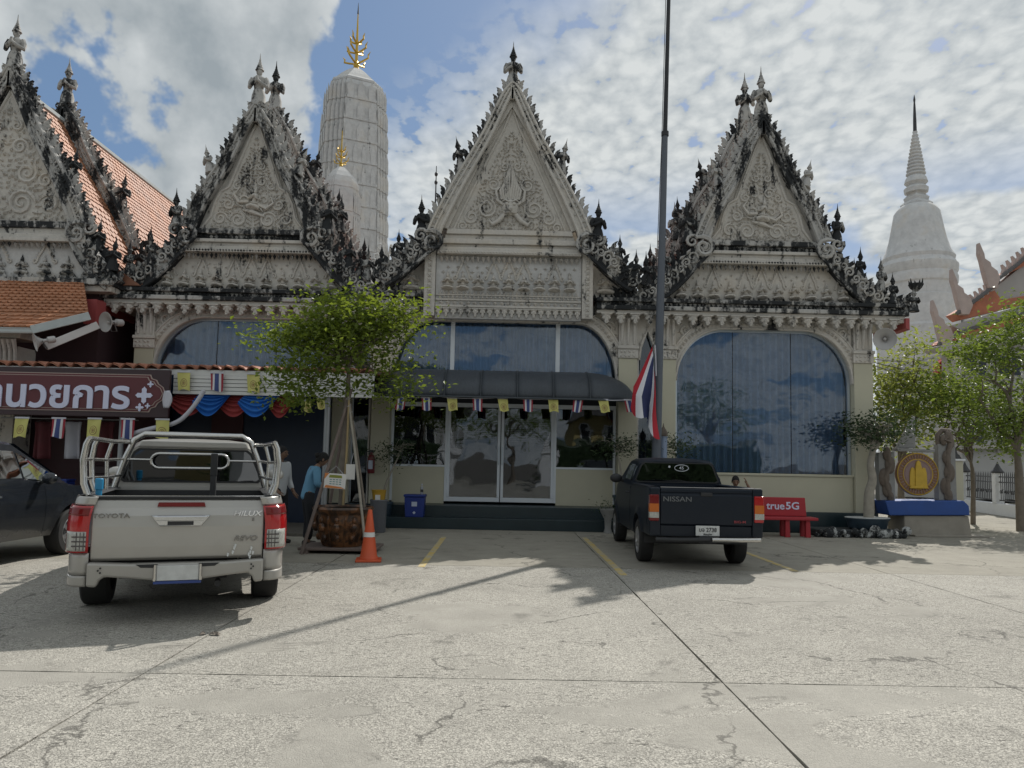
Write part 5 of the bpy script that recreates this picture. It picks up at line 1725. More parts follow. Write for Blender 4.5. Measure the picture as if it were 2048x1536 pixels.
MB().tube([(0.03, -0.02, 0.02), (0.05, -0.01, -0.3), (0.06, -0.01, -0.66)], 0.014, 6).build('hoist_rope', 'pale_cloth', flag)
# ------------------------------------------------------------------ vehicles
def carpaint(name, col, metal, rough, dirt=0.12, coat=0.5):
    m, t, b = principled(name)
    P = node(t, 'ShaderNodeNewGeometry').outputs['Position']
    n = noise_(t, P, 2.2, 6, 0.65)
    z = node(t, 'ShaderNodeSeparateXYZ', {0: P}).outputs[2]
    dust = M_(t, 'MULTIPLY', smooth(t, 0.9, 0.3, M_(t, 'ADD', z, M_(t, 'MULTIPLY', M_(t, 'SUBTRACT', n, 0.5), 0.5))), dirt * 2.5, clamp=True)
    sp_ = M_(t, 'MULTIPLY', smooth(t, 0.5, 0.75, n), dirt)
    f = M_(t, 'MAXIMUM', dust, sp_)
    t.links.new(mixc(t, f, col, (0.20, 0.18, 0.15)), b.inputs['Base Color'])
    t.links.new(M_(t, 'MULTIPLY_ADD', f, 0.5, rough, clamp=True), b.inputs['Roughness'])
    b.inputs['Metallic'].default_value = metal
    b.inputs['Coat Weight'].default_value = coat
    b.inputs['Specular IOR Level'].default_value = 0.5 if coat > 0.3 else 0.25
    b.inputs['Coat Roughness'].default_value = 0.06
    return m
carpaint('paint_silver', (0.41, 0.40, 0.375), 0.4, 0.34, 0.14)
carpaint('paint_navy', (0.007, 0.012, 0.021), 0.0, 0.42, 0.02, 0.08)
carpaint('paint_charcoal', (0.018, 0.022, 0.029), 0.3, 0.22, 0.05)
simple('rubber', (0.018, 0.018, 0.018), 0.85, var=0.3, vscale=12)
simple('plastic_black', (0.02, 0.021, 0.023), 0.6, var=0.2)
simple('chrome', (0.62, 0.64, 0.66), 0.12, metal=1.0, var=0.0)
simple('steel_tube', (0.55, 0.54, 0.52), 0.22, metal=0.95, var=0.08)
simple('alloy', (0.45, 0.45, 0.46), 0.35, metal=0.8, var=0.1)
simple('lamp_red', (0.38, 0.012, 0.014), 0.12, var=0.1, vscale=20, coat=0.5)
simple('lamp_dark', (0.16, 0.010, 0.012), 0.15, var=0.1)
simple('lamp_amber', (0.50, 0.13, 0.02), 0.2, var=0.1)
simple('lamp_clear', (0.40, 0.40, 0.37), 0.15, var=0.45, vscale=45)
simple('lamp_grid', (0.08, 0.07, 0.07), 0.4)
simple('plate_white', (0.55, 0.56, 0.55), 0.5, var=0.25, vscale=14)
simple('plate_ink', (0.03, 0.03, 0.035), 0.6)
simple('plate_blue', (0.03, 0.06, 0.22), 0.5)
simple('badge', (0.24, 0.235, 0.225), 0.25, metal=0.8)
simple('badge_dim', (0.16, 0.17, 0.18), 0.4, metal=0.3)
simple('badge_red', (0.30, 0.05, 0.06), 0.4)
simple('sticker_white', (0.6, 0.62, 0.66), 0.5)
glass('car_glass', (0.16, 0.18, 0.20), 0.09)

def wheel(parent, x, y, r, wdt, s):
    ro = empty('wheel', (x, y, r))
    ro.parent = parent
    mb = MB()
    prof = [(r * 0.62, -wdt / 2), (r * 0.90, -wdt / 2), (r * 0.975, -wdt * 0.42), (r, -wdt * 0.28), (r, wdt * 0.28), (r * 0.975, wdt * 0.42), (r * 0.90, wdt / 2), (r * 0.62, wdt / 2)]
    mb.lathe(prof + [prof[0]], 36)
    mb.f = mb.f[:-2]
    T = Matrix.Rotation(PI / 2, 4, 'Y')
    MB().add(mb, T).build('tyre', 'rubber', ro, smooth=35)
    mb = MB().lathe([(r * 0.60, 0.02), (r * 0.63, wdt * 0.44), (r * 0.60, wdt * 0.5), (r * 0.55, wdt * 0.46), (r * 0.52, wdt * 0.3), (r * 0.2, wdt * 0.2), (0.02, wdt * 0.2)], 30)
    for k in range(6):
        a = k * PI / 3
        c_, s_ = math.cos(a), math.sin(a)
        mb.bar((c_ * r * 0.12, s_ * r * 0.12, wdt * 0.36), (c_ * r * 0.57, s_ * r * 0.57, wdt * 0.42), r * 0.16, wdt * 0.14)
    mb.lathe([(r * 0.2, wdt * 0.2), (r * 0.17, wdt * 0.44), (0.01, wdt * 0.46)], 14)
    MB().add(mb, T if s > 0 else Matrix.Rotation(-PI / 2, 4, 'Y')).build('rim', 'alloy', ro, smooth=35)
    return ro

def vehicle(name, loc, rz, label, V, group=None):
    o = empty(name, loc, rz, label, V['cat'], group)
    hw, L, r = V['hw'], V['L'], V['r']
    ya, yf = V['ya'], V['yf']
    pm = V['paint']
    ycab = V['ycab']
    ra = r + V.get('gap', 0.075)
    sill = V['sill']
    box = V.get('boxy', 0.0)
    def zlow(y):
        z = sill if ya < y < yf else sill + 0.10
        for c in (ya, yf):
            if abs(y - c) < ra:
                z = max(z, r + math.sqrt(ra * ra - (y - c) ** 2))
        return z
    def prof(z, zt):
        t = (z - 0.35) / (zt - 0.35)
        return -0.05 * (1 - min(1, t / 0.45)) ** 2 * (1 - box * 0.4) - V.get('tumble', 0.05) * max(0, (t - 0.6) / 0.4) ** 2
    def half(y, z, zt):
        x = hw + prof(z, zt)
        if y < V['rc']:
            x -= V['rcd'] * (1 - y / V['rc']) ** 2
        if y > L - 0.9:
            x -= 0.20 * ((y - (L - 0.9)) / 0.9) ** 2
        for c in (ya, yf):
            d = math.hypot(y - c, z - r)
            x += V.get('flare', 0.025) * max(0, 1 - max(0, d - ra) / 0.10)
        return x
    def topz(y):
        if y < ycab:
            return V['zbed']
        if y < V['yws']:
            return V['zbelt']
        k = (y - V['yws']) / (L - V['yws'])
        return V['zbelt'] - 0.02 - (V['zbelt'] - V['zhood']) * k ** 1.6
    def skin(y0, y1, nm, s, inset=None):
        mb = MB()
        n = max(8, int((y1 - y0) / 0.045))
        def fn(u, v):
            y = y0 + (y1 - y0) * u
            zt_ = topz(min(max(y, y0 + 1e-4), y1 - 1e-4))
            z = zlow(y) + (zt_ - zlow(y)) * v
            return (s * half(y, z, zt_), y, z)
        mb.grid(fn, n, 12, s < 0)
        # turned-in lip of the arch and the lower edge
        def lip(u, v):
            y = y0 + (y1 - y0) * u
            z = zlow(y)
            return (s * (half(y, z, topz(y)) - 0.10 * v), y, z)
        mb.grid(lip, n, 1, s > 0)
        return mb.build(nm, pm, o, smooth=42)
    doors = V['doors']
    cuts = [ycab + 0.012] + list(doors) + [L - 0.02]
    for s in (-1, 1):
        if V['bed']:
            skin(0.30, ycab - 0.012, 'bed_side', s)
        else:
            skin(0.30, ycab, 'quarter_panel', s)
        for a, b_ in zip(cuts, cuts[1:]):
            d = skin(a + 0.004, b_ - 0.004, 'fender' if b_ == cuts[-1] else 'door', s)
            if b_ != cuts[-1]:
                y = a + 0.16 if not V.get('hinge_front') else a + 0.16
                x = half(a + 0.2, 0.98, topz(a + 0.2))
                MB().tube([(s * (x - 0.01), a + 0.08, V['zbelt'] - 0.13), (s * (x + 0.035), a + 0.10, V['zbelt'] - 0.125), (s * (x + 0.035), a + 0.24, V['zbelt'] - 0.125), (s * (x - 0.01), a + 0.26, V['zbelt'] - 0.13)], 0.016, 6).build('handle', V.get('handle', pm), d)
        # inner arch liners
        for c in (ya, yf):
            mb = MB()
            mb.grid(lambda u, v: (s * (hw - 0.03 - 0.36 * v), c + ra * math.cos(PI * u), r + ra * math.sin(PI * u)), 14, 1)
            mb.poly([(s * (hw - 0.39), c + ra * math.cos(PI * k / 14), r + ra * math.sin(PI * k / 14)) for k in range(15)])
            mb.build('arch_liner', 'plastic_black', o)
        for c in (ya, yf):
            wheel(o, s * (hw - V['tw'] / 2 + 0.012), c, r, V['tw'], s)
    MB().box(-hw + 0.42, hw - 0.42, 0.15, L - 0.2, sill, sill + 0.22).build('chassis', 'plastic_black', o)
    MB().tube([(-hw + 0.2, ya, r), (hw - 0.2, ya, r)], 0.05, 8).build('rear_axle', 'plastic_black', o)
    # greenhouse
    zb, zr = V['zbelt'], V['zroof']
    wb, wr = V['wb'], V['wr']
    secs = V['secs']      # (y, z of roof, extra inset)
    def ring(y, z, ins):
        k = (z - zb) / (zr - zb)
        w = wb + (wr - wb) * k - ins
        return [(wb - ins * 0.5 + 0.0, y, zb - 0.03), (wb + (w - wb) * 0.12, y, zb + (z - zb) * 0.14), (wb + (w - wb) * 0.80, y, zb + (z - zb) * 0.80), (w + 0.02 * k, y, z - 0.045 * k), (w - 0.05 * k, y, z - 0.008 * k), (w * 0.6, y, z + 0.014 * k), (0.0, y, z + 0.02 * k)]
    mb = MB()
    rings = [ring(*q) for q in secs]
    full = [[p for p in rg] + [(-x, y, z) for (x, y, z) in rg[-2::-1]] for rg in rings]
    m = len(full[0])
    for f in full:
        mb.v += f
    for i in range(len(full) - 1):
        for k in range(m - 1):
            mb.f.append((i * m + k, i * m + k + 1, (i + 1) * m + k + 1, (i + 1) * m + k))
    mb.f.append(tuple(range(m))[::-1])
    cabo = mb.build('cab_roof', pm, o, smooth=38)
    # panes, a few millimetres proud of the shell
    def lerp(a, b, t): return tuple(a[i] + (b[i] - a[i]) * t for i in range(3))
    for (i, t0, t1) in V['side_glass']:
        for s in (-1, 1):
            A, B = rings[i], rings[i + 1]
            q = [lerp(A[1], B[1], t0), lerp(A[1], B[1], t1), lerp(A[2], B[2], t1), lerp(A[2], B[2], t0)]
            a0 = [lerp(q[0], q[3], 0.06), lerp(q[1], q[2], 0.06), lerp(q[1], q[2], 0.97), lerp(q[0], q[3], 0.97)]
            w_ = MB()
            w_.poly([(s * (x + 0.008), y, z) for x, y, z in (a0 if s < 0 else a0[::-1])])
            w_.poly([(s * (x + 0.003), y, z) for x, y, z in (a0[::-1] if s < 0 else a0)])
            g = w_.build('side_window', 'car_glass_dark', cabo)
    i = V['ws']
    A, B = rings[i], rings[i + 1]
    mb = MB()
    def wsf(u, v):
        rowA = [A[2], A[5], A[6]]
        xa = A[3][0] * 0.93 * (2 * u - 1)
        xb_ = B[1][0] * 0.95 * (2 * u - 1)
        pa = (xa, A[3][1], A[5][2])
        pb = (xb_, B[3][1], B[5][2])
        q = lerp(pa, pb, 0.08 + 0.84 * v)
        return (q[0], q[1] + 0.012, q[2] + 0.012)
    mb.grid(wsf, 8, 4)
    mb.build('windscreen', 'car_glass_dark', cabo)
    # rear screen
    q0 = secs[0]
    z0, z1 = V['rw']
    yb = q0[0] - 0.008
    wl, wu = V['rww']
    MB().prism([(-wl, z0 + 0.03), (-wl + 0.04, z0), (wl - 0.04, z0), (wl, z0 + 0.03), (wu, z1 - 0.04), (wu - 0.05, z1), (-wu + 0.05, z1), (-wu, z1 - 0.04)], yb, yb + 0.006).build('rear_window', V.get('rglass', 'car_glass_dark'), cabo)
    mb = MB().strip(*(lambda P: (P + [P[0]], [(x * 1.035, z + (0.02 if z > (z0 + z1) / 2 else -0.02)) for x, z in P + [P[0]]]))([(-wl, z0 + 0.03), (-wl + 0.04, z0), (wl - 0.04, z0), (wl, z0 + 0.03), (wu, z1 - 0.04), (wu - 0.05, z1), (-wu + 0.05, z1), (-wu, z1 - 0.04)]), yb - 0.004, yb + 0.01)
    mb.build('window_seal', 'plastic_black', cabo)
    # cab back wall below the screen and bonnet
    if V['bed']:
        MB().box(-wb - 0.01, wb + 0.01, ycab + 0.004, ycab + 0.05, sill + 0.1, zb - 0.02).build('cab_back', pm, o)
    mb = MB()
    mb.grid(lambda u, v: ((2 * u - 1) * (half(V['yws'] + (L - 0.02 - V['yws']) * v, topz(V['yws'] + (L - 0.02 - V['yws']) * v), topz(V['yws'] + (L - 0.02 - V['yws']) * v)) - 0.004), V['yws'] + (L - 0.02 - V['yws']) * v, topz(V['yws'] + (L - 0.02 - V['yws']) * v) + 0.05 * math.sin(PI * u)), 10, 12, True)
    mb.build('bonnet', pm, o, smooth=40)
    mb = MB()
    mb.grid(lambda u, v: ((2 * u - 1) * (half(L - 0.02, 0.7, 1) - 0.003), L - 0.021 + 0.10 * math.cos((u - 0.5) * PI), sill + 0.1 + (V['zhood'] - sill - 0.1) * v), 10, 3)
    mb.build('front_bumper', pm, o, smooth=60)
    # bed
    if V['bed']:
        hb = hw - 0.10
        for s in (-1, 1):
            MB().box(min(s * hb, s * (hb - 0.03)), max(s * hb, s * (hb - 0.03)), 0.10, ycab - 0.05, 0.70, V['zbed'] - 0.004).build('bed_wall', V['bedmat'], o)
            mb = MB()
            mb.grid(lambda u, v: (s * (half(0.10 + (ycab - 0.14) * u, V['zbed'], V['zbed']) + 0.008 - (0.15) * v), 0.10 + (ycab - 0.14) * u, V['zbed'] + 0.012 * math.sin(PI * v) + 0.003), 8, 4, s < 0)
            mb.build('bed_rail', V['railmat'], o, smooth=60)
        MB().box(-hb, hb, 0.10, ycab - 0.05, 0.66, 0.70).build('bed_floor', V['bedmat'], o)
        MB().box(-hb, hb, ycab - 0.08, ycab - 0.04, 0.70, V['zbed'] - 0.02).build('bed_front', V['bedmat'], o)
    for s in (-1, 1):
        mx = half(V['ymir'], zb, zb)
        mo = MB().tube([(s * (mx - 0.05), V['ymir'], zb + 0.03), (s * (mx + 0.05), V['ymir'] - 0.02, zb + 0.06)], 0.025, 6).build('mirror', 'plastic_black', o)
        mb = MB()
        mb.ball((s * (mx + 0.13), V['ymir'] - 0.03, zb + V.get('mz', 0.09)), (0.115, 0.055, 0.085), 12, 8)
        mb.build('mirror_shell', V.get('mirmat', pm), mo, smooth=60)
    return o, half, topz
glass('car_glass_dark', (0.03, 0.035, 0.04), 0.10)

# ---------------- silver pickup seen from behind
pl, pr_ = Vector((-3.93, 6.62)), Vector((-2.19, 7.26))
rzz = R(20.0)
mid = at(361, 1060, 6.94)
SV = dict(cat='pickup truck', hw=0.925, L=5.2, r=0.36, tw=0.26, ya=1.18, yf=4.25, sill=0.40, ycab=1.92, paint='paint_silver', doors=(2.75, 3.72),
          zbed=1.15, zbelt=1.19, zhood=1.02, zroof=1.71, wb=0.86, wr=0.62, yws=4.0, rc=0.30, rcd=0.0, bed=True, bedmat='plastic_black', railmat='plastic_black',
          secs=[(1.95, 1.64, 0.02), (2.15, 1.71, 0.0), (3.05, 1.72, 0.0), (3.35, 1.67, 0.01), (4.10, 1.19, 0.03)], side_glass=[(0, 0.35, 0.9), (1, 0.12, 0.94)], ws=3,
          rw=(1.235, 1.585), rww=(0.74, 0.62), ymir=3.55, mirmat='paint_silver')
sp, half, topz = vehicle('pickup_truck', (mid.x, 6.94, 0), rzz, 'silver pickup truck with chrome pipe cage round its open bed', SV)
def corner(x0, hw_, n=10, depth=0.30, bulge=0.55):
    pts = []
    for i in range(n + 1):
        a = PI / 2 * i / n
        pts.append((x0 + (hw_ - x0) * math.sin(a) ** bulge, depth * (1 - math.cos(a)) ** 0.9))
    return pts
def cornerpiece(o, s, x0, hw_, z0, z1, mat, nm, out=0.0, t0=0.0, t1=1.0, tum=0.0, shrink0=0.0):
    c = corner(x0, hw_, 12)
    a, b_ = int(t0 * 12), max(int(t1 * 12), 1)
    c = c[a:b_ + 1]
    mb = MB()
    n = len(c) - 1
    nz = 5
    def fn(u, v):
        x, y = c[int(round(u * n))]
        z = z0 + (z1 - z0) * v
        k = max(0, (z - 0.85) / 0.3)
        return (s * (x - tum * k * k + out * 0.6), y - out, z)
    mb.grid(fn, n, nz, s > 0)
    p = mb.build(nm, mat, o, smooth=50)
    md = p.modifiers.new('thick', 'SOLIDIFY'); md.thickness = 0.03; md.offset = 0 if out == 0 else -1
    return p
for s in (-1, 1):
    cornerpiece(sp, s, 0.735, 0.925, 1.075, 1.152, 'paint_silver', 'bed_corner', tum=0.05)
    cornerpiece(sp, s, 0.735, 0.915, 0.46, 0.655, 'paint_silver', 'bed_corner')
    l = cornerpiece(sp, s, 0.735, 0.925, 0.66, 1.07, 'lamp_red', 'tail_lamp', 0.008, tum=0.05)
    cornerpiece(l, s, 0.748, 0.925, 0.985, 1.055, 'lamp_dark', 'lens_top', 0.014, 0.0, 0.85, 0.05)
    cornerpiece(l, s, 0.750, 0.918, 0.675, 0.845, 'lamp_clear', 'lens_clear', 0.014, 0.0, 0.62)
    mb = MB()
    for zz in (0.72, 0.76, 0.80):
        mb.bar((s * 0.756, -0.047, zz), (s * 0.872, -0.028, zz), 0.006, 0.012)
    for xx in (0.775, 0.805, 0.835):
        mb.bar((s * xx, -0.047 + (xx - 0.75) * 0.16, 0.68), (s * xx, -0.047 + (xx - 0.75) * 0.16, 0.84), 0.012, 0.006)
    mb.build('lens_ribs', 'lamp_grid', l)
# tailgate
tgp = [(0.05, 0.575), (0.012, 0.60), (0.0, 0.70), (-0.006, 0.88), (0.0, 0.98), (0.022, 1.05), (0.035, 1.115), (0.05, 1.128), (0.085, 1.125), (0.085, 0.575)]
tg = MB().prism(tgp, -0.728, 0.728, 'x').build('tailgate', 'paint_silver', sp, bevel=0.010)
MB().prism([(0.03, 1.128), (0.028, 1.150), (0.045, 1.158), (0.10, 1.158), (0.10, 1.128)], -0.728, 0.728, 'x').build('top_cap', 'plastic_black', tg, bevel=0.006)
MB().box(-0.725, 0.725, 0.02, 0.03, 1.157, 1.162).build('cap_edge', 'chrome', tg)
MB().prism([(-0.205, 1.060), (0.205, 1.060), (0.195, 1.10), (-0.195, 1.10)], 0.004, 0.05).build('brake_lamp', 'lamp_dark', tg, bevel=0.004)
hd = MB().prism([(-0.255, 0.985), (0.255, 0.985), (0.175, 0.885), (-0.175, 0.885)], -0.030, 0.02).build('handle_bezel', 'chrome', tg, bevel=0.012)
MB().prism([(-0.235, 0.978), (0.235, 0.978), (0.20, 0.935), (-0.20, 0.935)], -0.044, -0.028).build('handle', 'chrome', hd, bevel=0.008)
MB().box(-0.11, 0.11, -0.036, -0.02, 0.895, 0.93).build('handle_recess', 'plastic_black', hd)
for (txt, x, z, sz, sh, mt) in (('TOYOTA', -0.575, 0.98, 0.058, 0.0, 'badge'), ('HILUX', 0.575, 0.995, 0.068, 0.25, 'chrome'), ('E', 0.63, 0.94, 0.04, 0.0, 'badge'), ('REVO', 0.565, 0.76, 0.066, 0.3, 'badge')):
    inst('lettering', text_mesh(txt, sz, 0.0008, 0.004, 'CENTER', sh, 1.25), mt, tg, (x, -0.012 if z < 0.9 else -0.008, z))
mb = MB()
rnd = random.Random(2)
simple('scuff', (0.6, 0.62, 0.62), 0.7)
for k in range(9):
    x, z = (0.44, 0.64) if k < 4 else (0.60, 0.61)
    x += rnd.uniform(-0.035, 0.035); z += rnd.uniform(-0.045, 0.05)
    mb.poly([(x, -0.0085, z), (x + 0.012, -0.0085, z - 0.012), (x + 0.022, -0.0085, z + 0.02), (x + 0.004, -0.0085, z + 0.03)])
mb.build('scuffs', 'scuff', tg, kind='stuff')
# bumper
ol = [(-0.74, 0.575), (-0.40, 0.555), (0.40, 0.555), (0.74, 0.575), (0.74, 0.365), (0.66, 0.355), (0.64, 0.41), (0.60, 0.445), (0.40, 0.425), (0.16, 0.395), (-0.16, 0.395), (-0.40, 0.425), (-0.60, 0.445), (-0.64, 0.41), (-0.66, 0.355), (-0.74, 0.365)]
bu = MB().prism(ol, -0.055, 0.06).build('rear_bumper', 'paint_silver', sp, bevel=0.02)
for s in (-1, 1):
    cornerpiece(bu, s, 0.742, 0.900, 0.365, 0.457, 'paint_silver', 'bumper_end', 0.004)
    for (dx_, dz_) in ((0, 0), (0.03, -0.02), (0, -0.04)):
        MB().lathe([(0.008, 0), (0.008, 0.01)], 8, (0, 0, 0)).build('bolt_hole', 'plastic_black', bu).matrix_local = Matrix.Translation((s * (0.63 + dx_ * 0.6), -0.057, 0.525 + dz_)) @ Matrix.Rotation(PI / 2, 4, 'X')
    MB().prism([(s * 0.35, 0.548), (s * 0.17, 0.548), (s * 0.19, 0.515), (s * 0.31, 0.52)], -0.0575, -0.05).build('step_slot', 'plastic_black', bu)
    MB().tube([(s * 0.190, -0.075, 0.40), (s * 0.190, -0.08, 0.545)], 0.014, 6).build('plate_guard', 'steel_tube', bu)
plt = MB().box(-0.175, 0.175, -0.074, -0.062, 0.40, 0.535).build('number_plate', 'plate_white', bu, bevel=0.004)
MB().box(-0.20, 0.20, -0.078, -0.058, 0.372, 0.396).build('plate_rail', 'plate_blue', bu)
MB().tube([(0.34, 0.2, 0.34), (0.34, 0.05, 0.34)], 0.03, 8).build('tail_pipe', 'plastic_black', sp)
MB().box(0.20, 0.42, 0.25, 0.5, 0.36, 0.46).build('spare_bracket', 'plastic_black', sp)
# roof lip over the screen
MB().prism([(-0.60, 1.615), (0.60, 1.615), (0.57, 1.695), (-0.57, 1.695)], 1.90, 2.2).build('roof_lip', 'paint_silver', sp, bevel=0.02)
# pipe cage
cage = empty('pipe_cage', (0, 0, 0)); cage.parent = sp
def pipe(pts, r_=0.022, par=None, nm='pipe'):
    return MB().tube(pts, r_, 9).build(nm, 'steel_tube', par or cage, smooth=50)
for s in (-1, 1):
    x0, x1, x2 = s * 0.80, s * 0.90, s * 0.86
    for yy in (0.16, 0.24, 0.62):
        pipe([(s * 0.80, yy, 1.15), (s * 0.84, yy, 1.26), (s * 0.855, yy, 1.48), (s * 0.835, yy, 1.62), (s * 0.81, yy, 1.675)], 0.024)
    for (zz, xx) in ((1.675, 0.81), (1.48, 0.855), (1.30, 0.845)):
        pipe([(s * xx, 0.16, zz), (s * xx, 0.65, zz), (s * (xx - 0.05), 1.2, zz - 0.01), (s * (xx - 0.13 if zz > 1.4 else 0.74), 1.80, zz + (0.0 if zz > 1.6 else 0))], 0.016 if zz < 1.6 else 0.022)
    pipe([(s * 0.79, 1.2, 1.15), (s * 0.795, 1.2, 1.3), (s * 0.805, 1.2, 1.5), (s * 0.76, 1.2, 1.665)], 0.02)
pipe([(-0.80, 1.80, 1.15), (-0.70, 1.80, 1.50), (-0.62, 1.80, 1.70), (-0.52, 1.80, 1.765), (0.52, 1.80, 1.765), (0.62, 1.80, 1.70), (0.70, 1.80, 1.50), (0.80, 1.80, 1.15)], 0.034)
cap = [( -0.34, 1.51), (0.30, 1.51)]
pts = []
for k in range(9):
    a = -PI / 2 + PI * k / 8
    pts.append((0.30 + 0.082 * math.cos(a), 1.79, 1.465 + 0.082 * math.sin(a)))
for k in range(9):
    a = PI / 2 + PI * k / 8
    pts.append((-0.36 + 0.082 * math.cos(a), 1.79, 1.465 + 0.082 * math.sin(a)))
MB().tube(pts, 0.018, 8, closed=True).build('pipe', 'steel_tube', cage, smooth=50)
pipe([(-0.70, 1.79, 1.475), (-0.44, 1.79, 1.475)], 0.014)
pipe([(0.38, 1.79, 1.475), (0.70, 1.79, 1.475)], 0.014)
# things lying in the bed
Mw = Matrix.Translation((mid.x, 6.94, 0)) @ Matrix.Rotation(rzz, 4, 'Z')
st = empty('black_stand', Mw @ Vector((0.24, 1.05, 0.70)), rzz, 'black folding tripod stand upright in the silver pickup bed', 'stand')
MB().tube([(0, 0, 0.12), (0, 0, 0.82)], 0.032, 8).build('pole', 'plastic_black', st)
MB().box(-0.035, 0.035, -0.03, 0.03, 0.62, 0.86).build('head', 'plastic_black', st, bevel=0.01)
for k in range(3):
    a = k * 2.09 + 0.5
    MB().tube([(0, 0, 0.42), (0.17 * math.cos(a), 0.17 * math.sin(a), 0.0)], 0.018, 6).build('leg', 'plastic_black', st)
tb = empty('blue_tube', Mw @ Vector((-0.73, 0.30, 0.70)), rzz, 'bright blue plastic tube standing in the corner of the silver pickup bed', 'tube')
simple('plastic_blue', (0.02, 0.22, 0.42), 0.4)
MB().lathe([(0.028, 0), (0.028, 0.50), (0.036, 0.505), (0.036, 0.60), (0.03, 0.605)], 12).build('tube_body', 'plastic_blue', tb, smooth=40)

# ---------------- dark old pickup
c2 = at(1413, 1040, 10.75)
NV = dict(cat='pickup truck', hw=0.815, L=4.7, r=0.335, tw=0.21, ya=1.10, yf=4.0, sill=0.40, ycab=2.05, paint='paint_navy', doors=(3.62,),
          zbed=1.20, zbelt=1.17, zhood=1.03, zroof=1.63, wb=0.79, wr=0.62, yws=3.72, rc=0.1, rcd=0.0, bed=True, bedmat='paint_navy', railmat='paint_navy', boxy=1.0, tumble=0.03, flare=0.03, gap=0.09,
          secs=[(2.08, 1.57, 0.02), (2.22, 1.62, 0.0), (3.0, 1.635, 0.0), (3.2, 1.60, 0.01), (3.8, 1.17, 0.02)], side_glass=[(0, 0.4, 0.95), (1, 0.10, 0.96)], ws=3,
          rw=(1.24, 1.55), rww=(0.70, 0.60), ymir=3.15, mirmat='plastic_black', handle='plastic_black', rglass='car_glass')
nsn, half, topz = vehicle('pickup_truck', (c2.x, 10.75, 0), R(-1.5), 'old dark navy pickup truck parked before the glass entrance, plate at the tail', NV)
tg = MB().prism([(0.04, 0.66), (0.01, 0.68), (0.0, 1.10), (0.02, 1.125), (0.0, 1.14), (0.0, 1.185), (0.03, 1.20), (0.08, 1.20), (0.08, 0.66)], -0.66, 0.66, 'x').build('tailgate', 'paint_navy', nsn, bevel=0.008)
MB().box(-0.66, 0.80, 0.02, 0.05, 1.203, 1.212).build('worn_edge', 'alloy', tg)
MB().box(-0.085, 0.085, -0.012, 0.01, 1.085, 1.14).build('handle', 'plastic_black', tg, bevel=0.01)
inst('lettering', text_mesh('NISSAN', 0.10, 0.0005, 0.003, 'CENTER', 0, 1.25), 'badge_dim', tg, (-0.42, -0.004, 1.035))
inst('lettering', text_mesh('KING CAB' if False else 'BIG-M', 0.05, 0.0005, 0.003, 'CENTER', 0, 1.3), 'badge_red', tg, (0.48, -0.004, 0.725))
for s in (-1, 1):
    MB().box(min(s * 0.663, s * 0.815), max(s * 0.663, s * 0.815), 0.005, 0.302, 0.50, 1.202).build('bed_corner', 'paint_navy', nsn, bevel=0.02)
    l = MB().box(min(s * 0.685, s * 0.822), max(s * 0.685, s * 0.822), -0.018, 0.09, 0.72, 1.10).build('tail_lamp', 'lamp_red' if s > 0 else 'lamp_dark', nsn, bevel=0.012)
    MB().box(min(s * 0.69, s * 0.824), max(s * 0.69, s * 0.824), -0.024, 0.08, 0.85, 0.97).build('indicator', 'lamp_amber', l)
    MB().box(min(s * 0.69, s * 0.824), max(s * 0.69, s * 0.824), -0.024, 0.08, 0.765, 0.847).build('reverse_lens', 'lamp_clear', l)
MB().box(-0.66, 0.66, 0.03, 0.10, 0.50, 0.655).build('rear_valance', 'paint_navy', nsn, bevel=0.01)
bp_ = MB().box(-0.16, 0.18, -0.03, -0.012, 0.52, 0.665).build('number_plate', 'plate_white', nsn, bevel=0.004)
inst('lettering', text_mesh('บจ 2738', 0.082, 0.0012, 0.002, 'CENTER', 0, 0.92), 'plate_ink', bp_, (0.01, -0.033, 0.605))
inst('lettering', text_mesh('พิษณุโลก', 0.034, 0.0004, 0.002, 'CENTER', 0, 1.0), 'plate_ink', bp_, (0.01, -0.033, 0.543))
bb = MB().tube([(0.05, -0.12, 0.475), (0.45, -0.13, 0.48), (0.74, -0.10, 0.485)], 0.034, 8).build('rear_bumper', 'steel_tube', nsn, smooth=50)
MB().tube([(-0.74, -0.06, 0.46), (-0.4, -0.10, 0.46), (0.02, -0.12, 0.475)], 0.036, 8).build('bumper_bar', 'plastic_black', bb, smooth=50)
MB().box(-0.12, 0.10, -0.12, 0.02, 0.42, 0.515).build('tow_step', 'plastic_black', bb, bevel=0.01)
ro = MB().tube([(0.08 + 0.12 * math.cos(a), 2.066, 1.475 + 0.055 * math.sin(a)) for a in [k * PI / 10 for k in range(20)]], 0.006, 4, closed=True).build('sticker_ring', 'sticker_white', nsn)
inst('lettering', text_mesh('45', 0.07, 0.0005, 0.001, 'CENTER', 0, 1.2), 'sticker_white', ro, (0.08, 2.066, 1.475))
MB().lathe([(0.02, 0), (0.02, 0.003)], 10).build('sticker_dot', 'sticker_white', ro).matrix_local = Matrix.Translation((-0.13, 2.068, 1.495)) @ Matrix.Rotation(PI / 2, 4, 'X')
mb = MB()
for s in (-1, 1):
    mb = MB().box(s * 0.34 - 0.22, s * 0.34 + 0.22, 2.62, 2.76, 0.85, 1.30)
    mb.box(s * 0.34 - 0.12, s * 0.34 + 0.12, 2.60, 2.70, 1.31, 1.46)
    mb.build('seat', 'plastic_black', nsn, bevel=0.03)

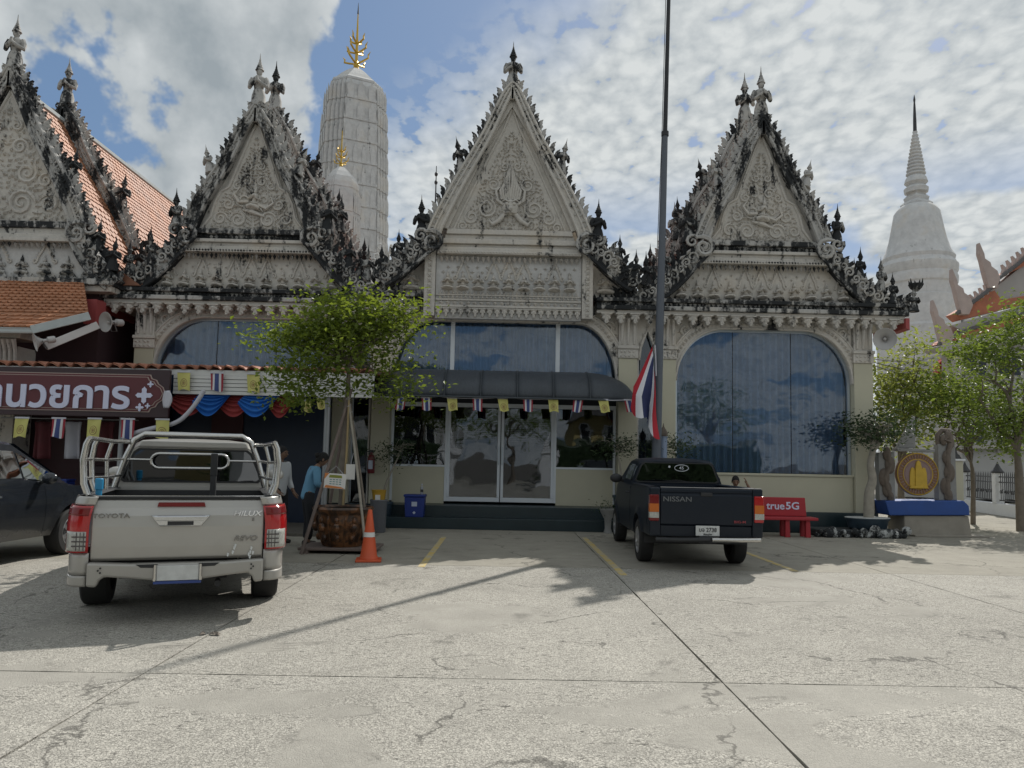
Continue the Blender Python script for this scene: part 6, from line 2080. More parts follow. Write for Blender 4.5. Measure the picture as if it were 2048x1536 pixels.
# ---------------- charcoal car cut by the frame edge
UV_ = dict(cat='car', hw=0.90, L=4.75, r=0.345, tw=0.23, ya=0.95, yf=3.78, sill=0.33, ycab=0.95, paint='paint_charcoal', doors=(1.95, 3.15),
           zbed=1.08, zbelt=1.06, zhood=0.98, zroof=1.69, wb=0.86, wr=0.60, yws=3.6, rc=0.3, rcd=0.08, bed=False, bedmat='plastic_black', railmat='plastic_black',
           secs=[(0.12, 1.45, 0.10), (0.5, 1.62, 0.02), (1.9, 1.71, 0.0), (2.72, 1.67, 0.0), (3.72, 1.08, 0.04)], side_glass=[(0, 0.5, 0.95), (1, 0.05, 0.88), (2, 0.02, 0.98), (3, 0.03, 0.62)], ws=3,
           rw=(1.12, 1.40), rww=(0.66, 0.5), ymir=3.10, handle='chrome', mz=0.10)
suv, half, topz = vehicle('parked_car', (-7.50, 7.65, 0), R(-1.0), 'charcoal car parked beside the silver pickup, its door mirror towards the stall', UV_)
MB().prism([(0.02, 0.42), (0.0, 0.6), (0.05, 1.0), (0.12, 1.08), (0.3, 1.08), (0.3, 0.42)], -0.84, 0.84, 'x').build('tail_panel', 'paint_charcoal', suv, bevel=0.03)
# ------------------------------------------------------------------ right-hand temple building behind the trees
simple('temple_wall', (0.40, 0.40, 0.395), 0.8, var=0.12, vscale=1.2)
simple('temple_band', (0.38, 0.36, 0.345), 0.7, var=0.15, vscale=1.5)
simple('naga_pink', (0.42, 0.34, 0.31), 0.7, var=0.25, vscale=2)
simple('terracotta', (0.42, 0.15, 0.08), 0.6, var=0.35, vscale=3)
simple('door_red', (0.40, 0.04, 0.02), 0.5)
simple('dark_glass', (0.02, 0.024, 0.028), 0.15)
YT = 34.0
rt = empty('side_temple', (0, YT, 0), 0, 'pale temple with layered terracotta gables and naga finials behind the trees', 'temple')
def T(px, py, dy=0.0):
    p = at(px, py, YT + dy)
    return (p.x, p.z)
def slabp(pts, y0, y1, mat, nm, par=None):
    return MB().prism([T(*p) for p in pts], y0, y1).build(nm, mat, par or rt)
# lower, middle and upper tier: white fascia, terracotta field, dark verge
slabp([(1858, 697), (2060, 640), (2200, 600), (2200, 640), (2060, 672), (1870, 706)], -0.5, 0.6, 'temple_band', 'lower_fascia')
slabp([(1872, 690), (1880, 683), (1930, 662), (2060, 622), (2200, 582), (2200, 600), (2060, 640), (1880, 690)], -0.3, 0.6, 'terracotta', 'lower_tile_band')
slabp([(1898, 652), (2060, 606), (2200, 560), (2200, 582), (2060, 622), (1920, 664)], -0.2, 0.6, 'temple_band', 'middle_fascia')
slabp([(1906, 628), (1932, 612), (1985, 578), (2002, 600), (2060, 590), (2200, 540), (2200, 560), (2060, 606), (1920, 640)], -0.05, 0.6, 'terracotta', 'middle_tile_band')
slabp([(1985, 580), (2048, 530), (2200, 420), (2200, 540), (2060, 592), (1990, 600)], 0.05, 0.6, 'temple_band', 'gable_field')
slabp([(1990, 560), (2024, 535), (2048, 512), (2200, 380), (2200, 420), (2048, 532)], -0.1, 0.6, 'terracotta', 'upper_tile_band')
for ln in (((1868, 692), (1880, 684), (1930, 661), (2060, 621), (2200, 580)), ((1904, 630), (1932, 611), (1962, 588), (1988, 566)), ((1985, 562), (2026, 532), (2060, 500), (2200, 372))):
    MB().tube([(T(*p)[0], -0.35, T(*p)[1]) for p in ln], 0.09, 6).build('verge', 'speaker_dark', rt)
# pale curved teeth along the upper verges
def tooth(px, py, k=1.0):
    x, z = T(px, py)
    o = [(0.0, 0.0), (0.28, 0.06), (0.30, 0.35), (0.18, 0.62), (-0.02, 0.80), (0.06, 0.5), (-0.02, 0.25)]
    MB().prism([(x + a * k, z + b * k) for a, b in o], -0.30, -0.12).build('verge_tooth', 'naga_pink', rt)
for i in range(6):
    tooth(1934 + i * 9.5, 612 - i * 6.5, 0.62)
for i in range(9):
    tooth(1998 + i * 10, 556 - i * 8.5, 0.72)
def naga(px, py, k):
    x, z = T(px, py)
    o = [(0.55, -0.1), (0.75, 0.35), (0.62, 0.75), (0.35, 0.95), (0.30, 1.15), (0.05, 1.32), (0.02, 1.55), (-0.20, 2.1), (-0.22, 1.55), (-0.12, 1.2), (-0.02, 0.7), (0.10, 0.2), (0.2, -0.1)]
    MB().prism([(x + a * k, z + b * k) for a, b in o], -0.45, -0.15).build('naga_finial', 'naga_pink', rt, bevel=0.03)
naga(1866, 690, 0.98)
naga(1904, 628, 0.98)
naga(1958, 576, 0.98)
# wall, column, windows
slabp([(1912, 700), (2200, 650), (2200, 1000), (1912, 1000)], 0.62, 6, 'temple_wall', 'wall')
slabp([(1898, 700), (1925, 696), (1920, 1000), (1903, 1000)], -0.1, 0.6, 'temple_band', 'column')
for k in range(4):
    slabp([(1893 + k * 2, 690 + k * 6), (1930 - k * 2, 683 + k * 6), (1930 - k * 2, 688 + k * 6), (1893 + k * 2, 695 + k * 6)], -0.25 + 0.05 * k, 0.5, 'temple_band', 'capital')
slabp([(1896, 724), (1910, 710), (1910, 756), (1896, 756)], 0.8, 1.2, 'door_red', 'red_shutter')
def twin(px0, px1, py0, py1):
    w_ = slabp([(px0, py0), (px1, py0), (px1, py1), (px0, py1)], 0.50, 0.66, 'temple_wall', 'window')
    slabp([(px0 + 4, py0 + 4), (px1 - 4, py0 + 4), (px1 - 4, py1 - 4), (px0 + 4, py1 - 4)], 0.47, 0.497, 'dark_glass', 'pane', w_)
    m_ = (px0 + px1) / 2
    slabp([(m_ - 2, py0), (m_ + 2, py0), (m_ + 2, py1), (m_ - 2, py1)], 0.43, 0.465, 'temple_wall', 'mullion', w_)
twin(1944, 1990, 706, 752); twin(2008, 2060, 706, 752)
twin(1940, 1985, 842, 900); twin(2010, 2062, 846, 905)
slabp([(1912, 800), (2200, 790), (2200, 806), (1912, 816)], 0.2, 0.6, 'temple_band', 'balcony_edge')
slabp([(1912, 888), (2200, 890), (2200, 900), (1912, 897)], 0.25, 0.6, 'temple_band', 'sill_course')

# ------------------------------------------------------------------ low white wall with iron railings
f0, f1 = gnd(1926, 1020), gnd(2060, 1040)
f0 = Vector((at(1926, 950, 28.5).x, 28.5, 0)); f1 = Vector((at(2050, 950, 23.5).x, 23.5, 0))
d = (f1 - f0); Lf = d.length; ang = math.atan2(d.y, d.x)
fence = empty('iron_fence', f0, ang, 'black iron railing on a low white wall along the lane', 'fence')
LF = Lf * 2.2
simple('white_wash', (0.66, 0.67, 0.68), 0.7, var=0.08)
MB().box(-1.0, LF, -0.12, 0.12, 0, 0.42).build('low_wall', 'white_wash', fence, bevel=0.02)
npst = 5
for i in range(npst):
    x = 0.2 + i * 2.9
    MB().box(x - 0.14, x + 0.14, -0.14, 0.14, 0.42, 1.45).build('pillar', 'white_wash', fence, bevel=0.015)
    MB().lathe([(0.20, 1.45), (0.20, 1.50), (0.15, 1.56), (0.09, 1.66), (0.05, 1.74), (0.01, 1.84)], 10, (x, 0, 0)).build('pillar_cap', 'iron_dark', fence)
    for zz in (0.50, 1.30, 1.12):
        MB().box(x + 0.15, x + 2.75, -0.02, 0.02, zz, zz + 0.04).build('rail', 'iron_dark', fence)
    for k in range(17):
        xx = x + 0.24 + k * 0.15
        MB().tube([(xx, 0, 0.54), (xx, 0, 1.40), (xx, 0, 1.50)], [0.014, 0.014, 0.003], 5).build('baluster', 'iron_dark', fence)
    mb = MB()
    for k in range(17):
        spiral(mb, x + 0.24 + k * 0.15, 0.82, 0, 0.07, 1.2, 1 if k % 2 else -1, k, 0.012, 9)
    mb.build('scroll_infill', 'iron_dark', fence, kind='stuff')

# gate pillar with lamp beside the emblem stand
g = at(1914, 1000, 18.4); g.z = 0
gp = empty('gate_pillar', g, 0, 'slim white gate pillar with a dark pointed lamp cap beside the emblem stand', 'pillar')
zt_ = at(1914, 922, 18.4).z
MB().box(-0.11, 0.11, -0.11, 0.11, 0, zt_).build('shaft', 'cream_paint', gp, bevel=0.01)
MB().box(-0.15, 0.15, -0.15, 0.15, zt_, zt_ + 0.05).build('lamp_base', 'white_wash', gp, bevel=0.01)
MB().lathe([(0.13, 0), (0.11, 0.03), (0.08, 0.09), (0.035, 0.14), (0.02, 0.2), (0.005, 0.27)], 12, (0, 0, zt_ + 0.05)).build('lamp_cap', 'iron_dark', gp, smooth=40)

# ------------------------------------------------------------------ emblem stand
YE = 17.2
simple('carved_wood', (0.13, 0.105, 0.085), 0.8, var=0.35, vscale=7, bump=0.5, bscale=14)
simple('grey_board', (0.24, 0.24, 0.235), 0.8, var=0.25, vscale=5)
simple('royal_blue', (0.02, 0.07, 0.27), 0.6, var=0.25, vscale=4)
simple('old_concrete', (0.30, 0.275, 0.235), 0.9, var=0.3, vscale=3, bump=0.3)
simple('emblem_brown', (0.22, 0.115, 0.055), 0.6, var=0.25, vscale=10)
simple('emblem_mauve', (0.24, 0.165, 0.16), 0.6, var=0.2, vscale=8)
simple('emblem_gold', (0.50, 0.33, 0.04), 0.45, metal=0.3, var=0.2, vscale=9)
e0 = at(1840, 1000, YE)
es = empty('emblem_stand', (e0.x, YE, 0), 0, 'carved wooden stand holding a round gold prang emblem on a blue and concrete base', 'monument')
def E(px, py):
    p = at(px, py, YE)
    return (p.x - e0.x, p.z)
def ep(pts, y0, y1, mat, nm, par=None, bevel=0.01):
    return MB().prism([E(*p) for p in pts], y0, y1).build(nm, mat, par or es, bevel=bevel)
bz = lambda p: (E(*p)[0], 0.0)
MB().prism([E(1797, 1030), E(1924, 1030), (E(1930, 1030)[0], 0.02), (E(1797, 1030)[0], 0.02)][::-1], -0.25, 0.5).build('base_block', 'old_concrete', es, bevel=0.02)
MB().box(E(1795, 0)[0], E(1934, 0)[0], -0.32, 0.55, 0.0, 0.05).build('footing', 'old_concrete', es, bevel=0.01)
ep([(1757, 1000), (1912, 1000), (1922, 1010), (1924, 1029), (1766, 1029)], -0.30, 0.5, 'royal_blue', 'blue_planter', bevel=0.02)
def post(pts, curl, nm='carved_post'):
    o = ep(pts, -0.12, 0.08, 'grey_board', nm)
    mb = MB()
    for (a, b_, r_) in curl:
        x, z = E(a, b_)
        mb.ball((x, -0.14, z), (r_, 0.05, r_ * 1.7), 10, 7)
    cl = [E(a, b_) for a, b_, r_ in curl]
    mb.tube([(x, -0.14, z) for x, z in cl], 0.07, 7)
    mb.build('carving', 'carved_wood', o, smooth=60)
post([(1752, 905), (1784, 902), (1785, 1000), (1754, 1000)], [(1768, 908, 0.10), (1774, 930, 0.12), (1762, 955, 0.13), (1768, 978, 0.11), (1775, 994, 0.08)])
post([(1870, 888), (1904, 888), (1908, 1000), (1872, 1000)], [(1888, 872, 0.07), (1880, 880, 0.08), (1894, 885, 0.09), (1886, 915, 0.10), (1892, 945, 0.13), (1884, 972, 0.12), (1890, 992, 0.1)])
xh, zh = E(1885, 872)
MB().tube([(xh - 0.13, -0.05, zh - 0.2), (xh - 0.15, -0.05, zh), (xh - 0.06, -0.05, zh + 0.13), (xh + 0.09, -0.05, zh + 0.12), (xh + 0.16, -0.05, zh - 0.02), (xh + 0.15, -0.05, zh - 0.2)], 0.062, 8).build('naga_head', 'carved_wood', es, smooth=60)
ep([(1790, 896), (1824, 834), (1828, 834), (1829, 896)], -0.05, 0.03, 'grey_board', 'gable_board')
ep([(1787, 896), (1862, 899), (1862, 905), (1788, 902)], -0.16, 0.12, 'grey_board', 'cross_beam')
cxm, czm = E(1828, 948)
rE = 42.0 / F_PX * YE
disc = MB()
n = 44
disc.prism([(cxm + rE * math.cos(2 * PI * k / n), czm + rE * 1.02 * math.sin(2 * PI * k / n)) for k in range(n)], -0.16, -0.06)
disc = disc.build('emblem', 'emblem_brown', es, bevel=0.01)
MB().prism([(cxm + rE * 0.70 * math.cos(2 * PI * k / n), czm + rE * 0.70 * math.sin(2 * PI * k / n)) for k in range(n)], -0.166, -0.158).build('field', 'emblem_mauve', disc)
for q in (0.97, 0.70, 0.62):
    MB().tube([(cxm + rE * q * math.cos(2 * PI * k / n), -0.165, czm + rE * q * math.sin(2 * PI * k / n)) for k in range(n)], 0.011 if q > 0.65 else 0.006, 5, closed=True).build('ring', 'emblem_gold' if q > 0.65 else 'emblem_brown', disc)
mb = MB()
for k in range(40):       # raised ring of worn lettering strokes
    a = 2 * PI * k / 40
    x, z = cxm + rE * 0.83 * math.cos(a), czm + rE * 0.83 * math.sin(a)
    h_ = 0.035 + 0.012 * ((k * 7) % 3)
    mb.bar((x - math.cos(a) * h_, -0.166, z - math.sin(a) * h_), (x + math.cos(a) * h_, -0.166, z + math.sin(a) * h_), 0.012, 0.018, (0, 1, 0))
    if k % 2:
        mb.bar((x - math.sin(a) * 0.02, -0.166, z + math.cos(a) * 0.02), (x + math.sin(a) * 0.02, -0.166, z - math.cos(a) * 0.02), 0.012, 0.014, (0, 1, 0))
mb.build('rim_lettering', 'emblem_mauve', disc, kind='stuff')
for (dx_, w_, h_) in ((0.0, 0.085, 0.62), (-0.13, 0.075, 0.46), (0.13, 0.075, 0.46)):
    MB().prism([(cxm + dx_ - w_, czm - 0.30), (cxm + dx_ + w_, czm - 0.30), (cxm + dx_ + w_ * 0.9, czm - 0.30 + h_ * 0.7), (cxm + dx_ + w_ * 0.55, czm - 0.30 + h_ * 0.93), (cxm + dx_, czm - 0.30 + h_), (cxm + dx_ - w_ * 0.55, czm - 0.30 + h_ * 0.93), (cxm + dx_ - w_ * 0.9, czm - 0.30 + h_ * 0.7)], -0.19 - (0.02 if dx_ == 0 else 0), -0.16).build('prang_motif', 'emblem_gold', disc, bevel=0.01)
MB().prism([(cxm - 0.22, czm - 0.33), (cxm + 0.22, czm - 0.33), (cxm + 0.19, czm - 0.27), (cxm - 0.19, czm - 0.27)], -0.215, -0.16).build('prang_base', 'emblem_gold', disc, bevel=0.01)

# rock-edged planting strip along the plinth
rk = empty('rock_border', (at(1720, 1050, 16.5).x, 16.5, 0), 0, 'low dark border of rocks with white patches along the hall plinth', 'rock border')
simple('rock_dark', (0.035, 0.04, 0.042), 0.8, var=0.4, vscale=5)
simple('rock_white', (0.45, 0.46, 0.45), 0.8, var=0.5, vscale=8)
stucco('rock_mixed', (0.40, 0.41, 0.40), 0.82, sc=4.5)
rnd = random.Random(8)
MB().box(-0.95, 0.95, -0.05, 0.75, 0.0, 0.16).build('bed', 'rock_dark', rk, bevel=0.03)
for k in range(26):
    x = -1.0 + 2.0 * k / 25
    r_ = rnd.uniform(0.06, 0.13)
    mb = MB().ball((0, 0, 0), (r_, r_ * 0.8, r_ * 0.9), 8, 6)
    mb.v = [tuple(Vector(v) * (1 + 0.25 * mnoise.noise(Vector(v) * 9 + Vector((k, 0, 0))))) for v in mb.v]
    mb.build('rock', 'rock_mixed', rk, loc=(x, -0.12 + rnd.uniform(-0.06, 0.05), r_ * 0.72 + (0.08 if k % 3 == 1 else 0.0)))
# ------------------------------------------------------------------ plants
leafmat('leaf_bright', (0.07, 0.115, 0.025), (0.22, 0.275, 0.045), 0.42)
leafmat('leaf_mid', (0.07, 0.115, 0.03), (0.19, 0.25, 0.055), 0.42)
leafmat('leaf_dark', (0.018, 0.035, 0.016), (0.05, 0.085, 0.03), 0.2)
leafmat('leaf_olive', (0.10, 0.135, 0.035), (0.30, 0.33, 0.11), 0.45)
simple('bark', (0.17, 0.145, 0.12), 0.9, var=0.35, vscale=9, bump=0.6, bscale=30)
simple('bark_pale', (0.30, 0.275, 0.23), 0.9, var=0.3, vscale=8, bump=0.4, bscale=25)
simple('pole_wood', (0.16, 0.125, 0.11), 0.8, var=0.3, vscale=8)
simple('bamboo', (0.32, 0.24, 0.12), 0.7, var=0.2, vscale=10)

def leaves(blobs, size, seed, flat=0.5, aspect=0.5):
    """leaf-sized folded faces gathered in twig clusters inside ellipsoids (cx,cy,cz,rx,ry,rz,clusters,per)"""
    rnd = random.Random(seed)
    V, Fc = [], []
    for (cx, cy, cz_, rx, ry, rz, nc, per) in blobs:
        for _ in range(nc):
            while True:
                p = Vector((rnd.uniform(-1, 1), rnd.uniform(-1, 1), rnd.uniform(-1, 1)))
                if p.length < 1 and rnd.random() < 0.25 + 0.75 * p.length:
                    break
            c = Vector((cx + p.x * rx, cy + p.y * ry, cz_ + p.z * rz))
            sr = size * rnd.uniform(1.6, 3.4)
            for _k in range(per):
                q = c + Vector((rnd.gauss(0, sr), rnd.gauss(0, sr), rnd.gauss(0, sr * flat)))
                s = size * rnd.uniform(0.6, 1.25)
                d = Vector((rnd.gauss(0, 1), rnd.gauss(0, 1), rnd.gauss(-0.2, 0.45))).normalized()
                n = Vector((rnd.gauss(0, 0.6), rnd.gauss(0, 0.6), 1)).normalized()
                sd_ = d.cross(n)
                if sd_.length < 0.05:
                    continue
                sd_.normalize()
                n = sd_.cross(d)
                b = len(V)
                V += [tuple(q - d * s * 0.5), tuple(q + sd_ * s * aspect * 0.5 + n * s * 0.10), tuple(q + d * s * 0.5 - n * s * 0.05), tuple(q - sd_ * s * aspect * 0.5 + n * s * 0.10)]
                Fc += [(b, b + 1, b + 2), (b, b + 2, b + 3)]
    mb = MB()
    mb.v, mb.f = V, Fc
    return mb

def limbs(mb, base, targets, r0, seed, wob=0.08, mid=0.35):
    rnd = random.Random(seed)
    base = Vector(base)
    for tgt in targets:
        tgt = Vector(tgt)
        pts, rs = [], []
        for i in range(7):
            k = i / 6
            p = base.lerp(tgt, k) + Vector((rnd.gauss(0, wob), rnd.gauss(0, wob), rnd.gauss(0, wob * 0.6))) * (k * (1 - k) * 3)
            p.z += mid * math.sin(PI * k) * 0.3
            pts.append(tuple(p)); rs.append(r0 * (1 - 0.82 * k))
        mb.tube(pts, rs, 6)
        for j in (3, 4, 5):
            for _ in range(2):
                p = Vector(pts[j])
                q = p + Vector((rnd.gauss(0, 0.3), rnd.gauss(0, 0.3), rnd.uniform(0.0, 0.4))) * max(0.6, (tgt - base).length * 0.35)
                mb.tube([tuple(p), tuple((p + q) / 2 + Vector((0, 0, 0.04))), tuple(q)], [rs[j] * 0.6, rs[j] * 0.4, 0.004], 5)

def tree(name, label, cat, loc, trunk, tr, tops, blobs, size, leaf, bark='bark', seed=1, group=None, aspect=0.5, flat=0.5, wob=0.08):
    o = empty(name, loc, 0, label, cat, group)
    mb = MB().tube(smoothline(trunk, 4), [tr * (1 - 0.45 * i / ((len(trunk) - 1) * 4)) for i in range((len(trunk) - 1) * 4 + 1)], 9)
    limbs(mb, trunk[-1], tops, tr * 0.55, seed, wob)
    mb.build('trunk', bark, o, smooth=60)
    leaves(blobs, size, seed + 5, flat, aspect).build('crown', leaf, o)
    return o

# ---- potted tree with props, in front of the shed end
YT0 = 12.4
pt = at(684, 1096, YT0); pt.z = 0
def L(px, py, dy=0.0):
    p = at(px, py, YT0 + dy)
    return (p.x - pt.x, p.y - YT0, p.z)
tk = [L(683, 1010), L(686, 930), L(690, 860), L(694, 800), L(697, 755), L(698, 725)]
bl = []
def B(px, py, rx, rz, nc, dy=0.0, ry=None, per=14):
    x, y, z = L(px, py, dy)
    k = YT0 / F_PX
    bl.append((x, y, z, rx * k, (ry or rx) * k, rz * k, int(nc * 1.9), per))
B(690, 640, 100, 34, 60); B(640, 668, 75, 30, 40, 0.1); B(575, 678, 42, 20, 16, -0.1); B(760, 655, 62, 40, 42, 0.1); B(812, 645, 26, 26, 12)
B(700, 600, 55, 12, 14); B(798, 610, 28, 12, 8); B(640, 720, 60, 30, 34, -0.2); B(700, 690, 80, 40, 46); B(600, 760, 50, 30, 22, 0.2); B(770, 730, 32, 34, 14)
B(600, 795, 36, 22, 16); B(700, 770, 24, 14, 6); B(800, 765, 34, 10, 6, -0.2); B(785, 790, 42, 12, 9, -0.2); B(545, 685, 22, 8, 5)
potted = tree('potted_tree', 'slender young tree with bright green layered leaves growing in the glazed pot', 'tree', pt, tk, 0.055,
     [L(560, 690), L(620, 640), L(660, 600), L(720, 590), L(790, 610), L(820, 650), L(740, 680), L(800, 775), L(610, 770), L(640, 720, -0.4), L(740, 640, 0.4)], bl, 0.098, 'leaf_bright', seed=3, aspect=0.55, flat=0.4)
# pot
m, t, b = principled('pot_glaze')
b.inputs['Roughness'].default_value = 0.35
P = node(t, 'ShaderNodeNewGeometry').outputs['Position']
nn = noise_(t, P, 6, 6, 0.65, 0.6)
t.links.new(mixc(t, smooth(t, 0.42, 0.6, nn), (0.035, 0.018, 0.010), (0.17, 0.075, 0.03)), b.inputs['Base Color'])
simple('soil', (0.035, 0.028, 0.02), 0.95, var=0.4, vscale=12)
pot = empty('glazed_pot', pt, 0, 'large brown glazed pot with moulded panels holding the propped tree', 'pot')
zp = at(684, 1012, YT0).z
rP = 58 / F_PX * YT0
prof = [(0.62, 0.10), (0.66, 0.14), (0.80, 0.40), (0.90, 0.62), (0.93, 0.74), (0.90, 0.82), (0.92, 0.86), (1.0, 0.90), (1.03, 0.95), (1.0, 1.0), (0.90, 1.0), (0.86, 0.93)]
MB().lathe([(r_ * rP, z * zp) for r_, z in prof], 36).build('pot_body', 'pot_glaze', pot, smooth=40)
MB().lathe([(0.01, zp * 0.95), (0.86 * rP, zp * 0.95)], 24).build('soil', 'soil', pot)
body = pot.children[0]
for k in range(10):
    a = -PI / 2 + k * 2 * PI / 10 + 0.3
    pts = []
    for (r_, z) in ((0.67, 0.16), (0.80, 0.40), (0.90, 0.62), (0.935, 0.74), (0.905, 0.81)):
        pts.append((math.cos(a) * r_ * rP * 1.005, math.sin(a) * r_ * rP * 1.005, z * zp))
    MB().tube(pts, 0.018, 6).build('moulded_rib', 'pot_glaze', body)
    a2 = a + PI / 10
    for (r_, z, q) in ((0.78, 0.34, 0.05), (0.885, 0.56, 0.065), (0.925, 0.72, 0.04)):
        MB().ball((math.cos(a2) * r_ * rP, math.sin(a2) * r_ * rP, z * zp), (q, q, q * 1.3), 8, 6).build('moulded_boss', 'pot_glaze', body)
MB().box(-0.62, 0.62, -0.42, 0.42, 0.05, 0.095).build('plank_base', 'pole_wood', pot, bevel=0.01)
for s in (-1, 1):
    MB().box(s * 0.5 - 0.05, s * 0.5 + 0.05, -0.45, 0.45, 0.0, 0.05).build('bearer', 'pole_wood', pot)
# props: three slim grey poles and a bamboo cane
for (a, b_, r_, mt, lab) in (((603, 1088, -0.50), (703, 778, 0.0), 0.030, 'pole_wood', 'thick dark wooden prop leaning in from the pickup side of the potted tree'),
                        ((742, 1068, -0.15), (700, 806, 0.0), 0.022, 'bark', 'thin dark wooden prop leaning in beside the orange cone, behind the pale one'),
                        ((735, 1052, -0.52), (696, 790, -0.05), 0.022, 'bark_pale', 'thin pale wooden prop leaning in beside the orange cone'),
                        ((686, 1010, -0.1), (698, 800, -0.1), 0.020, 'bamboo', 'upright bamboo cane tied to the trunk of the potted tree'),
                        ((660, 1006, 0.45), (694, 800, 0.05), 0.028, 'pole_wood', 'dark wooden prop standing behind the trunk of the potted tree')):
    p, q = at(a[0], a[1], YT0 + a[2]), at(b_[0], b_[1], YT0 + b_[2])
    if a[1] > 1040:
        p.z = 0.0
    o = empty('tree_prop', p, 0, lab, 'prop')
    v = q - p
    MB().tube([(0, 0, 0), tuple(v * 0.5 + Vector((0.01, 0, 0))), tuple(v)], [r_, r_ * 0.95, r_ * 0.85], 8).build('pole', mt, o, smooth=50)
    MB().tube([tuple(v * 0.93 + Vector((math.cos(k) * (r_ + .004), math.sin(k) * (r_ + .004), 0.004 * k))) for k in range(9)], 0.005, 4).build('tie', 'pale_cloth', o)

# cards hung on the tree
simple('card_white', (0.62, 0.61, 0.58), 0.6, var=0.06)
simple('card_orange', (0.50, 0.18, 0.05), 0.6)
simple('card_green', (0.20, 0.22, 0.03), 0.6)
simple('card_ink', (0.10, 0.22, 0.22), 0.6)
c = at(670, 962, YT0 - 0.42)
cd = empty('notice_card', c, 0, 'white notice card with orange and green print tied to the tree props', 'notice')
cd.rotation_euler = (0, R(3), R(4))
MB().box(-0.17, 0.17, -0.004, 0.004, -0.12, 0.12).build('board', 'card_white', cd, bevel=0.002)
MB().prism([(-0.17, 0.12), (-0.10, 0.12), (-0.17, 0.02)], -0.0055, -0.0042).build('print', 'card_orange', cd)
MB().prism([(-0.16, -0.115), (0.16, -0.115), (0.10, -0.09), (-0.14, -0.07)], -0.0055, -0.0042).build('print', 'card_orange', cd)
MB().prism([(-0.10, 0.05), (-0.09, 0.095), (0.10, 0.095), (0.11, 0.05)], -0.0055, -0.0042).build('print', 'card_green', cd)
for k, z in enumerate((0.015, -0.02, -0.055)):
    for i in range(4):
        MB().box(-0.085 + i * 0.05, -0.05 + i * 0.05, -0.0055, -0.0042, z, z + 0.014).build('print_mark', 'card_ink', cd)
MB().tube([(-0.12, 0, 0.12), (0, 0.0, 0.24), (0.12, 0, 0.12)], 0.004, 4).build('string', 'pale_cloth', cd)
c = at(701, 943, YT0 - 0.16)
cd = empty('paper_sheet', c, 0, 'blank white sheet of paper hung on the pale tree prop', 'paper')
MB().grid(lambda u, v: (-0.075 + 0.15 * u, 0.012 * math.sin(u * 3 + v), 0.12 - 0.25 * v), 5, 6).build('sheet', 'card_white', cd)
md = cd.children[0].modifiers.new('thick', 'SOLIDIFY'); md.thickness = 0.004
MB().tube([(0, 0, 0.12), (0.03, 0.03, 0.3)], 0.004, 4).build('string', 'pale_cloth', cd)

# ---- trees by the fence on the right
def rtree(px_base, Y, trunkpx, tops, blobs, size, leaf, label, seed, tr=0.11, bark='bark'):
    g = at(px_base, 960, Y); g.z = 0
    def Q(px, py, dy=0.0):
        p = at(px, py, Y + dy)
        return (p.x - g.x, dy, p.z)
    tk = [(0, 0, 0)] + [Q(*p) for p in trunkpx]
    k = Y / F_PX
    bb = []
    for (px, py, rx, rz, nc, dy) in blobs:
        x, y, z = Q(px, py, dy)
        bb.append((x, y, z, rx * k * 1.08, rx * k * 0.9, rz * k * 1.12, int(nc * 1.25), 12))
    return tree('leafy_tree', label, 'tree', g, tk, tr, [Q(*p) for p in tops], bb, size, leaf, bark, seed, 'trees by the iron fence', flat=0.6, wob=0.2)
rtree(1800, 22, [(1802, 960), (1800, 930)], [(1770, 760), (1800, 720), (1830, 700), (1860, 770), (1780, 820)],
      [(1790, 760, 50, 34, 60, 0), (1830, 700, 26, 24, 20, 0), (1770, 800, 34, 40, 40, 0), (1850, 790, 42, 34, 46, 0.3), (1815, 840, 40, 30, 34, -0.3), (1770, 840, 26, 40, 26, 0), (1800, 880, 40, 24, 26, 0.4)], 0.17, 'leaf_olive',
      'yellowish green leafy tree directly behind the hall corner', 41)
rtree(1944, 21, [(1946, 955), (1942, 925)], [(1890, 800), (1910, 830), (1870, 840), (1960, 780), (1985, 820), (1930, 790), (1900, 860), (1870, 790), (1915, 760), (1950, 740)],
      [(1880, 800, 50, 32, 50, 0), (1930, 790, 55, 36, 52, 0.3), (1890, 765, 36, 22, 24, 0), (1960, 840, 40, 30, 30, -0.4), (1860, 840, 24, 20, 10, 0)], 0.15, 'leaf_mid',
      'green leafy tree with many thin stems beside the emblem stand', 43, 0.07)
rtree(2040, 19, [(2038, 945), (2034, 905)], [(1990, 720), (2020, 680), (2060, 660), (1965, 760), (2070, 740), (2000, 820)],
      [(2010, 690, 60, 38, 70, 0), (2060, 640, 50, 44, 60, 0.2), (1960, 700, 42, 26, 36, -0.2), (2010, 780, 66, 52, 70, 0.4), (2050, 850, 56, 34, 46, 0), (1985, 840, 50, 26, 34, 0), (2040, 890, 46, 18, 20, 0.5), (1960, 870, 30, 16, 10, 0.3)], 0.15, 'leaf_mid',
      'dense green leafy tree in front of the naga-gabled temple', 47, 0.12)

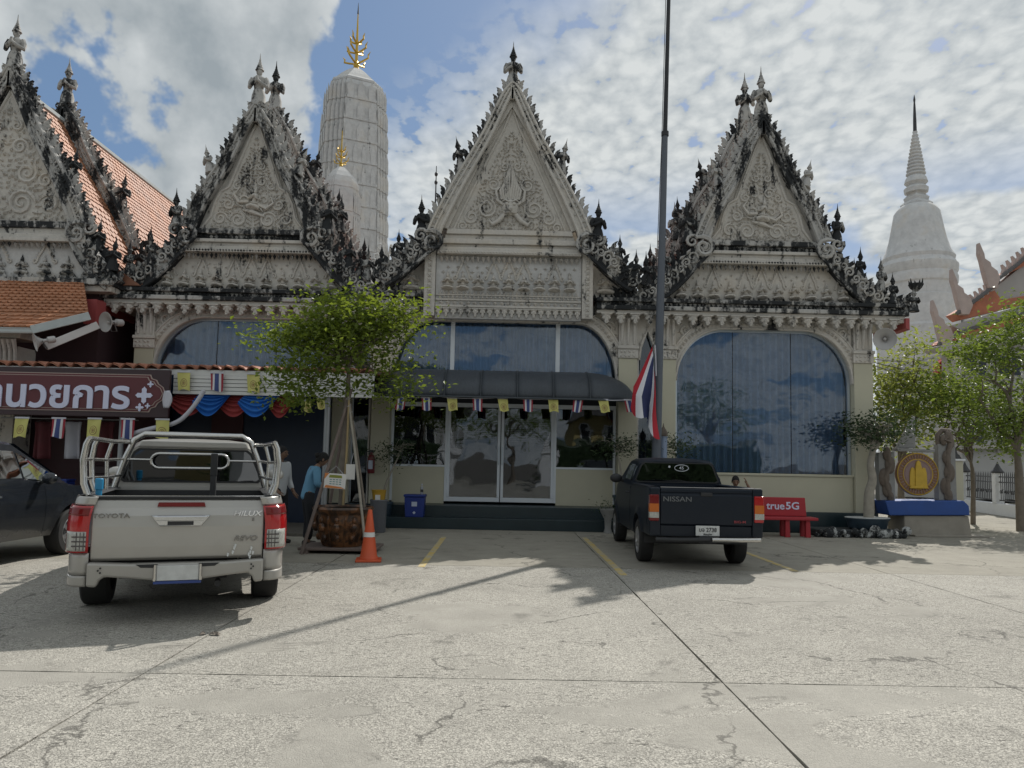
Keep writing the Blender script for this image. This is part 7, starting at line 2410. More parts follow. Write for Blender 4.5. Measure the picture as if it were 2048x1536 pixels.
# ---- clipped frangipani in the rock border
YB_ = 16.75
g = at(1737, 1012, YB_); g.z = 0.10
def Q(px, py, dy=0.0):
    p = at(px, py, YB_ + dy)
    return (p.x - g.x, dy, p.z - g.z)
k = YB_ / F_PX
tree('border_tree', 'small tree with a wavy pale trunk and dark rounded crown in the rock border', 'tree', g, [(0, 0, 0), Q(1738, 990), Q(1745, 960), Q(1741, 930), Q(1746, 900)], 0.12,
     [Q(1720, 860), Q(1750, 845), Q(1790, 850), Q(1730, 880), Q(1775, 870)],
     [(*Q(1740, 868), 40 * k, 34 * k, 24 * k, 60, 12), (*Q(1785, 850), 38 * k, 34 * k, 26 * k, 44, 12), (*Q(1725, 850), 24 * k, 24 * k, 14 * k, 18, 12)], 0.10, 'leaf_dark', 'bark_pale', 51)
tray = MB().lathe([(0.36, 0.0), (0.42, 0.04), (0.46, 0.20), (0.50, 0.24), (0.47, 0.27), (0.43, 0.24)], 28, (g.x - 0.03, YB_, 0.16), sy=0.7)
simple('tray_glaze', (0.03, 0.05, 0.07), 0.4, var=0.5, vscale=5)
o = empty('plant_tray', (g.x - 0.03, YB_ - 0.0, 0.16), 0, 'dark round planter tray with worn rim around the pale-trunked tree', 'planter')
MB().lathe([(0.36, 0.0), (0.42, 0.04), (0.46, 0.20), (0.50, 0.24), (0.47, 0.27), (0.43, 0.24), (0.40, 0.20)], 28, sy=0.7).build('bowl', 'tray_glaze', o, smooth=40)
MB().lathe([(0.485, 0.255), (0.50, 0.262), (0.485, 0.272), (0.47, 0.268)], 28, sy=0.7).build('rim', 'rock_white', o, smooth=40)
MB().lathe([(0.01, 0.21), (0.42, 0.20)], 20, sy=0.7).build('soil', 'soil', o)

# ---- topiary pots by the entrance
def topiary(px, py, Y, trunkpx, blobs, label, z0=0.0, seed=1, potr=0.2, poth=0.32, size=0.075, leaf='leaf_dark'):
    g = at(px, py, Y); g.z = z0
    def Q(a, b_):
        p = at(a, b_, Y)
        return (p.x - g.x, 0.0, p.z - g.z)
    k = Y / F_PX
    tk = [(0, 0, poth * 0.8)] + [Q(*p) for p in trunkpx]
    o = tree('topiary', label, 'plant', g, tk, 0.032, [Q(b_[0], b_[1]) for b_ in blobs], [(*Q(b_[0], b_[1]), b_[2] * k, b_[2] * k, b_[3] * k, b_[4], 12) for b_ in blobs], size, leaf, 'bark_pale', seed)
    MB().lathe([(potr * 0.7, 0), (potr * 0.78, 0.02), (potr * 0.95, poth * 0.8), (potr * 1.05, poth * 0.85), (potr * 1.05, poth), (potr * 0.9, poth), (potr * 0.85, poth * 0.85)], 20).build('pot', 'tray_glaze', o, smooth=40)
    MB().lathe([(0.01, poth * 0.9), (potr * 0.88, poth * 0.9)], 16).build('soil', 'soil', o)
    return o
topiary(768, 1020, 16.75, [(770, 975), (782, 945), (796, 915)], [(776, 912, 22, 14, 20), (808, 902, 20, 8, 8), (790, 900, 24, 10, 12)], 'sparse dark topiary on a slanting trunk beside the blue bin', 0.25, 61)
topiary(1243, 1010, 16.7, [(1243, 965), (1240, 930), (1234, 908)], [(1238, 890, 26, 18, 34), (1215, 893, 14, 10, 10), (1256, 897, 14, 10, 8)], 'small dark topiary with clumped crown beside the entrance pilaster', 0.5, 63)
topiary(1352, 1010, 16.6, [(1352, 960), (1352, 920)], [(1352, 896, 27, 20, 44)], 'round dark topiary in front of the big arched window', 0.0, 67)
# leafy little pot by the pickup's front wheel
g = at(1216, 1022, 16.6)
# ------------------------------------------------------------------ traffic cone
simple('cone_orange', (0.55, 0.085, 0.025), 0.5, var=0.12, vscale=8)
simple('cone_white', (0.62, 0.62, 0.60), 0.5, var=0.1)
c = gnd(737, 1122)
cone = empty('traffic_cone', c, R(8), 'orange traffic cone with a white band beside the glazed pot', 'traffic cone')
MB().box(-0.19, 0.19, -0.19, 0.19, 0.0, 0.035).build('foot', 'cone_orange', cone, bevel=0.012)
MB().lathe([(0.145, 0.036), (0.14, 0.06), (0.125, 0.08), (0.085, 0.36)], 28).build('lower_cone', 'cone_orange', cone, smooth=40)
MB().lathe([(0.0866, 0.362), (0.078, 0.43)], 28).build('white_band', 'cone_white', cone, smooth=40)
MB().lathe([(0.077, 0.432), (0.032, 0.75), (0.028, 0.765), (0.015, 0.77)], 28).build('upper_cone', 'cone_orange', cone, smooth=40)

# ------------------------------------------------------------------ bins, box, bottle, extinguisher
simple('bin_blue', (0.010, 0.030, 0.19), 0.4, var=0.1)
simple('bin_grey', (0.13, 0.135, 0.15), 0.5, var=0.15)
simple('bin_yellow', (0.45, 0.27, 0.03), 0.5, var=0.15)
simple('label_pale', (0.45, 0.50, 0.60), 0.5)
b0 = at(830, 1020, 16.72); b0.z = 0.25
bn = empty('blue_bin', b0, 0, 'blue lidded plastic bin with a pale label on the entrance step', 'bin')
MB().prism([(-0.20, 0), (0.20, 0), (0.225, 0.44), (-0.225, 0.44)], -0.17, 0.17).build('body', 'bin_blue', bn, bevel=0.015)
MB().box(-0.245, 0.245, -0.19, 0.19, 0.443, 0.50).build('lid', 'bin_blue', bn, bevel=0.02)
MB().box(-0.06, 0.06, -0.175, -0.172, 0.24, 0.34).build('label', 'label_pale', bn)
MB().prism([(-0.035, 0.10), (0, 0.065), (0.035, 0.10), (0, 0.135)], -0.174, -0.171).build('diamond_mark', 'label_pale', bn)
simple('bottle_clear', (0.30, 0.32, 0.34), 0.1)
bt = empty('water_bottle', (b0.x + 0.14, b0.y, 0.75), 0, 'clear plastic water bottle with dark label on the blue bin', 'bottle')
MB().lathe([(0.03, 0), (0.032, 0.01), (0.032, 0.15), (0.013, 0.19), (0.013, 0.215)], 14).build('bottle_body', 'bottle_clear', bt, smooth=40)
MB().lathe([(0.0335, 0.05), (0.0335, 0.11)], 14).build('bottle_label', 'iron_dark', bt)
MB().lathe([(0.015, 0.215), (0.015, 0.235)], 10).build('cap', 'sign_white', bt)
g0 = at(756, 1046, 15.6); g0.z = 0
gb = empty('grey_bin', g0, 0, 'tall grey round bin topped with a yellow tub beside the glazed pot', 'bin')
MB().lathe([(0.15, 0), (0.16, 0.02), (0.175, 0.64), (0.185, 0.66), (0.18, 0.68), (0.165, 0.66)], 24).build('drum', 'bin_grey', gb, smooth=40)
MB().lathe([(0.12, 0.66), (0.15, 0.86), (0.16, 0.88), (0.14, 0.88), (0.12, 0.70)], 20).build('tub', 'bin_yellow', gb, smooth=40)
MB().box(-0.05, 0.05, -0.155, -0.12, 0.68, 0.78).build('tub_label', 'cone_white', gb)
simple('extinguisher', (0.16, 0.025, 0.03), 0.35, var=0.1)
p = at(742, 925, 17.2)
fe = empty('fire_extinguisher', (p.x, 17.22, p.z - 0.25), 0, 'dark red fire extinguisher hung on the cream pilaster', 'extinguisher')
MB().lathe([(0.07, 0), (0.085, 0.02), (0.085, 0.36), (0.06, 0.42), (0.03, 0.44), (0.028, 0.48)], 20).build('cylinder', 'extinguisher', fe, smooth=40)
MB().box(-0.05, 0.05, -0.095, -0.06, 0.10, 0.30).build('label', 'label_pale', fe, bevel=0.005)
MB().box(-0.06, 0.05, -0.02, 0.02, 0.48, 0.54).build('valve', 'iron_dark', fe, bevel=0.006)
MB().tube([(-0.03, 0, 0.5), (-0.12, 0, 0.5), (-0.14, 0, 0.38), (-0.11, -0.02, 0.12)], 0.013, 6).build('hose', 'iron_dark', fe)
MB().box(-0.04, 0.04, 0.06, 0.20, 0.30, 0.36).build('wall_hook', 'iron_dark', fe)
# flower basin near the pickup's front wheel
p = at(1216, 1024, 16.4); p.z = 0.0
fb = empty('small_planter', p, 0, 'small pale stone planter between the entrance step and the navy pickup', 'planter')
MB().lathe([(0.10, 0.0), (0.07, 0.10), (0.08, 0.30), (0.17, 0.46), (0.19, 0.52), (0.15, 0.52)], 18).build('urn', 'grey_board', fb, smooth=40)
leaves([(0, 0, 0.6, 0.14, 0.14, 0.08, 12, 8)], 0.06, 5).build('foliage', 'leaf_dark', fb)
# short blue post with lotus-bud finial
p = at(1326, 1030, 16.4); p.z = 0.0
bo = empty('bollard_post', p, 0, 'short pale blue post with a leaf-shaped finial beside the flagpole', 'post')
simple('post_blue', (0.24, 0.30, 0.42), 0.5, var=0.1)
zq_ = at(1326, 876, 16.4).z
MB().lathe([(0.10, 0), (0.085, 0.05), (0.085, zq_), (0.1, zq_ + 0.01), (0.1, zq_ + 0.03)], 16).build('shaft', 'post_blue', bo, smooth=40)
MB().lathe([(0.05, 0), (0.09, 0.04), (0.10, 0.08), (0.06, 0.16), (0.02, 0.22), (0.005, 0.30)], 6, (0, 0, zq_ + 0.03), sy=0.5).build('bud_finial', 'carved_wood', bo)

# ------------------------------------------------------------------ red bench
simple('bench_red', (0.36, 0.02, 0.03), 0.55, var=0.12, vscale=4)
YBn = 16.45
xr, xl = at(1614, 1030, YBn).x, at(1446, 1030, YBn).x
bench = empty('red_bench', ((xl + xr) / 2, YBn, 0), 0, 'red concrete bench with white lettering on its backrest under the arched window', 'bench')
hwb = (xr - xl) / 2
MB().prism([(-hwb, 0.44), (hwb, 0.44), (hwb - 0.03, 0.85), (-hwb + 0.03, 0.85)], 0.02, 0.10).build('backrest', 'bench_red', bench, bevel=0.012)
MB().box(-hwb - 0.10, hwb + 0.12, -0.33, 0.09, 0.37, 0.433).build('seat', 'bench_red', bench, bevel=0.015)
for s in (-0.95, -0.42, 0.42, 0.9):
    for yy in (-0.24, 0.02):
        MB().prism([(s * hwb - 0.05, 0.0), (s * hwb + 0.06, 0.0), (s * hwb + 0.045, 0.368), (s * hwb - 0.045, 0.368)], yy - 0.045, yy + 0.045).build('leg', 'bench_red', bench, bevel=0.008)
p = at(1568, 1016, YBn)
back = bench.children[0]
inst('lettering', text_mesh('true', 0.225, 0.004, 0.003, 'RIGHT', 0, 1.05), 'sign_white', back, (p.x - bench.location.x + 0.02, 0.015, 0.655))
inst('lettering', text_mesh('5G', 0.225, 0.005, 0.003, 'LEFT', 0, 1.12), 'sign_white', back, (p.x - bench.location.x + 0.04, 0.015, 0.66))

# ------------------------------------------------------------------ people
simple('skin', (0.20, 0.115, 0.075), 0.55, var=0.08)
simple('hair_black', (0.008, 0.007, 0.007), 0.8)
simple('shirt_white', (0.50, 0.51, 0.52), 0.85, var=0.12, vscale=6)
simple('shirt_blue', (0.12, 0.28, 0.42), 0.85, var=0.12, vscale=6)
simple('trousers_black', (0.012, 0.013, 0.017), 0.85, var=0.2)
simple('shirt_dark', (0.03, 0.032, 0.04), 0.85, var=0.2)
simple('shoe', (0.02, 0.018, 0.016), 0.6)

def skinned(name, pts, edges, mat, parent, root=0, sub=2):
    """one continuous surface grown round a skeleton of joints (x,y,z,rx,ry)"""
    me = bpy.data.meshes.new(name)
    me.from_pydata([p[:3] for p in pts], edges, [])
    ob = bpy.data.objects.new(name, me)
    COL.objects.link(ob)
    md = ob.modifiers.new('skin', 'SKIN')
    md.use_smooth_shade = True
    for i, p in enumerate(pts):
        sv = me.skin_vertices[0].data[i]
        sv.radius = (p[3], p[4] if len(p) > 4 else p[3])
        sv.use_root = (i == root)
    sb = ob.modifiers.new('sub', 'SUBSURF')
    sb.levels = sb.render_levels = sub
    dg = bpy.context.evaluated_depsgraph_get()
    m2 = bpy.data.meshes.new_from_object(ob.evaluated_get(dg))
    bpy.data.objects.remove(ob)
    m2.materials.clear()
    m2.polygons.foreach_set('use_smooth', [True] * len(m2.polygons))
    return link(name, m2, mat, parent)

def chain(n0, n):
    return [(n0 + i, n0 + i + 1) for i in range(n - 1)]

def hand(parent_pts, edges, wrist_i, dirv, palm, curl):
    """palm and five unequal bent fingers continuing the arm"""
    w_ = Vector(parent_pts[wrist_i][:3])
    d = Vector(dirv).normalized()
    s = Vector(palm).normalized()
    n = d.cross(s).normalized()
    k = len(parent_pts)
    pc = w_ + d * 0.055
    parent_pts.append((*pc, 0.030, 0.020)); edges.append((wrist_i, k))
    for i, (off, ln) in enumerate(((-0.030, 0.060), (-0.010, 0.075), (0.011, 0.070), (0.030, 0.055))):
        a = pc + d * 0.035 + s * off
        b_ = a + d * ln * 0.55 + n * curl * 0.35
        c_ = b_ + d * ln * 0.35 + n * curl
        j = len(parent_pts)
        parent_pts += [(*a, 0.0095), (*b_, 0.0085), (*c_, 0.007)]
        edges += [(k, j), (j, j + 1), (j + 1, j + 2)]
    a = w_ + d * 0.03 - s * 0.035 + n * 0.01
    b_ = a + d * 0.03 - s * 0.02 + n * 0.015
    c_ = b_ + d * 0.03 + n * 0.01
    j = len(parent_pts)
    parent_pts += [(*a, 0.012), (*b_, 0.010), (*c_, 0.008)]
    edges += [(wrist_i, j), (j, j + 1), (j + 1, j + 2)]

def head(parent, c, face, tilt=0.0, hair='short', r=0.098):
    """head with brow, nose, lips, eyes and ears; face = heading angle"""
    T_ = Matrix.Translation(c) @ Matrix.Rotation(face, 4, 'Z') @ Matrix.Rotation(tilt, 4, 'X')
    mb = MB()
    n, m_ = 20, 14
    for i in range(m_ + 1):
        ph = PI * i / m_
        for k in range(n):
            th = 2 * PI * k / n
            x = 0.077 * math.sin(ph) * math.cos(th)
            y = 0.098 * math.sin(ph) * math.sin(th)
            z = -0.122 * math.cos(ph)
            if z < -0.02:
                f = 1 - 0.32 * ((-0.02 - z) / 0.1)
                x *= f
                y = y * (f if y > 0 else (f * 0.5 + 0.5))
            mb.v.append((x, y, z))
    for i in range(m_):
        for k in range(n):
            mb.f.append((i * n + k, i * n + (k + 1) % n, (i + 1) * n + (k + 1) % n, (i + 1) * n + k))
    mb.tube([(0, -0.092, 0.012), (0, -0.106, -0.012), (0, -0.118, -0.030), (0, -0.098, -0.040)], [0.008, 0.011, 0.016, 0.008], 7)
    for s in (-1, 1):
        mb.ball((s * 0.078, 0.008, -0.01), (0.010, 0.020, 0.032), 8, 6)
        mb.tube([(s * 0.012, -0.095, 0.022), (s * 0.035, -0.093, 0.027), (s * 0.055, -0.080, 0.020)], 0.008, 5)
    mb.tube([(-0.026, -0.088, -0.066), (0, -0.098, -0.064), (0.026, -0.088, -0.066)], [0.004, 0.009, 0.004], 6)
    MB().add(mb, T_).build('head', 'skin', parent, smooth=60)
    hd_ = parent.children[-1]
    for s in (-1, 1):
        MB().add(MB().ball((s * 0.031, -0.089, 0.004), (0.012, 0.008, 0.007), 8, 6), T_).build('eye', 'hair_black', hd_)
    hb = MB()
    for i in range(9):
        ph = PI * 0.62 * i / 8
        for k in range(n):
            th = 2 * PI * k / n
            fr = max(0, -math.sin(th))
            p = min(ph, PI * (0.62 - 0.24 * fr) * i / 8)
            rr_ = 1.10
            hb.v.append((0.077 * rr_ * math.sin(p) * math.cos(th), 0.098 * rr_ * math.sin(p) * math.sin(th) + 0.004, 0.122 * 1.07 * math.cos(p)))
    for i in range(8):
        for k in range(n):
            hb.f.append((i * n + k, (i + 1) * n + k, (i + 1) * n + (k + 1) % n, i * n + (k + 1) % n))
    if hair == 'bun':
        hb.ball((0, 0.11, 0.04), 0.05, 10, 7)
        hb.ball((0, 0.07, -0.03), (0.065, 0.05, 0.06), 10, 7)
    MB().add(hb, T_).build('hair', 'hair_black', parent, smooth=70)

def person(loc, rz, label, J, shirt, legs, hair='short', face=0.0, tilt=0.0):
    """J: dict of joints in metres; builds one body surface, then clothes as outer shells"""
    o = empty('person', loc, rz, label, 'person')
    pts = [(*J['pelvis'], 0.115, 0.10), (*J['waist'], 0.115, 0.09), (*J['chest'], 0.135, 0.10), (*J['neckb'], 0.055, 0.05), (*J['neckt'], 0.045, 0.045)]
    ed = chain(0, 5)
    ls = []
    for s in ('l', 'r'):
        k = len(pts)
        pts += [(*J['sh' + s], 0.055), (*J['el' + s], 0.042), (*J['wr' + s], 0.028)]
        ed += [(2, k), (k, k + 1), (k + 1, k + 2)]
        hv = Vector(J['wr' + s]) - Vector(J['el' + s])
        hand(pts, ed, k + 2, J.get('hd' + s, tuple(hv)), J.get('pm' + s, (0.0, 1, 0.3)), 0.02)
    for s in ('l', 'r'):
        k = len(pts)
        kn, an = Vector(J['kn' + s]), Vector(J['an' + s])
        pts += [(*J['hip' + s], 0.085), (*J['kn' + s], 0.055), (*(kn.lerp(an, 0.35)), 0.052), (*J['an' + s], 0.035), (*J['toe' + s], 0.036, 0.026)]
        ed += [(0, k), (k, k + 1), (k + 1, k + 2), (k + 2, k + 3), (k + 3, k + 4)]
    skinned('body', pts, ed, 'skin', o)
    # shirt and trousers
    wst, pel = Vector(J['waist']), Vector(J['pelvis'])
    hem = pel - (wst - pel) * 0.75
    sp_ = [(*hem, 0.145, 0.125), (*J['waist'], 0.14, 0.115), (*J['chest'], 0.165, 0.125), (*(Vector(J['chest']).lerp(Vector(J['neckb']), 0.62)), 0.095, 0.085)]
    se = chain(0, 4)
    for s in ('l', 'r'):
        k = len(sp_)
        sh, el_, wr_ = (Vector(J[q + s]) for q in ('sh', 'el', 'wr'))
        e2 = el_ if J.get('short') else wr_.lerp(el_, 0.12)
        sp_ += [(*sh, 0.075), (*(sh.lerp(el_, 0.75) if J.get('short') else el_), 0.066)]
        se += [(2, k), (k, k + 1)]
        if not J.get('short'):
            sp_.append((*e2, 0.045)); se.append((k + 1, k + 2))
    skinned('shirt', sp_, se, shirt, o)
    tp = [(*(pel.lerp(wst, 0.8)), 0.125, 0.105), (*pel, 0.135, 0.115)]
    te = [(0, 1)]
    for s in ('l', 'r'):
        k = len(tp)
        kn, an = Vector(J['kn' + s]), Vector(J['an' + s])
        tp += [(*J['hip' + s], 0.10), (*kn, 0.075), (*(kn.lerp(an, 0.9)), 0.06)]
        te += [(1, k), (k, k + 1), (k + 1, k + 2)]
    skinned('trousers', tp, te, legs, o)
    for s in ('l', 'r'):
        a, t_ = Vector(J['an' + s]), Vector(J['toe' + s])
        mb = MB().tube([tuple(a + (a - t_) * 0.35 + Vector((0, 0, -0.035))), tuple(a.lerp(t_, 0.3) + Vector((0, 0, -0.02))), tuple(t_ + (t_ - a) * 0.25 + Vector((0, 0, 0.005)))], [0.045, 0.052, 0.034], 10)
        mb.build('shoe', 'shoe', o, smooth=60)
    nt_ = Vector(J['neckt'])
    head(o, J['head'], face, tilt, hair)
    return o

stand = dict(pelvis=(0, 0, 0.92), waist=(0, 0.0, 1.08), chest=(0, 0.01, 1.30), neckb=(0, 0.015, 1.45), neckt=(0, -0.005, 1.52), head=(0, -0.02, 1.60),
             shl=(-0.185, 0.01, 1.39), ell=(-0.24, 0.04, 1.12), wrl=(-0.20, -0.13, 0.95), shr=(0.185, 0.01, 1.39), elr=(0.25, 0.05, 1.12), wrr=(0.23, -0.10, 0.92),
             hipl=(-0.09, 0, 0.86), knl=(-0.10, -0.02, 0.47), anl=(-0.10, 0.02, 0.075), toel=(-0.12, -0.13, 0.04), hipr=(0.09, 0, 0.86), knr=(0.10, -0.01, 0.47), anr=(0.11, 0.03, 0.075), toer=(0.13, -0.12, 0.04))
p = at(556, 1060, 13.3)
J = dict(stand)
person((p.x, 13.3, 0), R(62), 'man in a pale long-sleeved shirt and black trousers standing behind the silver pickup', J, 'shirt_white', 'trousers_black', 'short', R(10))
# woman stooping a little, turned away, hands together in front
W_ = dict(pelvis=(0, 0.05, 0.88), waist=(0, 0.02, 1.03), chest=(0, -0.05, 1.24), neckb=(0, -0.10, 1.37), neckt=(0, -0.14, 1.43), head=(0, -0.19, 1.50),
          shl=(-0.165, -0.06, 1.32), ell=(-0.24, -0.05, 1.06), wrl=(-0.10, -0.22, 1.06), shr=(0.165, -0.06, 1.32), elr=(0.23, -0.06, 1.06), wrr=(0.08, -0.23, 1.04),
          hipl=(-0.085, 0.04, 0.82), knl=(-0.09, 0.0, 0.45), anl=(-0.09, 0.03, 0.07), toel=(-0.11, -0.11, 0.04), hipr=(0.085, 0.04, 0.82), knr=(0.09, 0.0, 0.45), anr=(0.10, 0.03, 0.07), toer=(0.12, -0.11, 0.04))
p = at(618, 1060, 13.0)
person((p.x, 13.0, 0), R(118), 'woman in a light blue shirt stooping with hands together behind the potted tree', W_, 'shirt_blue', 'trousers_black', 'bun', R(0), R(18))
# seated man, phone hand by his ear
S_ = dict(pelvis=(0, 0.08, 0.54), waist=(0, 0.09, 0.70), chest=(0, 0.06, 0.92), neckb=(0, 0.04, 1.05), neckt=(0, 0.02, 1.11), head=(0, 0.0, 1.19),
          shl=(-0.18, 0.05, 1.0), ell=(-0.24, -0.02, 0.74), wrl=(-0.14, -0.22, 0.66), shr=(0.18, 0.05, 1.0), elr=(0.34, -0.10, 0.93), wrr=(0.22, -0.10, 1.13), hdr=(-0.25, 0.1, 0.9), pmr=(0.2, 1, 0.1), short=True,
          hipl=(-0.10, 0.02, 0.52), knl=(-0.14, -0.40, 0.50), anl=(-0.14, -0.42, 0.08), toel=(-0.16, -0.55, 0.04), hipr=(0.10, 0.02, 0.52), knr=(0.14, -0.40, 0.50), anr=(0.15, -0.42, 0.08), toer=(0.17, -0.55, 0.04))
p = at(1474, 962, 16.2)
person((p.x, 16.30, 0), R(0), 'man in dark clothes sitting on the red bench, one hand raised to his ear', S_, 'shirt_dark', 'trousers_black', 'short', R(-12), R(10))

# ------------------------------------------------------------------ goods in the shed
def boxy(name, label, cat, px, py, Y, w_, d_, h_, mat, z=0.0, lidmat=None):
    p = at(px, py, Y)
    o = empty(name, (p.x, Y, z), 0, label, cat)
    MB().box(-w_ / 2, w_ / 2, -d_ / 2, d_ / 2, 0, h_ * 0.86).build('body', mat, o, bevel=0.012)
    MB().box(-w_ / 2 - 0.01, w_ / 2 + 0.01, -d_ / 2 - 0.01, d_ / 2 + 0.01, h_ * 0.863, h_).build('lid', lidmat or mat, o, bevel=0.012)
    return o
simple('cloth_maroon', (0.10, 0.02, 0.025), 0.85, var=0.25)
simple('cardboard', (0.16, 0.11, 0.07), 0.85, var=0.2)
p = at(150, 1000, 14.6)
tbl = empty('goods_table', (p.x - 0.9, 14.9, 0), 0, 'long table with a yellow cloth under the signboard', 'table')
MB().box(-1.7, 1.2, -0.35, 0.35, 0.70, 0.74).build('table_top', 'cardboard', tbl, bevel=0.01)
MB().grid(lambda u, v: (-1.7 + 2.9 * u, -0.36 - 0.02 * math.sin(u * 60) * v, 0.745 - 0.55 * v), 120, 3, True).build('yellow_skirt', 'yellow_cloth', tbl, smooth=180)
for sx_ in (-1.6, 1.1):
    for sy_ in (-0.28, 0.28):
        MB().box(sx_ - 0.025, sx_ + 0.025, sy_ - 0.025, sy_ + 0.025, 0, 0.70).build('leg', 'pipe_grey', tbl)
boxy('storage_box', 'blue plastic storage box on the goods table under the signboard', 'box', 125, 950, 14.8, 0.34, 0.3, 0.26, 'bin_blue', 0.745)
boxy('cardboard_carton', 'brown cardboard carton on the goods table under the signboard', 'carton', 60, 950, 14.9, 0.4, 0.3, 0.3, 'cardboard', 0.745)
boxy('metal_cabinet', 'dark metal cabinet standing at the back of the shed', 'cabinet', 210, 950, 15.9, 0.8, 0.4, 1.2, 'sign_frame', 0.06)
for k, (px, mt, nm) in enumerate(((88, 'cloth_maroon', 'dark maroon'), (148, 'pale_cloth', 'pale grey'), (215, 'cloth_maroon', 'plum coloured'))):
    p = at(px, 838, 15.2)
    o = empty('hanging_garment', (p.x, 15.2, p.z), 0, nm + ' garment on a hanger under the signboard', 'garment')
    W_g = 0.30
    MB().grid(lambda u, v: ((u - 0.5) * W_g * (1 + 0.2 * v) * (1 if v > 0.2 else 1.2 - v), 0.05 * math.sin(u * 9 + k) * (0.3 + v), -0.06 - 0.75 * v), 14, 8).build('cloth', mt, o, smooth=180)
    md = o.children[0].modifiers.new('thick', 'SOLIDIFY'); md.thickness = 0.03
    MB().tube([(-0.17, 0, -0.07), (0, 0, 0.0), (0.17, 0, -0.07)], 0.008, 5).build('hanger', 'iron_dark', o)
o = empty('garment_rail', (at(140, 838, 15.2).x, 15.2, 0), 0, 'thin steel rail for garments hung beneath the shed roof', 'rail')
zz = at(140, 838, 15.2).z
MB().tube([(-1.4, 0, zz), (1.4, 0, zz)], 0.012, 6).build('bar', 'pipe_grey', o)
for sx_ in (-1.2, 1.2):
    MB().tube([(sx_, 0, zz), (sx_, 0, 3.2)], 0.008, 5).build('hanger_rod', 'pipe_grey', o)

# fallen leaf litter on the slab
o = MB()
c = gnd(421, 1270)
rnd = random.Random(5)
for k in range(5):
    leafdrop(o, c.x + rnd.uniform(-0.07, 0.07), 0.0, 0.0, 0.1, 0.05, rnd.uniform(0, 3), 0.02)
o.v = [(x, c.y + z * 0.9 + 0.0, 0.012 - y) for (x, y, z) in o.v]
o = o.build('dry_leaves', 'bark', None)
tag(o, 'small heap of dry brown leaves on the slab joint behind the silver pickup', 'leaves')

# ------------------------------------------------------------------ wires beside the chedi
for k, (a, b_) in enumerate((((1745, 718), (1900, 700)), ((1745, 724), (1910, 732)), ((1745, 730), (1905, 748)))):
    A, B_ = at(a[0], a[1], 18.5), at(b_[0], b_[1], 33)
    o = MB().tube([tuple(A.lerp(B_, i / 8) - Vector((0, 0, 0.25 * math.sin(PI * i / 8)))) for i in range(9)], 0.012, 4).build('overhead_wire', 'iron_dark')
    tag(o, 'thin dark overhead wire running from the hall corner to the side temple', 'wire', 'overhead wires')
# ------------------------------------------------------------------ across the yard, partly invented, seen in the window glass
simple('ochre_wall', (0.42, 0.34, 0.15), 0.8, var=0.1)
def gatepost(x, y):
    o = empty('gate_pier', (x, y, 0), 0, 'white gate pier with a stepped pointed top, across the yard from the hall', 'pier', 'yard gate piers')
    MB().box(-0.45, 0.45, -0.45, 0.45, 0, 1.85).build('shaft', 'white_wash', o, bevel=0.02)
    MB().box(-0.58, 0.58, -0.58, 0.58, 1.853, 2.02).build('cap', 'white_wash', o, bevel=0.03)
    for k in range(6):
        r_ = 0.55 - k * 0.085
        MB().box(-r_, r_, -r_, r_, 2.023 + k * 0.15, 2.15 + k * 0.15).build('tier', 'white_wash', o, bevel=0.02)
        MB().box(-r_ * 0.85, r_ * 0.85, -r_ * 0.85, r_ * 0.85, 2.15 + k * 0.15, 2.173 + k * 0.15).build('neck', 'stucco_black', o)
    MB().lathe([(0.09, 2.92), (0.05, 3.1), (0.005, 3.4)], 10).build('spike', 'white_wash', o)
gatepost(-2.9, -5.0)
gatepost(2.3, -5.0)
o = empty('yard_house', (6.6, -17, 0), 0, 'ochre walled house with dark roof across the yard', 'house')
MB().box(-1.9, 1.9, -4, 3, 0, 4.6).build('wall', 'ochre_wall', o)
for k in range(2):
    w_ = MB().box(-1.5 + k * 1.7, -0.4 + k * 1.7, 3.0, 3.05, 2.4, 3.9).build('window', 'white_wash', o)
    MB().box(-1.4 + k * 1.7, -0.5 + k * 1.7, 3.052, 3.06, 2.5, 3.8).build('pane', 'dark_glass', w_)
MB().prism([(-2.5, 4.5), (2.5, 4.5), (1.4, 5.8), (-1.4, 5.8)], -5, 4.0).build('roof', 'speaker_dark', o)
o = empty('yard_house', (-9.0, -20, 0), 0, 'pale house with dark roof behind the trees across the yard', 'house')
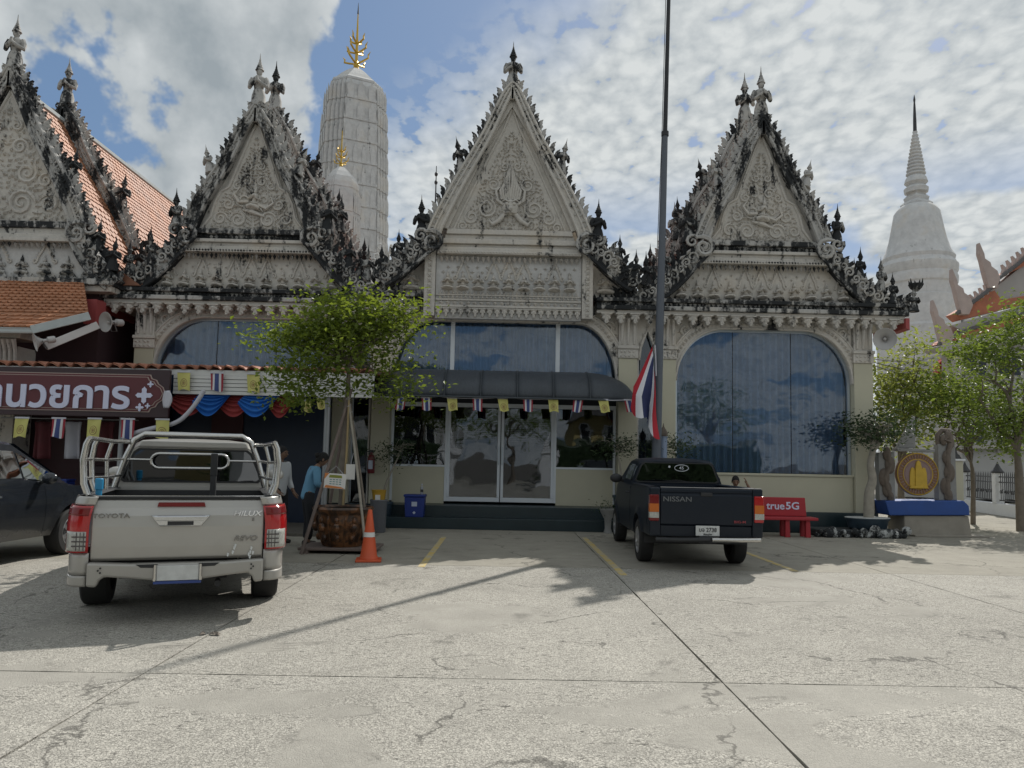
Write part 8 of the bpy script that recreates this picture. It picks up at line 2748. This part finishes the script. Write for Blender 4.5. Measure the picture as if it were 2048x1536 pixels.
MB().box(-5.5, 5.5, -4, 3, 0, 5.6).build('wall', 'temple_wall', o)
for k in range(5):
    w_ = MB().box(-4.2 + k * 1.9, -3.1 + k * 1.9, 3.0, 3.05, 2.6, 4.4).build('window', 'white_wash', o)
    MB().box(-4.1 + k * 1.9, -3.2 + k * 1.9, 3.052, 3.06, 2.7, 4.3).build('pane', 'dark_glass', w_)
MB().prism([(-6.2, 5.5), (6.2, 5.5), (3.0, 8.4), (-3.0, 8.4)], -5, 4.0).build('roof', 'speaker_dark', o)
for k, (x, y, h_, sd_) in enumerate(((-13, -11, 6.5, 71), (-5.5, -13, 7.5, 72), (0.5, -15, 6.0, 73), (13, -12, 7.0, 74))):  # trees added out of view; they keep some sky light off the hall front
    tree('added_tree', ('tall', 'very tall', 'middling', 'broad')[k] + ' leafy tree added out of view across the yard, blocking sky light from the hall', 'tree', (x, y, 0), [(0, 0, 0), (0.1, 0, h_ * 0.25), (0, 0.1, h_ * 0.45)], 0.2,
         [(-1.6, 0, h_ * 0.7), (1.5, 0.4, h_ * 0.75), (0, -1, h_ * 0.9), (0.2, 1.2, h_ * 0.7)],
         [(0, 0, h_ * 0.78, 2.3, 2.3, h_ * 0.24, 90, 12), (-1.5, 0.2, h_ * 0.62, 1.4, 1.4, 1.0, 34, 12), (1.5, 0, h_ * 0.64, 1.4, 1.4, 1.0, 34, 12)], 0.26, 'leaf_mid', seed=sd_, group='added yard trees')

for k, (x0, x1) in enumerate(((-15.0, -3.2), (2.6, 15.0))):  # unseen hedges, added so that the door glass reflects something dark
    o = empty('added_hedge', ((x0 + x1) / 2, -8.5, 0), 0, 'dark hedge added out of view to darken the door glass reflection, ' + ('wider side' if k else 'narrow side') + ' across the yard', 'hedge')
    h = (x1 - x0) / 2
    MB().box(-h, h, -0.7, 0.7, 0, 2.7).build('hedge_core', 'leaf_dark', o, bevel=0.2)
    leaves([(-h + (i + 0.5) * 2 * h / 12, 0.45, 1.5, 0.7, 0.55, 1.5, 26, 10) for i in range(12)], 0.2, 91 + k).build('foliage', 'leaf_dark', o)
